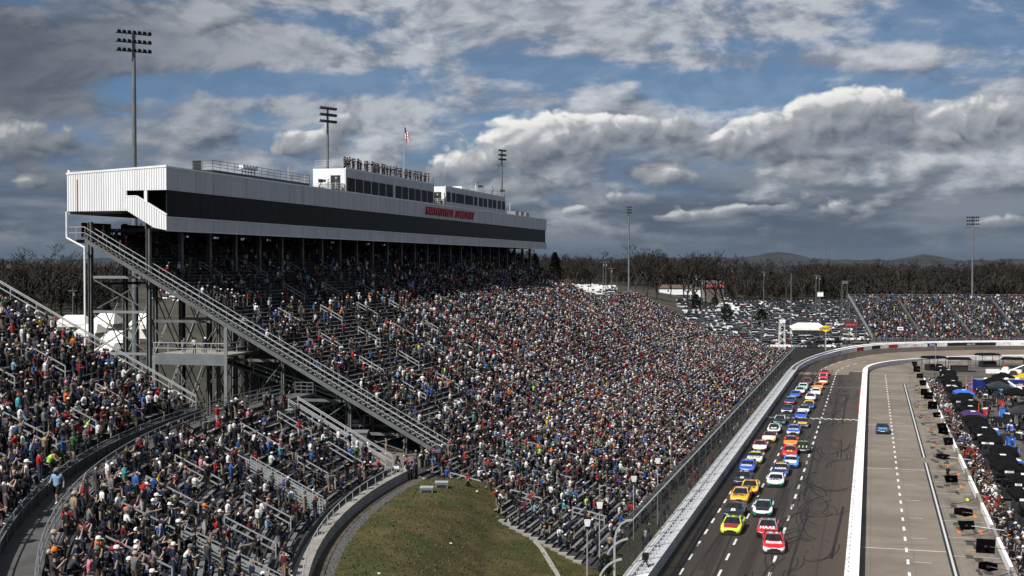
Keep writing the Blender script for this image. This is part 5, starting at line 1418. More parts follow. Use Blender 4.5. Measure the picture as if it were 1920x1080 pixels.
def pit_wagon(s_, colour, num, hi):
    t = 14.7 + rp.uniform(-0.5, 1.1); nm, mt = top_names[colour]
    root = local_thing('pit_wagon', T(s_, t), TROT + rp.uniform(-.12, .12), f'{nm} canopied pit wagon with ' + ('seats on top' if hi else 'an open desk') + ' behind the pit wall', 'pit wagon', 'pit wagons behind the pit wall')
    L, W = 4.2, 2.3
    b = MB(); b.box(-L / 2, L / 2, -W / 2, W / 2, 0.25, 1.35); lp(root, 'tool_chest', b, m_black)
    b = MB()
    for k in range(3): b.box(-L / 2 + .15 + k * 1.35, -L / 2 + 1.4 + k * 1.35, W / 2 + .001, W / 2 + .03, 0.35, 1.25)
    lp(root, 'drawers', b, m_dark)['kind'] = 'stuff'
    for x in (-1.6, 1.6):
        for y in (-W / 2 - .05, W / 2 + .05): b = MB(); b.tube((x, y - .09, .28), (x, y + .09, .28), .28, n=10); lp(root, 'wheel', b, m_tyre)
    H = 3.35 + rp.uniform(0, .3)
    for x in (-L / 2 + .1, L / 2 - .1):
        for y in (-W / 2 + .1, W / 2 - .1): b = MB(); b.bar((x, y, 1.35), (x, y, H), .07); lp(root, 'canopy_post', b, m_dark)
    b = MB(); e = .35; z = H
    b.hexa([(-L / 2 - e, -W / 2 - e, z), (L / 2 + e, -W / 2 - e, z), (L / 2 + e, W / 2 + e, z), (-L / 2 - e, W / 2 + e, z)],
           [(-L / 2 - e + .9, -W / 2 - e + .7, z + .45), (L / 2 + e - .9, -W / 2 - e + .7, z + .45), (L / 2 + e - .9, W / 2 + e - .7, z + .45), (-L / 2 - e + .9, W / 2 + e - .7, z + .45)])
    lp(root, 'canopy', b, mt)
    b = MB(); b.box(-L / 2 - e, L / 2 + e, W / 2 + e - .02, W / 2 + e + .02, z - .32, z - .002); lp(root, 'valance', b, mt)
    b = MB(); b.box(-L / 2 - e - .02, -L / 2 - e + .02, -W / 2 - e, W / 2 + e, z - .42, z - .002); lp(root, 'valance', b, mt)
    for k in range(rp.choice((1, 2, 3))):
        x = rp.uniform(-.7, .7); w_ = rp.uniform(.25, .55); b = MB(); b.box(-L / 2 - e - .035, -L / 2 - e - .021, x - w_, x + w_, z - .34, z - .1); lp(root, 'white_patch', b, m_white_paint)
    if rp.random() < .6:
        b = MB(); x = rp.uniform(-1, .6); b.box(x, x + rp.uniform(.5, 1.3), -.35, .3, z + .452, z + .465); lp(root, 'top_print', b, m_white_paint)
    if hi:
        b = MB(); b.box(-1.5, 1.5, -.9, -.2, 1.351, 1.8); lp(root, 'seat_bench', b, m_dark)
        b = MB(); b.box(-1.5, 1.5, .3, .5, 1.351, 2.0); lp(root, 'monitor_desk', b, m_black)
    else:
        b = MB(); b.box(-1.2, 1.2, -.2, .5, 1.351, 1.7); lp(root, 'monitor_desk', b, m_black)
    return root
for k, (s_, c) in enumerate(WAG): wagons.append(pit_wagon(s_, c, k, k % 2 == 0))
# awnings of the haulers, second row
for k in range(15):
    s_ = 128 + k * 11.0 + rp.uniform(-1, 1); t = 24 + rp.uniform(-1, 3); H = 2.9
    if s_ > 232 and s_ < 246: continue
    col_ = m_bk if k % 4 else m_dark
    root = local_thing('work_tent', T(s_, t), TROT, 'black pop up work tent among the crews behind the pit wagons', 'tent', 'black work tents in the infield')
    for x in (-2.4, 2.4):
        for y in (-2, 2): b = MB(); b.bar((x, y, 0), (x, y, H), .08); lp(root, 'leg', b, m_dark)
    b = MB(); b.hexa([(-2.6, -2.2, H), (2.6, -2.2, H), (2.6, 2.2, H), (-2.6, 2.2, H)], [(-.3, -.3, H + .9), (.3, -.3, H + .9), (.3, .3, H + .9), (-.3, .3, H + .9)]); lp(root, 'canopy', b, col_)
    b = MB(); b.box(-1.8, 1.8, -.5, .5, .3, 1.1); lp(root, 'work_bench', b, m_black)
    b = MB(); b.box(-2.63, -2.6, -2.2, 2.2, H - .35, H - .01); lp(root, 'valance', b, col_)
# big open sided canopies at the far turn
for k, (x, y) in enumerate(((1755, 690), (1800, 684), (1850, 684), (1895, 684))):
    p_ = at_z(x + (k - 1.5) * 3, y + 4 + (k % 2) * 9, 0.0); root = local_thing('work_tent', p_, (.3, -.2, .15, -.35)[k], 'wide black flat canopy at the far end of the infield', 'tent', 'wide black canopies at the far end of the infield')
    for xx in (-2.3, 2.3):
        for yy in (-1.6, 1.6): b = MB(); b.bar((xx, yy, 0), (xx, yy, 3.0), .1); lp(root, 'leg', b, m_dark)
    b = MB(); b.hexa([(-2.9, -2.1, 3.0), (2.9, -2.1, 3.0), (2.9, 2.1, 3.0), (-2.9, 2.1, 3.0)], [(-2.2, -1.5, 3.5), (2.2, -1.5, 3.5), (2.2, 1.5, 3.5), (-2.2, 1.5, 3.5)]); lp(root, 'canopy', b, m_bk)
    b = MB(); b.box(-2, 2, -.9, .9, 0, 1.5); lp(root, 'tool_chest', b, m_black)
# number boards held out on poles over the stalls
BOARDS = [(1742, 718, 1), (1752, 742, 0), (1755, 760, 0), (1764, 778, 1), (1770, 800, 1), (1776, 808, 2), (1787, 828, 1), (1745, 705, 0), (1715, 682, 1), (1768, 856, 3), (1783, 898, 1), (1806, 960, 3), (1812, 985, 1), (1848, 1024, 0), (1852, 1062, 3), (1733, 735, 0), (1727, 692, 0)]
for k, (x, y, sh) in enumerate(BOARDS):
    zc = 1.75; c = at_z(x, y, zc); s_, t = st_of(c.x, c.y)
    t = min(max(t, 7.6), 10.2)
    root = empty('pit_board', T(s_, t, zc), TROT, label='black number board held out over the pit stalls on a long pole', cat='pit board', group='pit boards over the stalls')
    w_, h_ = rp.uniform(.62, .85), rp.uniform(.5, .75); b = MB()
    shapes = {0: [(-w_, -h_), (w_, -h_), (w_, h_), (-w_, h_)], 1: [(-w_, -h_ * .7), (w_ * .6, -h_), (w_, h_ * .8), (-w_ * .8, h_)], 2: [(-w_, -h_), (w_, -h_ * .6), (w_ * .8, h_), (-w_ * .7, h_ * .8)], 3: [(-w_ * 1.2, -h_ * .5), (-w_ * .3, -h_ * .8), (w_ * 1.1, -h_ * .4), (w_ * 1.1, h_ * .6), (.1, h_ * .8), (-w_ * 1.1, h_ * .5)]}[sh]
    tilt = rp.uniform(.3, .9)
    b.hexa([(-.03 - z * tilt, y_, z) for y_, z in shapes], [(.03 - z * tilt, y_, z) for y_, z in shapes]); lp(root, 'board', b, m_bk)
    b = MB(); yend = -(T_WALL + .8 - t); b.tube((0.05, 0, 0), (0.05 + rp.uniform(-1.2, .4), yend, -.25), .035, n=6); lp(root, 'pole', b, m_dark if k % 3 else m_rail)
    b = MB(); b.box(-.12, .12, -.12, .12, -.1, .1); lp(root, 'clamp', b, m_dark)
# orange and lime stall markers painted and taped down
MK = [(1741, 805, 'o'), (1764, 805, 'o'), (1751, 835, 'o'), (1775, 835, 'o'), (1797, 888, 'o'), (1802, 912, 'o'), (1814, 937, 'l'), (1828, 968, 'o'), (1798, 997, 'o'), (1839, 998, 'o'), (1724, 763, 'o'), (1747, 763, 'o'), (1732, 780, 'o'), (1754, 783, 'o'), (1740, 752, 'o')]
m_limep = M('lime_paint', (0.45, 0.72, 0.02), 0.6)
for k, (x, y, c) in enumerate(MK):
    p_ = at_z(x, y, 0.02); s_, t = st_of(p_.x, p_.y); L_ = 1.7
    strip('stall_marker', [T(s_ - L_ / 2, t, 0.024), T(s_ + L_ / 2, t, 0.024)], 0.26, m_limep if c == 'l' else m_orange, pit)
m_rub = see_through_mat('stall_rubber', (0.012, 0.011, 0.010), 0.5)
sk = MB()
for k in range(60):
    s_ = rp.uniform(92, 290); t = rp.uniform(7.6, 10.0); ribbon(sk, [T(s_ + q * rp.uniform(.3, .6), t + q * rp.uniform(-.05, .05), 0.030 + k * .0004) for q in range(5)], rp.uniform(.25, .8))
sk.build('stall_rubber', m_rub, pit, kind='stuff')
# hoses across the stalls
for k in range(22):
    s_ = 94 + k * 9.0 + rp.uniform(-2, 2); b = MB(); a = T(s_, T_WALL + .2, .8); last = a; dr = rp.uniform(-2.5, 1.0)
    for q in range(1, 6): n_ = T(s_ + dr * q / 5, T_WALL + .2 - 3.0 * q / 5, .8 * (1 - q / 5) ** 2 + .05); b.tube(last, n_, .035, n=5); last = n_
    tag(b.build('air_hose', m_hose if k % 2 else m_dark), 'thin ' + ('yellow' if k % 2 else 'black') + ' air hose hanging over the pit wall into a stall', 'hose', 'air hoses over the pit wall')
# tall thin poles in the pits
for k, (x, yb, yt, c) in enumerate(((1811, 765, 704, 'o'), (1822, 765, 706, 'o'), (1812, 762, 720, 'g'), (1835, 818, 755, 'o'), (1838, 800, 757, 'g'), (1781, 725, 676, 'g'), (1893, 930, 905, 'g'), (1754, 700, 648, 'g'))):
    p_ = at_z(x, yb, 0); zt = at_y(x, yt, p_.y).z
    mast_thin('pit_mast', ('orange' if c == 'o' else 'grey') + ' thin mast rising among the pit wagons', 'mast', p_, zt, .07, m_orange if c == 'o' else m_rail)['group'] = 'thin masts among the pit wagons'
# fuel trailer
p_ = at_z(1832, 738, 0); tr = empty('fuel_trailer', p_, 0, label='long dark blue fuel trailer with a yellow diamond emblem and white lettering', cat='trailer')
m_tb = M('trailer_blue', (0.012, 0.025, 0.16), 0.4, 0, 0.05, 1); m_cy = M('trailer_cyan', (0.03, 0.35, 0.62), 0.4, 0, 0.05, 1)
Lt = 15.0
b = MB(); b.box(0, Lt, 0, 2.5, .55, 2.75); lp(tr, 'body', b, m_tb)
b = MB(); b.box(-.05, Lt, -.03, 2.53, 2.751, 2.85); lp(tr, 'roof', b, m_steel_pale)
for x0, x1 in ((2.3, 3.0), (4.0, 6.4)): b = MB(); b.box(x0, x1, -.03, -.002, .6, 1.15); lp(tr, 'cyan_panel', b, m_cy)
for x in (2.2, 3.6, 6.4, 8.6): 
    b = MB(); b.tube((x, 1.2, 2.851), (x, 1.2, 3.1), .5, .3, 12); lp(tr, 'dome_lid', b, m_white_paint)
for x in (1.2, 7.6, 8.7): b = MB(); b.tube((x, .2, .5), (x, .5, .5), .5, n=12); lp(tr, 'wheel', b, m_tyre)
m_yl = M('emblem_yellow', (0.75, 0.55, 0.02), 0.5); m_rd = M('emblem_red', (0.45, 0.02, 0.03), 0.5)
b = MB(); b.add([(4.1, -.02, 1.75), (5.2, -.02, 1.28), (6.3, -.02, 1.75), (5.2, -.02, 2.25)], [(0, 1, 2, 3)]); lp(tr, 'diamond', b, m_yl)
b = MB(); b.add([(4.3, -.035, 1.45), (4.5, -.035, 1.4), (5.9, -.035, 2.12), (5.75, -.035, 2.2)], [(0, 1, 2, 3)]); lp(tr, 'arrow', b, m_rd)
for tx, x, z, sz, mt in (('SUNOCO', 5.2, 1.75, .42, m_tb), ('Ultra94', 7.9, 1.7, .85, m_white_paint), ('RACING FUEL', 3.1, 2.4, .26, m_white_paint)):
    o = put('lettering', text_mesh('lettering', tx, sz, mt, bold=.012)); o.location = (x, -.045, z); o.rotation_euler = (R(90), 0, 0); o.parent = tr
# service vehicles behind it
def service_truck(loc, rz, label, c1, c2):
    root = empty('service_truck', loc, rz, label=label, cat='truck')
    b = MB(); b.hexa([(-1, -2.8, .5), (1, -2.8, .5), (1, 2.8, .5), (-1, 2.8, .5)], [(-1, -2.8, 1.1), (1, -2.8, 1.1), (1, 2.7, 1.05), (-1, 2.7, 1.05)]); lp(root, 'chassis', b, c1)
    b = MB(); b.hexa([(-.98, .1, 1.101), (.98, .1, 1.101), (.98, 1.9, 1.101), (-.98, 1.9, 1.101)], [(-.85, .3, 2.0), (.85, .3, 2.0), (.85, 1.3, 2.0), (-.85, 1.3, 2.0)]); lp(root, 'cab', b, c2)
    b = MB(); b.add([(-.9, 1.86, 1.2), (.9, 1.86, 1.2), (.8, 1.36, 1.95), (-.8, 1.36, 1.95)], [(0, 1, 2, 3)]); lp(root, 'windshield', b, m_cglass)
    b = MB(); b.box(-.95, .95, -2.7, -.1, 1.101, 1.5); lp(root, 'bed', b, c1)
    b = MB(); b.bar((0, -.5, 1.4), (0, -3.2, 2.6), .25); lp(root, 'boom', b, c2)
    for x in (-.95, .95):
        for y in (-1.8, 1.7): b = MB(); b.tube((x - .12, y, .42), (x + .12, y, .42), .42, n=12); lp(root, 'wheel', b, m_tyre)
    b = MB(); b.box(-.6, .6, .6, .9, 2.001, 2.15); lp(root, 'light_bar', b, m_orange)
    return root
wp, yp = paint('truck_white', (.7, .7, .69)), paint('truck_yellow', (.65, .45, .02))
service_truck(at_z(1893, 704, 0), R(60), 'white wrecker truck parked beyond the blue fuel trailer', wp, wp)
service_truck(at_z(1908, 712, 0), R(75), 'yellow wrecker truck parked right behind the blue fuel trailer', yp, paint('truck_black', (.02, .02, .02)))
service_truck(at_z(1912, 742, 0), R(200), 'black service truck parked before the blue fuel trailer', paint('truck_dark', (.03, .03, .035)), wp)
b = MB(); q_ = at_z(1862, 700, 0); b.box(q_.x - 1.6, q_.x + 1.6, q_.y, q_.y + .5, 0, 1.0); tag(b.build('concrete_block', m_white_paint), 'pale concrete barrier block standing in the infield', 'barrier')

# stacks of tyres and equipment carts packed behind the pit wall
b = MB(); b.tube((0, 0, 0), (0, 0, .34), .35, n=14); b.tube((0, 0, .341), (0, 0, .345), .22, n=10, m=1); me_st = b.mesh('tyre', [m_tyre, m_rim])
for k in range(54):
    s_ = 97 + k * 3.55 + rp.uniform(-.8, .8); t = rp.choice((12.3, 12.9, 17.2, 17.9)) + rp.uniform(-.2, .2); n = rp.choice((3, 4, 4, 5))
    root = empty('tyre_stack', T(s_, t), rp.uniform(0, 6), label=f'stack of {("three", "four", "five")[n - 3]} black racing tyres behind the pit wall', cat='tyres', group='tyre stacks behind the pit wall')
    for q in range(n):
        o = bpy.data.objects.new('tyre', me_st); COL.objects.link(o); o.parent = root; o.location = (rp.uniform(-.04, .04), rp.uniform(-.04, .04), q * .347)
cart_c = [(m_black, 'black'), (m_dark, 'dark grey'), (m_bluec, 'blue'), (M('cart_red', (.28, .015, .02), .5), 'red'), (m_black, 'black')]
for k in range(46):
    s_ = 99 + k * 4.2 + rp.uniform(-1, 1); t = rp.uniform(17.5, 22.5); mt, nm = rp.choice(cart_c); h = rp.uniform(.9, 1.9)
    root = empty('equipment_cart', T(s_, t), TROT + rp.uniform(-.5, .5), label=f'{nm} equipment cart with a handle among the crews', cat='cart', group='equipment carts among the crews')
    b = MB(); b.box(-.9, .9, -.5, .5, .25, h); lp(root, 'cabinet', b, mt)
    b = MB(); b.bar((-1.15, -.4, .4), (-1.15, .4, .4), .05); b.bar((-1.15, -.4, .4), (-1.0, -.4, 1.1), .05); b.bar((-1.15, .4, .4), (-1.0, .4, 1.1), .05); lp(root, 'handle', b, m_rail)
    b = MB(); b.box(-.7, .5, -.35, .35, h + .001, h + .12); lp(root, 'top_tray', b, m_white_paint if rp.random() < .3 else m_dark)
    for x in (-.7, .7):
        for y in (-.45, .45): b = MB(); b.tube((x, y - .05, .14), (x, y + .05, .14), .14, n=8); lp(root, 'wheel', b, m_tyre)

# ================================================================== far background
rb = random.Random(17)
# hills
m_hill = M('haze_tinted_wooded_hill', (0.013, 0.017, 0.022), 0.95, 0, 0.35, 0.01)  # blue of distance haze mixed into the woodland colour
def hill(name, pts, Y, depth):
    b = MB(); n = len(pts); tops = [at_y(x, y, Y) for x, y in pts]
    for p_ in tops: b.v += [(p_.x, p_.y - depth, 0), (p_.x, p_.y - depth * .4, p_.z * .55 + 4), (p_.x, p_.y, p_.z), (p_.x, p_.y + depth, 0)]
    for i in range(n - 1):
        for j in range(3): b.f.append((4 * i + j, 4 * i + 4 + j, 4 * i + 5 + j, 4 * i + 1 + j)); b.m.append(0)
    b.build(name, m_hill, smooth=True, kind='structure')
def ridge(x0, x1, base, humps, n=60, seed=0):
    r = random.Random(seed); ph = [r.uniform(0, 6) for _ in range(5)]
    return [(x, base - sum(h * math.exp(-((x - c) / w) ** 2) for c, h, w in humps) + 1.1 * math.sin(x * .05 + ph[0]) + .7 * math.sin(x * .13 + ph[1]) + .4 * math.sin(x * .31 + ph[2])) for x in np.linspace(x0, x1, n)]
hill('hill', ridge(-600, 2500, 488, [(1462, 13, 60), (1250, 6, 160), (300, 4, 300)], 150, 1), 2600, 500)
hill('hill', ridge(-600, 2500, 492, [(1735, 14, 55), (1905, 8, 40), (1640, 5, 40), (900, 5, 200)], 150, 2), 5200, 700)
# bare trees: a few shapes, copied
m_bark = M('grey_bark', (0.028, 0.022, 0.018), 0.95, 0, 0.25, 2)
m_twig = M('bare_twigs', (0.0155, 0.0115, 0.009), 0.95, 0, 0.25, 2)  # brown lowered to carry the cloud shadow over the wood
m_bud = M('spring_buds', (0.019, 0.017, 0.008), 0.95, 0, 0.3, 2)
def bare_tree(seed, H=17.0):
    r = random.Random(seed); tr_, cr = MB(), MB()
    def grow(p_, d, L, rad, lev):
        n = 2 if lev < 2 else 1; q = p_
        for i in range(n):
            d = (d + Vector((r.uniform(-.16, .16), r.uniform(-.16, .16), .05))).normalized(); q2 = q + d * (L / n)
            if lev < 2: tr_.tube(q, q2, rad * (1 - .2 * i), rad * (.8 - .2 * i), 5, cap=False)
            else:
                w_ = max(rad * 1.5, .055); cr.tube(q, q2, w_, w_ * .55, 3, cap=False)
            q = q2
        if lev >= 5: return
        for k in range(r.choice((2, 3, 3)) if lev else 6):
            a = r.uniform(0, 6.28); sp = r.uniform(.35, .95) if lev else r.uniform(.3, .8)
            side = Vector((math.cos(a), math.sin(a), 0)); nd = (d * (1 - sp * .5) + side * sp + Vector((0, 0, .12))).normalized()
            st = q if lev else p_ + (q - p_) * r.uniform(.5, 1.0)
            grow(st, nd, L * r.uniform(.55, .78), rad * .52, lev + 1)
    grow(Vector((0, 0, 0)), Vector((0, 0, 1)), H * .36, H * .017, 0)
    return tr_.mesh('trunk', m_bark), cr.mesh('crown', m_twig)
BT = [bare_tree(s_) for s_ in range(6)]
def tree_top(px, py_top, Y, label, group, H=None, kind=None):
    p_ = at_y(px, py_top, Y); gz = ground_z(p_.x, Y) - .2; h = max(6.0, p_.z - gz)
    tr_, cr = BT[rb.randrange(6)]
    root = empty('bare_tree', (p_.x, Y, gz), rb.uniform(0, 6.28), label=label, cat='tree', group=group); k_ = h / 16.2
    for nm, me in (('trunk', tr_), ('crown', cr)):
        o = bpy.data.objects.new(nm, me); COL.objects.link(o); o.parent = root; o.scale = (k_, k_, k_)
    return root
big = [(1190, 458, 620), (1212, 456, 630), (1232, 464, 640), (1288, 460, 640), (1305, 458, 650), (1325, 462, 655), (1345, 462, 660), (1360, 470, 660), (1075, 464, 640), (1040, 466, 640), (1108, 470, 650), (1140, 472, 650), (1010, 470, 620)]
for x, y, Y in big: tree_top(x, y, Y, 'tall bare tree standing out of the wood beyond the car park', 'tall bare trees at the edge of the wood')
for x, y, Y in ((30, 470, 480), (62, 455, 470), (95, 462, 480), (128, 468, 500), (150, 472, 520), (10, 476, 460), (190, 478, 540), (78, 470, 520)): tree_top(x, y, Y, 'tall bare tree on the brown hillside behind the sunny tower end', 'bare trees behind the tower end')
for k in range(34):
    x = 1390 + k * 16 + rb.uniform(-6, 6); tree_top(x, 484 + rb.uniform(-3, 4), rb.uniform(760, 900), 'bare tree in the dark wood behind the far stand', 'bare trees behind the far stand')
for k in range(16):
    x = 1010 + k * 25 + rb.uniform(-6, 6); tree_top(x, 480 + rb.uniform(-6, 6), rb.uniform(680, 800), 'bare tree in the wood behind the parked campers', 'bare trees behind the campers')
# the wood itself: thousands of thin bare trees as one mass
wv, wf, wm = [], [], []
def tw_quad(p_, q, w_, m):
    b0 = len(wv); d = q - p_; sd = Vector((d.y, -d.x, 0)); sd = sd.normalized() if sd.length > .01 else Vector((1, 0, 0)); sd *= w_
    wv.extend([tuple(p_ - sd), tuple(p_ + sd), tuple(q + sd * .3), tuple(q - sd * .3)]); wf.append((b0, b0 + 1, b0 + 2, b0 + 3)); wm.append(m)
def mass_pine(X, Y, h):
    gz = ground_z(X, Y) - .3
    for k in range(46):
        f_ = rb.random() ** .8; a = rb.uniform(0, 6.28); R_ = h * .22 * (1 - f_) + .3; p_ = Vector((X + math.cos(a) * R_ * .3, Y + math.sin(a) * R_ * .3, gz + h * (.12 + .86 * f_)))
        tw_quad(p_, p_ + Vector((math.cos(a) * R_, math.sin(a) * R_, -h * .03)), h * .045, 2)
def mass_tree(X, Y, h, m):
    if rb.random() < .09: return mass_pine(X, Y, h * rb.uniform(.7, 1.15))
    gz = ground_z(X, Y) - .3; base = Vector((X, Y, gz)); top = base + Vector((rb.uniform(-.5, .5), rb.uniform(-.5, .5), h * .8))
    tw_quad(base, top, h * .013, m)
    for k in range(26):
        f_ = rb.uniform(.28, 1.0); st = base + (top - base) * f_; a = rb.uniform(0, 6.28); L = h * rb.uniform(.12, .30) * (1.25 - f_ * .6)
        e_ = st + Vector((math.cos(a) * L, math.sin(a) * L, L * rb.uniform(.3, 1.1))); tw_quad(st, e_, h * .009 + .05, m)
        for q in range(2):
            a2 = a + rb.uniform(-1.2, 1.2); L2 = L * rb.uniform(.4, .8); s2 = st + (e_ - st) * rb.uniform(.4, .95)
            tw_quad(s2, s2 + Vector((math.cos(a2) * L2, math.sin(a2) * L2, L2 * rb.uniform(.2, 1.1))), h * .008 + .05, m)
for k in range(3600):
    Y = 640 + 560 * rb.random() ** 1.2; px = rb.uniform(940, 1990)
    if px > 1040 and px < 1600 and Y < 800: Y += 190
    X = (px - 960) / FPX * Y
    mass_tree(X, Y, rb.uniform(9, 16) * (1.0 + .22 * math.sin(px * .021) + .14 * math.sin(px * .057 + 2)), 0 if rb.random() < .78 else 1)
for k in range(2000):
    Y = 430 + 420 * rb.random(); px = rb.uniform(-60, 470) if k < 1400 else rb.uniform(-700, -60); X = (px - 960) / FPX * Y
    if px > 225 and Y < 740: continue
    mass_tree(X, Y, rb.uniform(9, 16), 0 if rb.random() < .8 else 1)
me = bpy.data.meshes.new('wood'); me.from_pydata(wv, [], wf); me.materials.append(m_twig); me.materials.append(m_bud); me.materials.append(M('far_pine', (0.008, 0.014, 0.007), 0.95)); me.polygons.foreach_set('material_index', wm); me.update()
tag(put('wood', me), 'wide brown leafless wood behind the speedway', 'wood', kind='stuff')
# evergreens
m_needle = M('pine_needles', (0.012, 0.022, 0.010), 0.9, 0, 0.35, 1.5)
def evergreen(seed, round_=False):
    r = random.Random(seed); cr = MB(); tr_ = MB(); tr_.tube((0, 0, 0), (0, 0, 8.5), .3, .06, 6)
    for k in range(4200):
        f_ = r.random() ** .8; z = .6 + 9.2 * f_; a = r.uniform(0, 6.28)
        R_ = (3.4 * math.sin(math.pi * min(1, f_ * .86 + .14)) ** .6) if round_ else 3.1 * (1 - f_) ** .75 + .2
        rr = R_ * (r.random() ** .4) * (0.9 + .2 * math.sin(a * 3 + z * 2)); p_ = Vector((rr * math.cos(a), rr * math.sin(a), z + r.uniform(-.3, .3)))
        d = Vector((math.cos(a + r.uniform(-.8, .8)), math.sin(a + r.uniform(-.8, .8)), r.uniform(-.3, .5))) * r.uniform(.3, .6); s_ = Vector((-d.y, d.x, r.uniform(-.3, .3))) * .45
        cr.add([p_ - s_, p_ + s_, p_ + d], [(0, 1, 2)])
    return tr_.mesh('trunk', m_bark), cr.mesh('crown', m_needle)
EV = [evergreen(1), evergreen(2), evergreen(3, True), evergreen(4, True)]
for x, yb, yt, Y, kind, lab in ((1040, 520, 474, 430, 0, 'broad dark pine tree just beyond the tower end'), (1003, 512, 476, 440, 1, 'slim dark pine tree half hidden by the tower end'), (1305, 582, 552, 420, 2, 'round dark evergreen beside the white shed'),
                            (1362, 602, 570, 400, 3, 'wide dark evergreen at the edge of the car park'), (1428, 612, 580, 390, 2, 'dark evergreen between parked cars and the crowd'), (1340, 575, 556, 450, 3, 'low dark evergreen bush before the parked cars'),
                            (200, 600, 570, 330, 2, 'dark evergreen behind the steel columns'), (258, 640, 612, 300, 3, 'small dark evergreen by the white tents'), (1570, 650, 632, 372, 3, 'low evergreen bush beside the far stand'), (1135, 1080, 1040, 96, 3, 'low evergreen shrub at the foot of the fence')):
    p_ = at_y(x, yb, Y); top = at_y(x, yt, Y); gz = ground_z(p_.x, Y) - .2; zb = max(p_.z, gz); h = max(1.2, top.z - zb)
    root = empty('evergreen_tree', (p_.x, Y, gz), rb.uniform(0, 6), label=lab, cat='tree'); k_ = h / 9.8
    for nm, me in zip(('trunk', 'crown'), EV[kind]):
        o = bpy.data.objects.new(nm, me); COL.objects.link(o); o.parent = root
        if nm == 'crown': o.scale = (k_ * 1.2, k_ * 1.2, k_); o.location = (0, 0, zb - gz)
        else: o.scale = (k_, k_, (zb - gz + h * .8) / 8.5)
# parked cars
def car_mesh(kind):
    b = MB(); L, W = {0: (2.3, .92), 1: (2.4, .96), 2: (2.8, 1.0)}[kind]; h1 = {0: .85, 1: 1.0, 2: 1.1}[kind]; h2 = {0: 1.42, 1: 1.75, 2: 1.85}[kind]
    b.hexa([(-W, -L, .3), (W, -L, .3), (W, L, .3), (-W, L, .3)], [(-W * .96, -L * .97, h1 * .97), (W * .96, -L * .97, h1 * .97), (W * .96, L * .95, h1 * .9), (-W * .96, L * .95, h1 * .9)])
    y0, y1, y2, y3 = {0: (-1.75, -1.0, .35, 1.15), 1: (-2.3, -2.0, .45, 1.2), 2: (-.6, -.45, .7, 1.4)}[kind]
    lo = [(-W * .92, y0, h1 * .9), (W * .92, y0, h1 * .9), (W * .92, y3, h1 * .9), (-W * .92, y3, h1 * .9)]; hi = [(-W * .74, y1, h2), (W * .74, y1, h2), (W * .74, y2, h2), (-W * .74, y2, h2)]
    v = lo + hi; b.add(v, [(4, 5, 6, 7)], 0); b.add(v, [(0, 1, 5, 4), (1, 2, 6, 5), (2, 3, 7, 6), (3, 0, 4, 7)], 1)
    if kind == 2: b.box(-W * .9, W * .9, -L * .9, -.65, h1 * .75, h1 * .76, 2)
    for x in (-W + .05, W - .05):
        for y in (-L * .6, L * .62): b.tube((x - .1, y, .34), (x + .1, y, .34), .34, n=10, m=2)
    return b.mesh('parked_car', [m_white, m_cglass, m_tyre])
CM = [car_mesh(k) for k in range(3)]
CC = [('white', (.66, .66, .65), 58), ('silver', (.40, .41, .42), 16), ('grey', (.14, .145, .15), 14), ('black', (.015, .015, .017), 18), ('dark blue', (.02, .03, .10), 6), ('red', (.34, .015, .02), 7), ('tan', (.30, .26, .20), 3), ('dark green', (.02, .05, .03), 2)]
cm = {n: paint(n.replace(' ', '_') + '_car', c) for n, c, w_ in CC}
KN = ('sedan', 'utility car', 'pickup truck')
def park(X, Y, rz, where, group):
    k = rb.choices((0, 1, 2), (4, 5, 3))[0]; n = rb.choices([c[0] for c in CC], [c[2] for c in CC])[0]
    o = put('parked_car', CM[k], None, (X, Y, ground_z(X, Y) + .03), rz); over(o, cm[n])
    return tag(o, f'{n} {KN[k]} parked {where}', 'car', group)
spots = []
for row in range(44):                                       # field between the stands
    Y = 402 + row * 9.6; x = 1268.0
    while x < 1640:
        X = (x - 960) / FPX * Y; py = YH + (CAMH - ground_z(X, Y)) * FPX / Y
        if x < 1590 + (py - 556) * .5 and x > 1268 + (py - 555) * .5 + (py < 562) * 60 and not (X > 108 and Y > 390 and Y < 438) and rb.random() > .13: spots.append((X, Y))
        x += 2.75 / Y * FPX * rb.uniform(.95, 1.1)
spots.sort(key=lambda q: q[1])
print('field spots', len(spots))
pv, pf_, pm_ = [], [], []
for k, (X, Y) in enumerate(spots):
    rz = R(rb.choice((72, 78, 74, 254)) + rb.uniform(-5, 5))
    if k < 222: park(X, Y, rz, 'in the field between the stands', 'cars parked in the field')
    else:
        me_ = CM[rb.randrange(3)]; b0 = len(pv); c_, s_ = math.cos(rz), math.sin(rz); z_ = ground_z(X, Y) + .03; ci = rb.choices(range(len(CC)), [q[2] for q in CC])[0]
        pv += [(X + v_.co.x * c_ - v_.co.y * s_, Y + v_.co.x * s_ + v_.co.y * c_, z_ + v_.co.z) for v_ in me_.vertices]
        for p_ in me_.polygons: pf_.append(tuple(b0 + i for i in p_.vertices)); pm_.append(ci if p_.material_index == 0 else len(CC) + p_.material_index - 1)
me_ = bpy.data.meshes.new('parked_cars'); me_.from_pydata(pv, [], pf_)
for q in CC: me_.materials.append(cm[q[0]])
me_.materials.append(m_cglass); me_.materials.append(m_tyre); me_.polygons.foreach_set('material_index', pm_); me_.update()
tag(put('parked_cars', me_), 'farther rows of parked cars in the big field', 'cars', kind='stuff')
for k in range(48):                                         # far left, seen through the steel
    Y = rb.uniform(520, 760); px = rb.uniform(285, 410); X = (px - 960) / FPX * Y
    park(X, Y, R(rb.choice((70, 80, 250)) + rb.uniform(-8, 8)), 'on the meadow behind the stand columns', 'cars parked behind the stand columns')
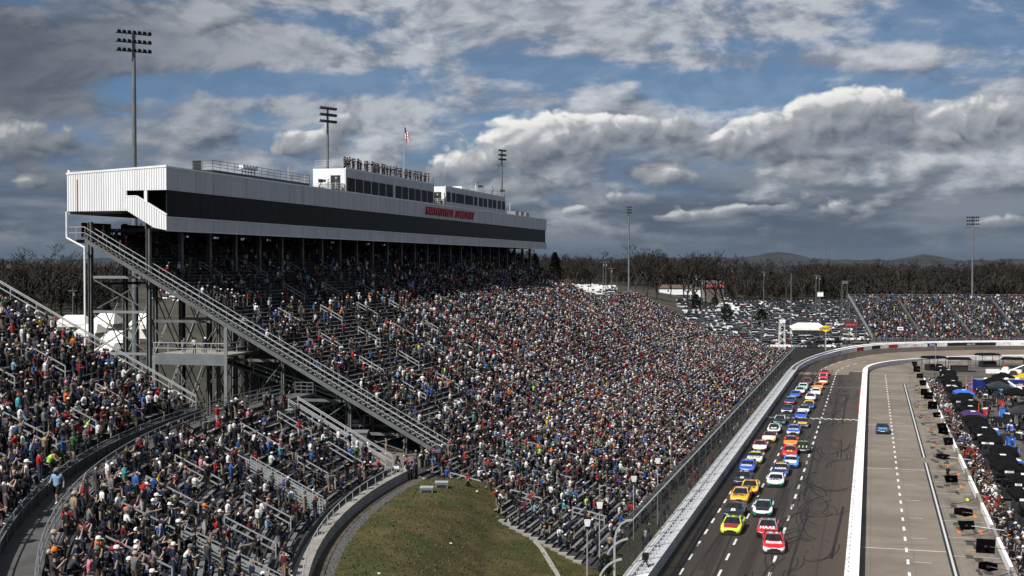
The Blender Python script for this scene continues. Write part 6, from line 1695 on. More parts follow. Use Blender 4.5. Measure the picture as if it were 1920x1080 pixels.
for k in range(30):
    Y = rb.uniform(590, 690); px = rb.uniform(1058, 1150); X = (px - 960) / FPX * Y
    park(X, Y, R(rb.choice((20, 80, 100)) + rb.uniform(-8, 8)), 'among the campers on the hill', 'cars parked among the campers')
# campers
def camper(px, Y, rz, L, label):
    X = (px - 960) / FPX * Y; root = empty('camper', (X, Y, ground_z(X, Y)), rz, label=label, cat='camper')
    b = MB(); b.hexa([(-L / 2, -1.2, .6), (L / 2, -1.2, .6), (L / 2, 1.2, .6), (-L / 2, 1.2, .6)], [(-L / 2, -1.2, 3.1), (L / 2 - .6, -1.2, 3.1), (L / 2 - .6, 1.2, 3.1), (-L / 2, 1.2, 3.1)]); lp(root, 'body', b, wp)
    b = MB()
    for x in (-L / 4, L / 5): b.box(x - .6, x + .6, -1.23, -1.201, 1.7, 2.4)
    lp(root, 'windows', b, m_cglass)['kind'] = 'stuff'
    b = MB(); b.box(-L / 2, L / 2 - .1, -1.225, -1.202, 1.2, 1.45); lp(root, 'stripe', b, M('camper_stripe', (.25, .25, .3)))
    for x in (-L / 3, L / 3): b = MB(); b.tube((x, -1.25, .45), (x, -.95, .45), .45, n=10); lp(root, 'wheel', b, m_tyre)
    b = MB(); b.box(-.6, .6, -.5, .5, 3.101, 3.35); lp(root, 'roof_unit', b, m_white_paint)
for k, (px, Y, L) in enumerate(((1068, 690, 7), (1085, 660, 8), (1110, 670, 8), (1128, 640, 7), (1098, 620, 9), (1146, 655, 7), (1120, 612, 8), (1066, 640, 7), (1360, 660, 10), (1375, 655, 7), (1362, 690, 8))):
    camper(px, Y, R(rb.uniform(-15, 15)), L, 'white camper parked on the hill behind the crowd' if k < 8 else ('long white motorhome by the red roofed house', 'white camper beside the long motorhome', 'white camper behind the long motorhome')[k - 8])
for o in [o for o in COL.objects if o.name.startswith('camper') and o.get('label', '').startswith('white camper parked')]: o['group'] = 'campers on the hill'
# houses
def house(px0, px1, ybase, Y, h, rh, roofm, wallm, label, depth=9, name='house'):
    p0, p1 = at_y(px0, ybase, Y), at_y(px1, ybase, Y); gz = ground_z(p0.x, Y); zb = max(p0.z, gz - 1); gz = min(gz, zb)
    root = empty(name, (p0.x, Y, zb), 0, label=label, cat='building'); W = p1.x - p0.x
    b = MB(); b.box(0, W, 0, depth, gz - zb - .5, h); lp(root, 'walls', b, wallm)
    b = MB(); b.hexa([(-.5, -.5, h + .005), (W + .5, -.5, h + .005), (W + .5, depth + .5, h + .005), (-.5, depth + .5, h + .005)], [(-.2, depth / 2 - .1, h + rh), (W + .2, depth / 2 - .1, h + rh), (W + .2, depth / 2 + .1, h + rh), (-.2, depth / 2 + .1, h + rh)]); lp(root, 'roof', b, roofm)
    for k in range(max(1, int(W / 7))):
        x = W * (k + .5) / max(1, int(W / 7)); b = MB(); b.box(x - .5, x + .5, -.06, -.002, h * .35, h * .8); w_ = lp(root, 'window', b, m_white_paint); b = MB(); b.box(x - .4, x + .4, -.08, -.061, h * .4, h * .75); lp(w_, 'pane', b, m_cglass)
    b = MB(); b.box(W * .85, W * .85 + 1, -.06, -.002, 0, 2.1); lp(root, 'door', b, m_steel)
m_rbrown = M('brown_roof', (0.085, 0.055, 0.035), 0.9, 0, 0.2, 1); m_rred = M('red_roof', (0.17, 0.035, 0.025), 0.9, 0, 0.2, 1)
house(1238, 1297, 551, 760, 3.4, 2.0, m_rbrown, m_white_paint, 'long white shed with a low brown roof behind the crowd')
house(1297, 1316, 551, 768, 3.0, 1.0, m_rbrown, m_white_paint, 'small white annex with a brown roof beside the long shed', 7)
house(1326, 1357, 548, 690, 2.6, 1.6, m_rred, M('dark_wall', (.1, .08, .07)), 'low house with a red roof beyond the white shed')
house(1318, 1356, 541, 760, 3.0, 1.8, m_steel, M('grey_wall', (.2, .2, .2)), 'long grey roofed house behind the red roofed one')
# tents
m_tent = M('white_tent', (0.68, 0.66, 0.60), 0.8, 0, 0.06, 1)
def tent(px0, px1, ybase, Y, h, label, cat='tent', depth=7):
    p0, p1 = at_y(px0, ybase, Y), at_y(px1, ybase, Y); W = p1.x - p0.x; root = empty('tent', p0, R(rb.uniform(-12, 12)), label=label, cat=cat); gz = ground_z(p0.x, Y) - p0.z
    for x in (0.1, W - .1):
        for y in (.1, depth - .1): b = MB(); b.bar((x, y, min(gz, -.5)), (x, y, h * .55), .1); lp(root, 'pole', b, m_rail)
    b = MB(); b.hexa([(-.2, -.2, h * .5), (W + .2, -.2, h * .5), (W + .2, depth + .2, h * .5), (-.2, depth + .2, h * .5)], [(W * .2, depth * .45, h), (W * .8, depth * .45, h), (W * .8, depth * .55, h), (W * .2, depth * .55, h)]); lp(root, 'roof', b, m_tent)
    b = MB(); b.box(0, W, -.15, -.1, h * .3, h * .5); lp(root, 'valance', b, m_tent)
    b = MB(); b.box(.2, W - .2, depth - .2, depth - .1, -1, h * .5); lp(root, 'back_wall', b, m_tent)
tent(102, 160, 622, 285, 3.6, 'wide cream tent left of the outer steel column'); tent(167, 214, 626, 270, 4.2, 'white peaked tent between the steel columns'); tent(140, 180, 640, 260, 3.4, 'low white tent before the peaked one')
tent(243, 280, 630, 290, 5.2, 'white tent seen behind the light pole'); tent(188, 240, 652, 255, 3.2, 'flat white tent right of the peaked one'); tent(178, 210, 668, 250, 2.4, 'small white tent with a slanted roof in the yard')
tent(1484, 1548, 624, 400, 2.9, 'long white marquee beside the far stand', 'tent', 12)
# signs by the turn
p_ = at_y(1548, 616, 392); root = empty('diamond_sign', (p_.x, 392, 0), 0, label='yellow diamond sign on a tall post beside the white marquee', cat='sign')
b = MB(); b.bar((0, 0, 0), (0, 0, p_.z + 1), .3); lp(root, 'post', b, m_rail)
b = MB(); z = p_.z; b.add([(-2.2, -.2, z), (0, -.2, z - 1.1), (2.2, -.2, z), (0, -.2, z + 1.1)], [(0, 1, 2, 3)]); lp(root, 'diamond', b, m_yl)
b = MB(); b.add([(-2.0, -.19, z - .6), (-1.6, -.19, z - .8), (2.0, -.19, z + .6), (1.6, -.19, z + .8)], [(0, 1, 2, 3)]); lp(root, 'arrow', b, m_rd)
o = put('lettering', text_mesh('lettering', 'SUNOCO', .95, m_tb, bold=.03)); o.location = (0, -.24, z); o.rotation_euler = (R(90), 0, 0); o.parent = root
p_ = at_y(1595, 609, 400); root = empty('billboard', (p_.x, 400, 0), 0, label='dark red billboard beside the end of the far stand', cat='sign')
b = MB(); b.box(-1.8, 1.8, -.1, .1, p_.z - .9, p_.z + 1.0); lp(root, 'panel', b, M('billboard_red', (.16, .015, .02)))
for x in (-1.4, 1.4): b = MB(); b.bar((x, .2, 0), (x, .2, p_.z + .9), .15); lp(root, 'post', b, m_steel)
o = put('lettering', text_mesh('lettering', 'COOK OUT', .55, M('dim_text', (.45, .4, .4)))); o.location = (0, -.13, p_.z); o.rotation_euler = (R(90), 0, 0); o.parent = root
# white scaffold tower and other thin things
def scaffold(px, yb, yt, Y, w_, mat, label, cat='tower'):
    p_ = at_y(px, yb, Y); zt = at_y(px, yt, Y).z; zb = min(p_.z, ground_z(p_.x, Y)); root = empty('scaffold_tower', (p_.x, Y, zb), 0, label=label, cat=cat); h = zt - zb
    for x in (-w_, w_):
        for y in (-w_, w_): b = MB(); b.bar((x, y, 0), (x * .8, y * .8, h), .14); lp(root, 'leg', b, mat)
    for k in range(4):
        z = h * (k + .3) / 4; b = MB(); b.bar((-w_, -w_, z), (w_, -w_, z + h / 5), .09); b.bar((w_, -w_, z), (-w_, -w_, z + h / 5), .09); lp(root, 'brace', b, mat)
    b = MB(); b.box(-w_, w_, -w_, w_, h, h + .15); lp(root, 'platform', b, mat); b = MB(); b.box(-w_, w_, -w_, -w_ + .08, h + .15, h + 1.0); lp(root, 'guard', b, mat)
scaffold(1466, 642, 605, 385, .85, m_white_paint, 'white braced platform tower beside the slim grey pole')
scaffold(1583, 556, 532, 430, 1.0, m_steel, 'dark camera scaffold above the end of the far stand')
p_ = at_y(1579, 640, 380)
def utility(px, yb, yt, Y, label, arm=True):
    p_ = at_y(px, yb, Y); zt = at_y(px, yt, Y).z; zb = min(p_.z, ground_z(p_.x, Y)) - .2
    root = empty('utility_pole', (p_.x, Y, zb), 0, label=label, cat='utility pole'); b = MB(); b.tube((0, 0, 0), (0, 0, zt - zb), .22, .14, 6); lp(root, 'pole', b, m_steel)
    if arm: b = MB(); b.box(-1.6, 1.6, -.08, .08, zt - zb - 1, zt - zb - .8); lp(root, 'cross_arm', b, m_steel)
    b = MB(); b.tube((.35, 0, zt - zb - 2.6), (.35, 0, zt - zb - 1.6), .3, n=8); lp(root, 'transformer', b, m_steel_pale)
for px, yb, yt, Y, lab in ((1131, 545, 488, 560, 'left one of the paired utility poles near the campers'), (1136, 545, 488, 566, 'right one of the paired utility poles near the campers'), (1146, 545, 500, 580, 'utility pole with a lamp arm beside the paired ones'), (1305, 553, 515, 640, 'utility pole behind the white shed'), (1316, 560, 523, 600, 'utility pole at the corner of the white shed'),
                            (1432, 560, 507, 640, 'thin utility pole in the parked cars'), (1530, 560, 513, 620, 'utility pole with a cross arm behind the marquee'), (1536, 560, 515, 640, 'utility pole beside the one behind the marquee'), (137, 600, 540, 420, 'brown utility pole on the hillside'), (1409, 625, 598, 380, 'short pole at the edge of the crowd'), (1428, 628, 596, 378, 'short pole close to the dark evergreen')):
    utility(px, yb, yt, Y, lab)
p_ = at_y(1538, 552, 420); root = empty('lamp_box_sign', (p_.x, 420, 0), 0, label='bright white box on a mast over the parked cars', cat='sign'); b = MB(); b.bar((0, 0, 0), (0, 0, p_.z), .25); lp(root, 'mast', b, m_steel); b = MB(); b.box(-.9, .9, -.4, .4, p_.z - .7, p_.z + .8); lp(root, 'box', b, m_white_paint); b = MB(); b.box(-1, 1, -.5, .5, p_.z + .801, p_.z + .9); lp(root, 'cap', b, m_steel_pale)
for px, yt, Y, lab in ((1548, 464, 2500, 'left radio mast on the far ridge'), (1554, 452, 2500, 'taller right radio mast on the far ridge')):
    p_ = at_y(px, yt, Y); root = empty('radio_mast', (p_.x, Y, 20), 0, label=lab, cat='mast'); b = MB(); b.tube((0, 0, 0), (0, 0, p_.z - 20), .7, .5, 4); lp(root, 'lattice', b, m_steel); b = MB(); b.box(-2, 2, -2, 2, -4, .5); lp(root, 'base', b, m_concrete)

# ================================================================== people
V3 = lambda *a: np.array(a, float)
def pose(kind):
    J = {}
    for sd, k in (('l', -1), ('r', 1)):
        J['sh' + sd] = V3(.19 * k, 0, 1.40); J['hip' + sd] = V3(.09 * k, 0, .90); J['kn' + sd] = V3(.10 * k, .03, .49); J['an' + sd] = V3(.11 * k, -.02, .09); J['to' + sd] = V3(.13 * k, .14, .045)
        J['el' + sd] = V3(.255 * k, -.03, 1.13); J['wr' + sd] = V3(.265 * k, .08, .90); J['ha' + sd] = V3(.255 * k, .12, .80)
    J['pe'] = V3(0, 0, .93); J['ch'] = V3(0, -.01, 1.28); J['ne'] = V3(0, .01, 1.46); J['hb'] = V3(0, .03, 1.56); J['ht'] = V3(0, .02, 1.70)
    def arm(sd, el, wr, ha): 
        k = -1 if sd == 'l' else 1
        for n, p in (('el', el), ('wr', wr), ('ha', ha)): J[n + sd] = V3(p[0] * k, p[1], p[2])
    if kind == 'photo': [arm(s, (.25, .18, 1.22), (.12, .36, 1.46), (.06, .40, 1.55)) for s in 'lr']
    if kind == 'crossed': [arm(s, (.26, .10, 1.14), (.02, .24, 1.19), (-.10, .22, 1.22)) for s in 'lr']
    if kind == 'akimbo': [arm(s, (.40, -.06, 1.16), (.21, .06, 1.0), (.15, .09, .98)) for s in 'lr']
    if kind == 'point': arm('r', (.24, .22, 1.44), (.25, .46, 1.50), (.25, .56, 1.53)); J['knl'] += V3(-.04, .06, 0)
    if kind == 'cheer': arm('r', (.30, .04, 1.60), (.26, .10, 1.86), (.25, .12, 1.96)); arm('l', (.24, .14, 1.18), (.12, .28, 1.26), (.05, .30, 1.28))
    if kind == 'step': J['knl'] = V3(-.1, .18, .52); J['anl'] = V3(-.11, .16, .12); J['tol'] = V3(-.12, .32, .07); J['anr'] = V3(.1, -.22, .12); J['tor'] = V3(.11, -.08, .045); J['knr'] = V3(.1, -.06, .5); arm('l', (.25, -.1, 1.14), (.27, -.06, .9), (.27, -.02, .8)); arm('r', (.25, .05, 1.14), (.26, .2, .94), (.25, .26, .86))
    if kind.startswith('sit'):
        lean = .16 if kind == 'sit_lean' else .02
        for n in J: J[n] = J[n] - V3(0, 0, .42)
        for n in ('ch', 'ne', 'hb', 'ht', 'shl', 'shr'): J[n] = J[n] + V3(0, lean * (J[n][2] - .5) / .6, -lean * .35)
        for sd, k in (('l', -1), ('r', 1)):
            J['kn' + sd] = V3(.14 * k, .44, .52); J['an' + sd] = V3(.15 * k, .40 + .05 * k, .09); J['to' + sd] = V3(.17 * k, .57 + .05 * k, .045)
            if kind == 'sit_lean': J['el' + sd] = V3(.22 * k, .36, .62); J['wr' + sd] = V3(.10 * k, .52, .68); J['ha' + sd] = V3(.04 * k, .58, .70)
            else: J['el' + sd] = V3(.26 * k, .08, .72); J['wr' + sd] = V3(.18 * k, .30, .62); J['ha' + sd] = V3(.13 * k, .38, .60)
        if kind == 'sit_cheer': J['elr'] = V3(.28, .10, 1.16); J['wrr'] = V3(.26, .18, 1.42); J['har'] = V3(.25, .2, 1.5)
    return J
BONES = [('pe', 'ch', .165, .18, 1), ('ch', 'ne', .18, .075, 1), ('ne', 'hb', .058, .062, 0), ('hb', 'ht', .095, .10, 0)]
for sd in 'lr': BONES += [('hip' + sd, 'kn' + sd, .092, .066, 2), ('kn' + sd, 'an' + sd, .063, .042, 2), ('an' + sd, 'to' + sd, .048, .036, 3), ('sh' + sd, 'el' + sd, .062, .050, 1), ('el' + sd, 'wr' + sd, .045, .033, 0), ('wr' + sd, 'ha' + sd, .036, .028, 0)]
POSES = ['stand', 'photo', 'crossed', 'akimbo', 'point', 'cheer', 'step', 'sit', 'sit_lean', 'sit_cheer']
JP = {k: pose(k) for k in POSES}
SHORTS = {}
m_skin = {n: M('skin_' + n, c, 0.6, 0, 0.05, 8) for n, c in (('light', (.26, .182, .145)), ('tan', (.19, .128, .098)), ('brown', (.08, .045, .032)))}
def skin_person(kind, shorts):
    J = JP[kind]; names = ['pe', 'ch', 'ne', 'hb', 'ht'] + [n + s for s in 'lr' for n in ('hip', 'kn', 'an', 'to', 'sh', 'el', 'wr', 'ha')]
    idx = {n: i for i, n in enumerate(names)}
    ed = [('pe', 'ch'), ('ch', 'ne'), ('ne', 'hb'), ('hb', 'ht')] + [e for s in 'lr' for e in (('pe', 'hip' + s), ('hip' + s, 'kn' + s), ('kn' + s, 'an' + s), ('an' + s, 'to' + s), ('ch', 'sh' + s), ('sh' + s, 'el' + s), ('el' + s, 'wr' + s), ('wr' + s, 'ha' + s))]
    me = bpy.data.meshes.new('person'); me.from_pydata([tuple(J[n]) for n in names], [(idx[a], idx[b]) for a, b in ed], [])
    o = bpy.data.objects.new('person', me); COL.objects.link(o)
    md = o.modifiers.new('skin', 'SKIN'); md.use_smooth_shade = True; sv = me.skin_vertices[0].data
    rad = dict(pe=(.165, .125), ch=(.185, .135), ne=(.062, .062), hb=(.085, .10), ht=(.085, .10), hip=(.10, .10), kn=(.066, .07), an=(.045, .05), to=(.042, .038), sh=(.072, .07), el=(.047, .047), wr=(.034, .034), ha=(.030, .042))
    for n in names:
        r_ = rad[n if n in rad else n[:-1]]; sv[idx[n]].radius = r_; sv[idx[n]].use_root = n == 'pe'
    s2 = o.modifiers.new('sub', 'SUBSURF'); s2.levels = 1; s2.render_levels = 1
    dg = bpy.context.evaluated_depsgraph_get(); out = bpy.data.meshes.new_from_object(o.evaluated_get(dg)); bpy.data.objects.remove(o)
    segs = [(J[a], J[b], m) for a, b, _, _, m in BONES]
    for m in range(5): out.materials.append(m_skin['light'])
    mi = []
    for p_ in out.polygons:
        c = np.array(p_.center); best = (9, 0)
        for k_, (a, b, m) in enumerate(segs):
            ab = b - a; t = np.clip(np.dot(c - a, ab) / np.dot(ab, ab), 0, 1); d = np.linalg.norm(c - a - ab * t)
            if d < best[0]: best = (d, m, k_, t)
        m = best[1]
        if shorts and m == 2 and BONES[best[2]][0][:2] == 'kn': m = 0
        if m == 0 and best[2] == 3 or (best[2] == 2 and best[3] > .9):
            rel = c - J['hb']
            if rel[2] > .105 or (rel[1] < -.02 and rel[2] > .0): m = 4
        mi.append(m)
    out.polygons.foreach_set('material_index', mi); out.polygons.foreach_set('use_smooth', [True] * len(mi)); out.name = 'person'
    return out
PM = {(k, sh): skin_person(k, sh) for k in POSES for sh in (0, 1)}
CAPM = {}
for k in POSES:
    hx = JP[k]['ht']; b = MB(); ring = []
    for q, (z, r_) in enumerate(((-.055, .113), (.02, .108), (.075, .075), (.098, .0))):
        for i in range(10): a = i / 10 * 6.2832; b.v.append((hx[0] + r_ * math.cos(a), hx[1] + r_ * 1.12 * math.sin(a), hx[2] + z))
    for q in range(3):
        for i in range(10): b.f.append((q * 10 + i, q * 10 + (i + 1) % 10, q * 10 + 10 + (i + 1) % 10, q * 10 + 10 + i)); b.m.append(0)
    z = hx[2] - .045; b.add([(hx[0] - .085, hx[1] + .08, z), (hx[0] + .085, hx[1] + .08, z), (hx[0] + .07, hx[1] + .22, z - .025), (hx[0] - .07, hx[1] + .22, z - .025), (hx[0] - .085, hx[1] + .08, z + .015), (hx[0] + .085, hx[1] + .08, z + .015), (hx[0] + .07, hx[1] + .22, z - .012), (hx[0] - .07, hx[1] + .22, z - .012)], [(3, 2, 1, 0), (4, 5, 6, 7), (0, 1, 5, 4), (1, 2, 6, 5), (2, 3, 7, 6), (3, 0, 4, 7)])
    CAPM[k] = b.mesh('cap', m_white, True)
SHIRT = [('black', (.010, .010, .011), 40), ('dark grey', (.034, .034, .036), 17), ('navy', (.012, .016, .042), 11), ('white', (.52, .52, .51), 11), ('grey', (.105, .105, .106), 9), ('red', (.26, .016, .016), 4.0), ('blue', (.025, .075, .24), 4),
         ('maroon', (.085, .012, .016), 4), ('orange', (.52, .12, .02), 1.0), ('yellow', (.50, .34, .03), .6), ('teal', (.05, .24, .26), 1.0), ('pale blue', (.17, .27, .38), 1.8), ('green', (.025, .09, .03), 1.0), ('pink', (.42, .15, .20), .7), ('lime', (.32, .50, .09), .35), ('purple', (.06, .025, .12), .7), ('tan', (.20, .16, .11), 1.0)]
HAT = [('black', (.012, .012, .012), 34), ('white', (.56, .56, .55), 15), ('grey', (.12, .12, .12), 10), ('red', (.30, .018, .018), 4), ('navy', (.015, .02, .06), 9), ('orange', (.55, .14, .02), 1), ('tan', (.3, .25, .18), 3), ('none', None, 36)]
PANT = [('jeans', (.028, .037, .062), 34), ('black trousers', (.015, .015, .016), 22), ('khaki shorts', (.19, .15, .10), 14), ('grey shorts', (.075, .075, .078), 12), ('black shorts', (.015, .015, .016), 8), ('pale shorts', (.34, .34, .33), 4), ('brown trousers', (.07, .05, .035), 6)]
HAIR = [(.012, .010, .008), (.04, .022, .012), (.16, .10, .05), (.30, .28, .26)]
cloth = {}
def cmat(n, rgb):
    if (n, rgb) not in cloth: cloth[(n, rgb)] = M('cloth_' + n.replace(' ', '_'), rgb, 0.9, 0, 0.08, 4, spec=0.1)
    return cloth[(n, rgb)]
rq = random.Random(77)
def pick(tab): return rq.choices(tab, [t_[2] for t_ in tab])[0]
PHRASE = dict(stand='standing', photo='holding up a phone', crossed='arms folded', akimbo='hands on hips', point='pointing', cheer='one arm raised', step='walking', sit='seated', sit_lean='seated, leaning', sit_cheer='seated, arm raised')
N_IND = [0]
def individual(p_, face, kind, where, group, shirt=None, hat=None, pant=None, label=None, k_=None):
    sh = next(x for x in SHIRT if x[0] == shirt) if shirt else pick(SHIRT); ht = next(x for x in HAT if x[0] == hat) if hat else pick(HAT); pn = next(x for x in PANT if x[0] == pant) if pant else pick(PANT)
    o = bpy.data.objects.new('person', PM[(kind, 1 if 'shorts' in pn[0] else 0)]); COL.objects.link(o); o.location = p_; o.rotation_euler = (0, 0, face)
    s_ = k_ or rq.uniform(.99, 1.10); o.scale = (s_ * rq.uniform(1.0, 1.22), s_ * rq.uniform(1.0, 1.2), s_)
    hair = cmat('hair', rq.choice(HAIR))
    over(o, m_skin[rq.choices(('light', 'tan', 'brown'), (70, 20, 10))[0]], cmat(sh[0], sh[1]), cmat(pn[0], pn[1]), cmat('shoes', rq.choice(((.5, .5, .5), (.02, .02, .02)))), hair)
    if ht[1]:
        c = bpy.data.objects.new('cap', CAPM[kind]); COL.objects.link(c); c.parent = o; over(c, cmat('cap_' + ht[0], ht[1]))
    lab_ = label or f'person in {sh[0]} top and ' + (f'{ht[0]} cap' if ht[1] else 'bare head') + f', {PHRASE[kind]}, {where}'
    if len(lab_.split()) > 16: lab_ = lab_.replace(' top and ', ' with ')
    tag(o, lab_, 'person', group)
    N_IND[0] += 1
    return o
# light copies for the mass of the crowd
def prism_person(kind, fine):
    J = JP[kind]; vs, fs, cs = [], [], []
    def tube(a, b, ra, rb_, ci, n, flat=1.0):
        d = (b - a) / max(np.linalg.norm(b - a), 1e-6); up = V3(0, 1, 0) if abs(d[2]) > .7 else V3(0, 0, 1); x = np.cross(d, up); x /= np.linalg.norm(x); y = np.cross(x, d); b0 = len(vs)
        for p_, r_ in ((a, ra), (b, rb_)):
            for i in range(n): th = 2 * math.pi * (i + .5) / n; vs.append(p_ + x * math.cos(th) * r_ * 1.2 + y * math.sin(th) * r_ * 1.2 * flat); cs.append(ci)
        for i in range(n): fs.append((b0 + i, b0 + (i + 1) % n, b0 + n + (i + 1) % n, b0 + n + i))
        return b0
    def blob(c, r_, ci, top):
        b0 = len(vs); n = 6 if fine else 4
        for z, q, cc in ((-.11, .55, ci), (-.02, 1.0, ci), (.045, .98, top), (.11, .45, top)):
            for i in range(n): th = 2 * math.pi * i / n; vs.append(c + V3(math.cos(th) * r_ * q, math.sin(th) * r_ * 1.1 * q, z)); cs.append(cc)
        for k_ in range(3):
            for i in range(n): fs.append((b0 + k_ * n + i, b0 + k_ * n + (i + 1) % n, b0 + (k_ + 1) * n + (i + 1) % n, b0 + (k_ + 1) * n + i))
        fs.append((b0 + 3 * n, b0 + 3 * n + 1, b0 + 3 * n + 2, b0 + 3 * n + 3) if n == 4 else (b0 + 3 * n, b0 + 3 * n + 1, b0 + 3 * n + 2, b0 + 3 * n + 3))
    n = 5 if fine else 4
    tube(J['pe'] - V3(0, 0, .04), J['ch'], .155, .19, 1, n, .72); tube(J['ch'], J['ne'], .19, .08, 1, n, .72); blob(J['hb'] + (J['ht'] - J['hb']) * .45, .10, 0, 4)
    if fine:
        for sd in 'lr':
            for a, b, ra, rb_, ci in BONES[4:]:
                if a[-1] == sd and a[:2] != 'an' and a[:2] != 'wr': tube(J[a], J[b], ra, rb_, (5 if a[:2] == 'kn' else ci), 4)
    else:
        m1 = (J['knl'] + J['knr']) / 2; m2 = (J['anl'] + J['anr']) / 2; tube((J['hipl'] + J['hipr']) / 2, m1, .17, .14, 2, 4, .7); tube(m1, m2, .13, .09, 5, 4, .7)
        for sd in 'lr': tube(J['sh' + sd], (J['el' + sd] + J['wr' + sd]) / 2, .06, .045, 1, 3)
    return np.array(vs), np.array(fs), np.array(cs)
PF = {k: prism_person(k, True) for k in POSES}; PC = {k: prism_person(k, False) for k in POSES}
m_crowd = colour_attr_mat('crowd_clothes')
class Crowd:
    def __init__(s): s.v, s.f, s.c, s.n, s.count = [], [], [], 0, 0
    def add(s, p_, face, kind, fine, shirt=None):
        V, F, Cc = (PF if fine else PC)[kind]; k_ = rq.uniform(.93, 1.06); w_ = rq.uniform(1.0, 1.25); c, q = math.cos(face), math.sin(face)
        X = V * np.array((k_ * w_, k_ * w_, k_)); P2 = np.empty_like(X); P2[:, 0] = X[:, 0] * c - X[:, 1] * q + p_[0]; P2[:, 1] = X[:, 0] * q + X[:, 1] * c + p_[1]; P2[:, 2] = X[:, 2] + p_[2]
        sh = shirt or pick(SHIRT)[1]; ht = pick(HAT); pn = pick(PANT); sk_ = rq.choices(((.24, .172, .140), (.18, .122, .096), (.08, .048, .036)), (70, 20, 10))[0]; top = ht[1] or rq.choice(HAIR)
        tab = np.array([sk_, sh, pn[1], (.05, .05, .05), top, sk_ if 'shorts' in pn[0] else pn[1]]); j = rq.uniform(.8, 1.15)
        s.v.append(P2); s.f.append(F + s.n); s.c.append(tab[Cc] * j); s.n += len(V); s.count += 1
    def build(s, name, label):
        v_ = np.concatenate(s.v); f_ = np.concatenate(s.f); c_ = np.concatenate(s.c)
        me = bpy.data.meshes.new(name); me.vertices.add(len(v_)); me.vertices.foreach_set('co', v_.ravel()); me.loops.add(f_.size); me.loops.foreach_set('vertex_index', f_.ravel().astype(np.int32))
        me.polygons.add(len(f_)); me.polygons.foreach_set('loop_start', np.arange(0, f_.size, 4, dtype=np.int32)); me.polygons.foreach_set('loop_total', np.full(len(f_), 4, dtype=np.int32))
        me.update(calc_edges=True); at_ = me.attributes.new('Col', 'FLOAT_COLOR', 'POINT'); at_.data.foreach_set('color', np.concatenate([c_, np.ones((len(c_), 1))], 1).ravel())
        me.materials.append(m_crowd); return tag(put(name, me), label, 'crowd', kind='stuff')
def face_to(vx, vy): return math.atan2(-vx, vy)
STANDING = ['stand', 'stand', 'photo', 'crossed', 'akimbo', 'stand', 'crossed', 'stand', 'cheer', 'point', 'step']
SITTING = ['sit', 'sit', 'sit_lean', 'sit_lean', 'sit_cheer']
def patch(a, b, seed=0.0): return .5 + .25 * (math.sin(a * .35 + seed) + math.sin(b * .9 + a * .13 + seed * 2)) 
def in_frame(p_, m_=30):
    if p_.y < 5: return False
    x = 960 + FPX * p_.x / p_.y; y = YH + FPX * (CAMH - p_.z) / p_.y
    return -m_ < x < 1920 + m_ and -m_ < y < 1080 + m_ * 1.5
# near curved stand
cand = []
for r, z, a, c, part_ in nslots:
    n = int((c - a) * r * math.pi / 180 / .54)
    for i in range(n):
        ph = a + (c - a) * (i + .5) / n; g_ = patch(ph * 3, r, 1.0)
        occ = .80 if part_ == 'upper' else (.28 + .42 * g_ if r > 122.5 else .05 + .38 * g_)
        if part_ == 'lower' and ph > 5: occ = .60 - .4 * (1 - g_)
        if part_ == 'upper': occ = .40 + .34 * g_
        if rq.random() > occ: continue
        sit = rq.random() < (.40 if part_ == 'upper' else .48)
        p_ = N(r + (.54 if sit else .22) + rq.uniform(-.04, .04), ph, z); cand.append((p_, ph, sit, part_))
cand = [q for q in cand if in_frame(q[0])]
cand.sort(key=lambda q: q[0].length)
crowd_near = Crowd()
WH = {'lower': 'in lower curved rows', 'upper': 'in upper curved rows'}
for k, (p_, ph, sit, part_) in enumerate(cand):
    d = Vector((math.cos(R(ph)), -math.sin(R(ph)), 0)); f_ = face_to(d.x, d.y) + rq.gauss(.25, .35); kind = rq.choice(SITTING if sit else STANDING[:10])
    if k < 185: individual(p_, f_, kind, WH[part_], 'spectators in the curved stand')
    else: crowd_near.add(p_, f_, kind, True)
crowd_near.build('spectators', 'dense seated and standing crowd in the curved stand')
# main grandstand
crowd_main = Crowd()
base_f = face_to(TN.x, TN.y)
for a, c, t, z, zone in slots:
    n = int((c - a) / .53); row = (T_UP - t) / PITCH_T
    for i in range(n):
        s_ = a + (c - a) * (i + .5) / n; g_ = patch(s_ * .9, t, .3)
        if zone == 0: occ = .30 + .64 * sm((s_ - 104) / 62) - .25 * (1 - g_) * (1 - sm((s_ - 150) / 80))
        elif zone == 3: occ = .93
        elif zone == 2: occ = (.16 + .22 * sm((s_ - 150) / 90) + .4 * sm((s_ - 205) / 70)) * (.4 + g_)
        else:
            occ = .30 + .62 * sm((s_ - 136 + (12 - row) * 1.3) / 58) - .28 * (1 - g_) * (1 - sm((s_ - 190) / 60))
            if s_ < S0 + 9: occ = max(occ, .55 if g_ > .5 else .2)
        if rq.random() > occ: continue
        sit = rq.random() < (.18 if zone else .28)
        q = T(s_, t - (.54 if sit else .22) + rq.uniform(-.05, .05), z)
        crowd_main.add(q, base_f + rq.gauss(.15, .45), rq.choice(SITTING if sit else STANDING), q.length < 215)
for k in range(420):
    s_ = 119 + 240 * (k + rq.random()) / 420; crowd_main.add(T(s_, T_UP + .4 + rq.random() * .7, Z_UP - .35), base_f + rq.gauss(0, .9), rq.choice(STANDING), s_ < 200)
crowd_main.build('spectators', 'very large crowd filling the main grandstand')
crowd_far = Crowd()
for x0, x1, y, z in fslots:
    n = int((x1 - x0) / .56)
    for i in range(n):
        x = x0 + (x1 - x0) * (i + .5) / n
        if rq.random() < .50 + .30 * patch(x, y, 2.0) - .12 * (z > 11): crowd_far.add((x, y + .25, z), math.pi + rq.gauss(0, .4), rq.choice(STANDING + SITTING), False)
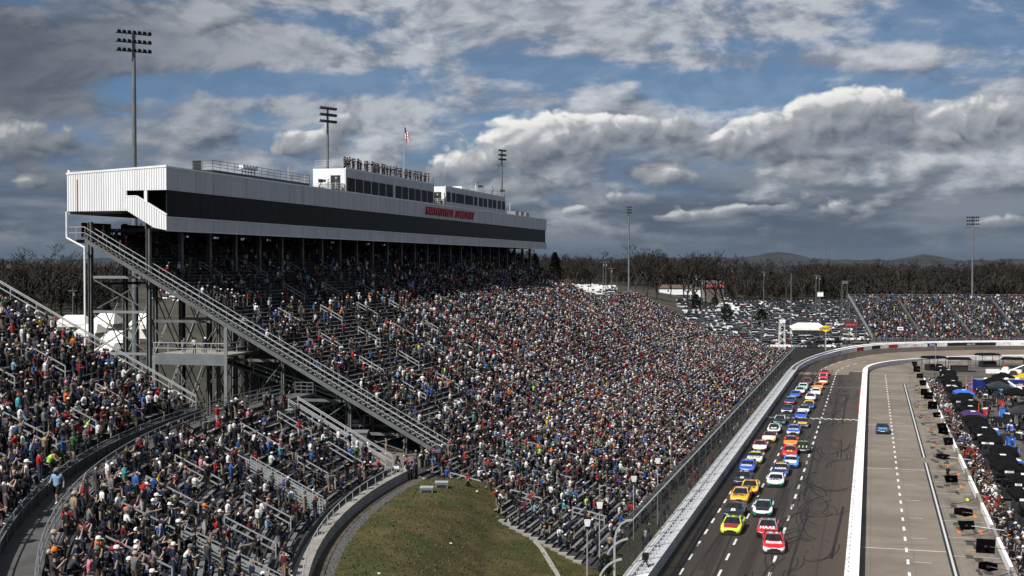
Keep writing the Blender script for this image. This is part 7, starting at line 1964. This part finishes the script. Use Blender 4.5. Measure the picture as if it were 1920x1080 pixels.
crowd_far.build('spectators', 'crowd spread over the far turn bleachers')
# named single people
p_ = at_z(107, 945, ZW); individual(p_, face_to(-.25, -.97), 'step', '', None, 'pale blue', 'grey', 'black shorts', 'large person in blue jacket and black shorts walking along the middle walkway', 1.12).scale = (1.35, 1.3, 1.12)
p_ = at_z(442, 785, ZW); individual(p_, face_to(.9, -.3), 'stand', '', None, 'black', 'white', 'khaki shorts', 'person in black top and khaki shorts on the railed landing')
for k in range(3): individual(T(L0 + .9, LTA + 3.2 + k * 1.3, LZ), face_to(.6, -.8), 'stand', '', 'people on the landing', ('grey', 'white', 'navy')[k], None, 'grey shorts', f'person in {("grey", "white", "navy")[k]} top standing on the landing below the stair')
for k in range(16):
    x, y = rq.uniform(740, 800), rq.uniform(875, 905)
    if k < 6: x, y = 600 + k * 34 + 90, 862 + rq.uniform(-10, 6)
    p_ = at_z(x, y, YZ); individual(p_, rq.uniform(0, 6.28), rq.choice(STANDING), 'below the stair', 'people in the yard')
# spotters on the longer suite
for k in range(58):
    s_ = sA0 + .8 + (sA1 - sA0 - 1.6) * (k + rq.uniform(.1, .9)) / 58
    individual(T(s_, TF - .55 - rq.random() * .8, ZT + H1 + .16), base_f + rq.gauss(0, .5), rq.choice(('stand', 'photo', 'akimbo', 'crossed')), 'on the suite roof', 'people on the suite roof', rq.choice(('black', 'black', 'black', 'dark grey', 'navy', 'red' if k > 50 else 'black')), rq.choice(('black', 'black', 'black', 'navy')), 'black trousers')
for root_s, tx, lab in ((sA0 - 1.2, TF - 1.2, 'person in blue top at the camera on the end balcony of the longer suite'), (sA0 - 1.0, TF - 2.6, 'person in white top on the end balcony of the longer suite'), (sB0 - 1.0, TF - 1.4, 'person in black top on the end balcony of the shorter suite')):
    individual(T(root_s, tx, ZT + .34), base_f + .3, 'crossed', '', None, 'blue' if 'blue' in lab else ('white' if 'white' in lab else 'black'), 'white', 'pale shorts', lab)
def roof_camera(s_, t, z, label):
    c = T(s_, t, z); root = empty('broadcast_camera', c, label=label, cat='camera')
    for a in range(3): b = MB(); b.bar(c + Vector((0, 0, 1.1)), c + Vector((.5 * math.cos(a * 2.1), .5 * math.sin(a * 2.1), 0)), .06); b.build('leg', m_dark, root)
    b = MB(); b.tbox(s_ - .4, s_ + .4, t - .2, t + .25, z + 1.15, z + 1.65); b.build('body', m_black, root); b = MB(); b.tbox(s_ - .2, s_ + .2, t + .251, t + .8, z + 1.22, z + 1.58); b.build('lens_hood', m_black, root)
roof_camera(sA0 - 1.5, TF - 3.6, ZT + .34, 'large camera on the end balcony of the longer suite'); roof_camera(sB0 - 1.2, TF - 2.8, ZT + .34, 'large camera on the end balcony of the shorter suite')
roof_camera(s_at(899, TF - 1), TF - 1, ZT + H2 + .16, 'first big camera on the roof of the shorter suite, beside the white antenna'); roof_camera(s_at(940, TF - 1), TF - 1, ZT + H2 + .16, 'big camera on the far end of the shorter suite roof')
individual(T(s_at(923, TF - 1), TF - 1, ZT + H2 + .16), base_f, 'photo', '', None, 'pale blue', 'black', 'jeans', 'person in pale blue top standing on the shorter suite roof')
# pit crews
crew = []
p = 92.0
while p < 292:
    for q in range(rq.choice((2, 2, 3, 4))): crew.append(T(p + rq.uniform(-.5, .5), T_WALL + .55 + rq.random() * 1.9, 0))
    p += .95
for k in range(420):
    s_ = rq.uniform(105, 285); t = rq.uniform(16.5, 44); crew.append(T(s_, t, 0))
crew = sorted([q for q in crew if in_frame(q, 10)], key=lambda q: q.length)
crowd_pit = Crowd(); team = {}
TEAMC = ['red', 'black', 'blue', 'black', 'dark grey', 'navy', 'black', 'red', 'white', 'black', 'dark grey', 'navy']
for k, q in enumerate(crew):
    s_, t = st_of(q.x, q.y); near_wall = t < T_WALL + 3; tc_ = TEAMC[int(s_ / 7.3) % len(TEAMC)] if near_wall and rq.random() < .42 else ('black' if rq.random() < .6 else None)
    kind = rq.choice(('stand', 'stand', 'crossed', 'akimbo', 'step', 'photo', 'point')); f_ = base_f + math.pi + rq.gauss(0, .6) if near_wall else rq.uniform(0, 6.28)
    if k < 42: individual(q, f_, kind, 'behind the pit wall' if near_wall else 'among the pit wagons', 'pit crew members', tc_)
    else: crowd_pit.add(q, f_, kind, True, next(x[1] for x in SHIRT if x[0] == tc_) if tc_ else None)
p_ = at_z(1777, 902, 0); individual(p_, face_to(-.3, -1), 'point', '', None, 'black', 'orange', 'black trousers', 'crew member in black holding a board out in a pit stall')
crowd_pit.build('pit_crews', 'busy mass of crew members and guests around the pit wagons')
crowd_fence = Crowd()
for k in range(46):
    s_ = rq.uniform(110, 300); crowd_fence.add(T(s_, T_OUT - 2.6, .3), base_f + rq.gauss(0, .5), rq.choice(STANDING), False, rq.choice(((.30, .50, .05), (.4, .08, .02), None, None, None, None, None)))
crowd_fence.build('spectators', 'thin row of people and stewards standing behind the catch fence')
print('individuals', N_IND[0], 'crowd', crowd_near.count, crowd_main.count, crowd_far.count, crowd_pit.count)
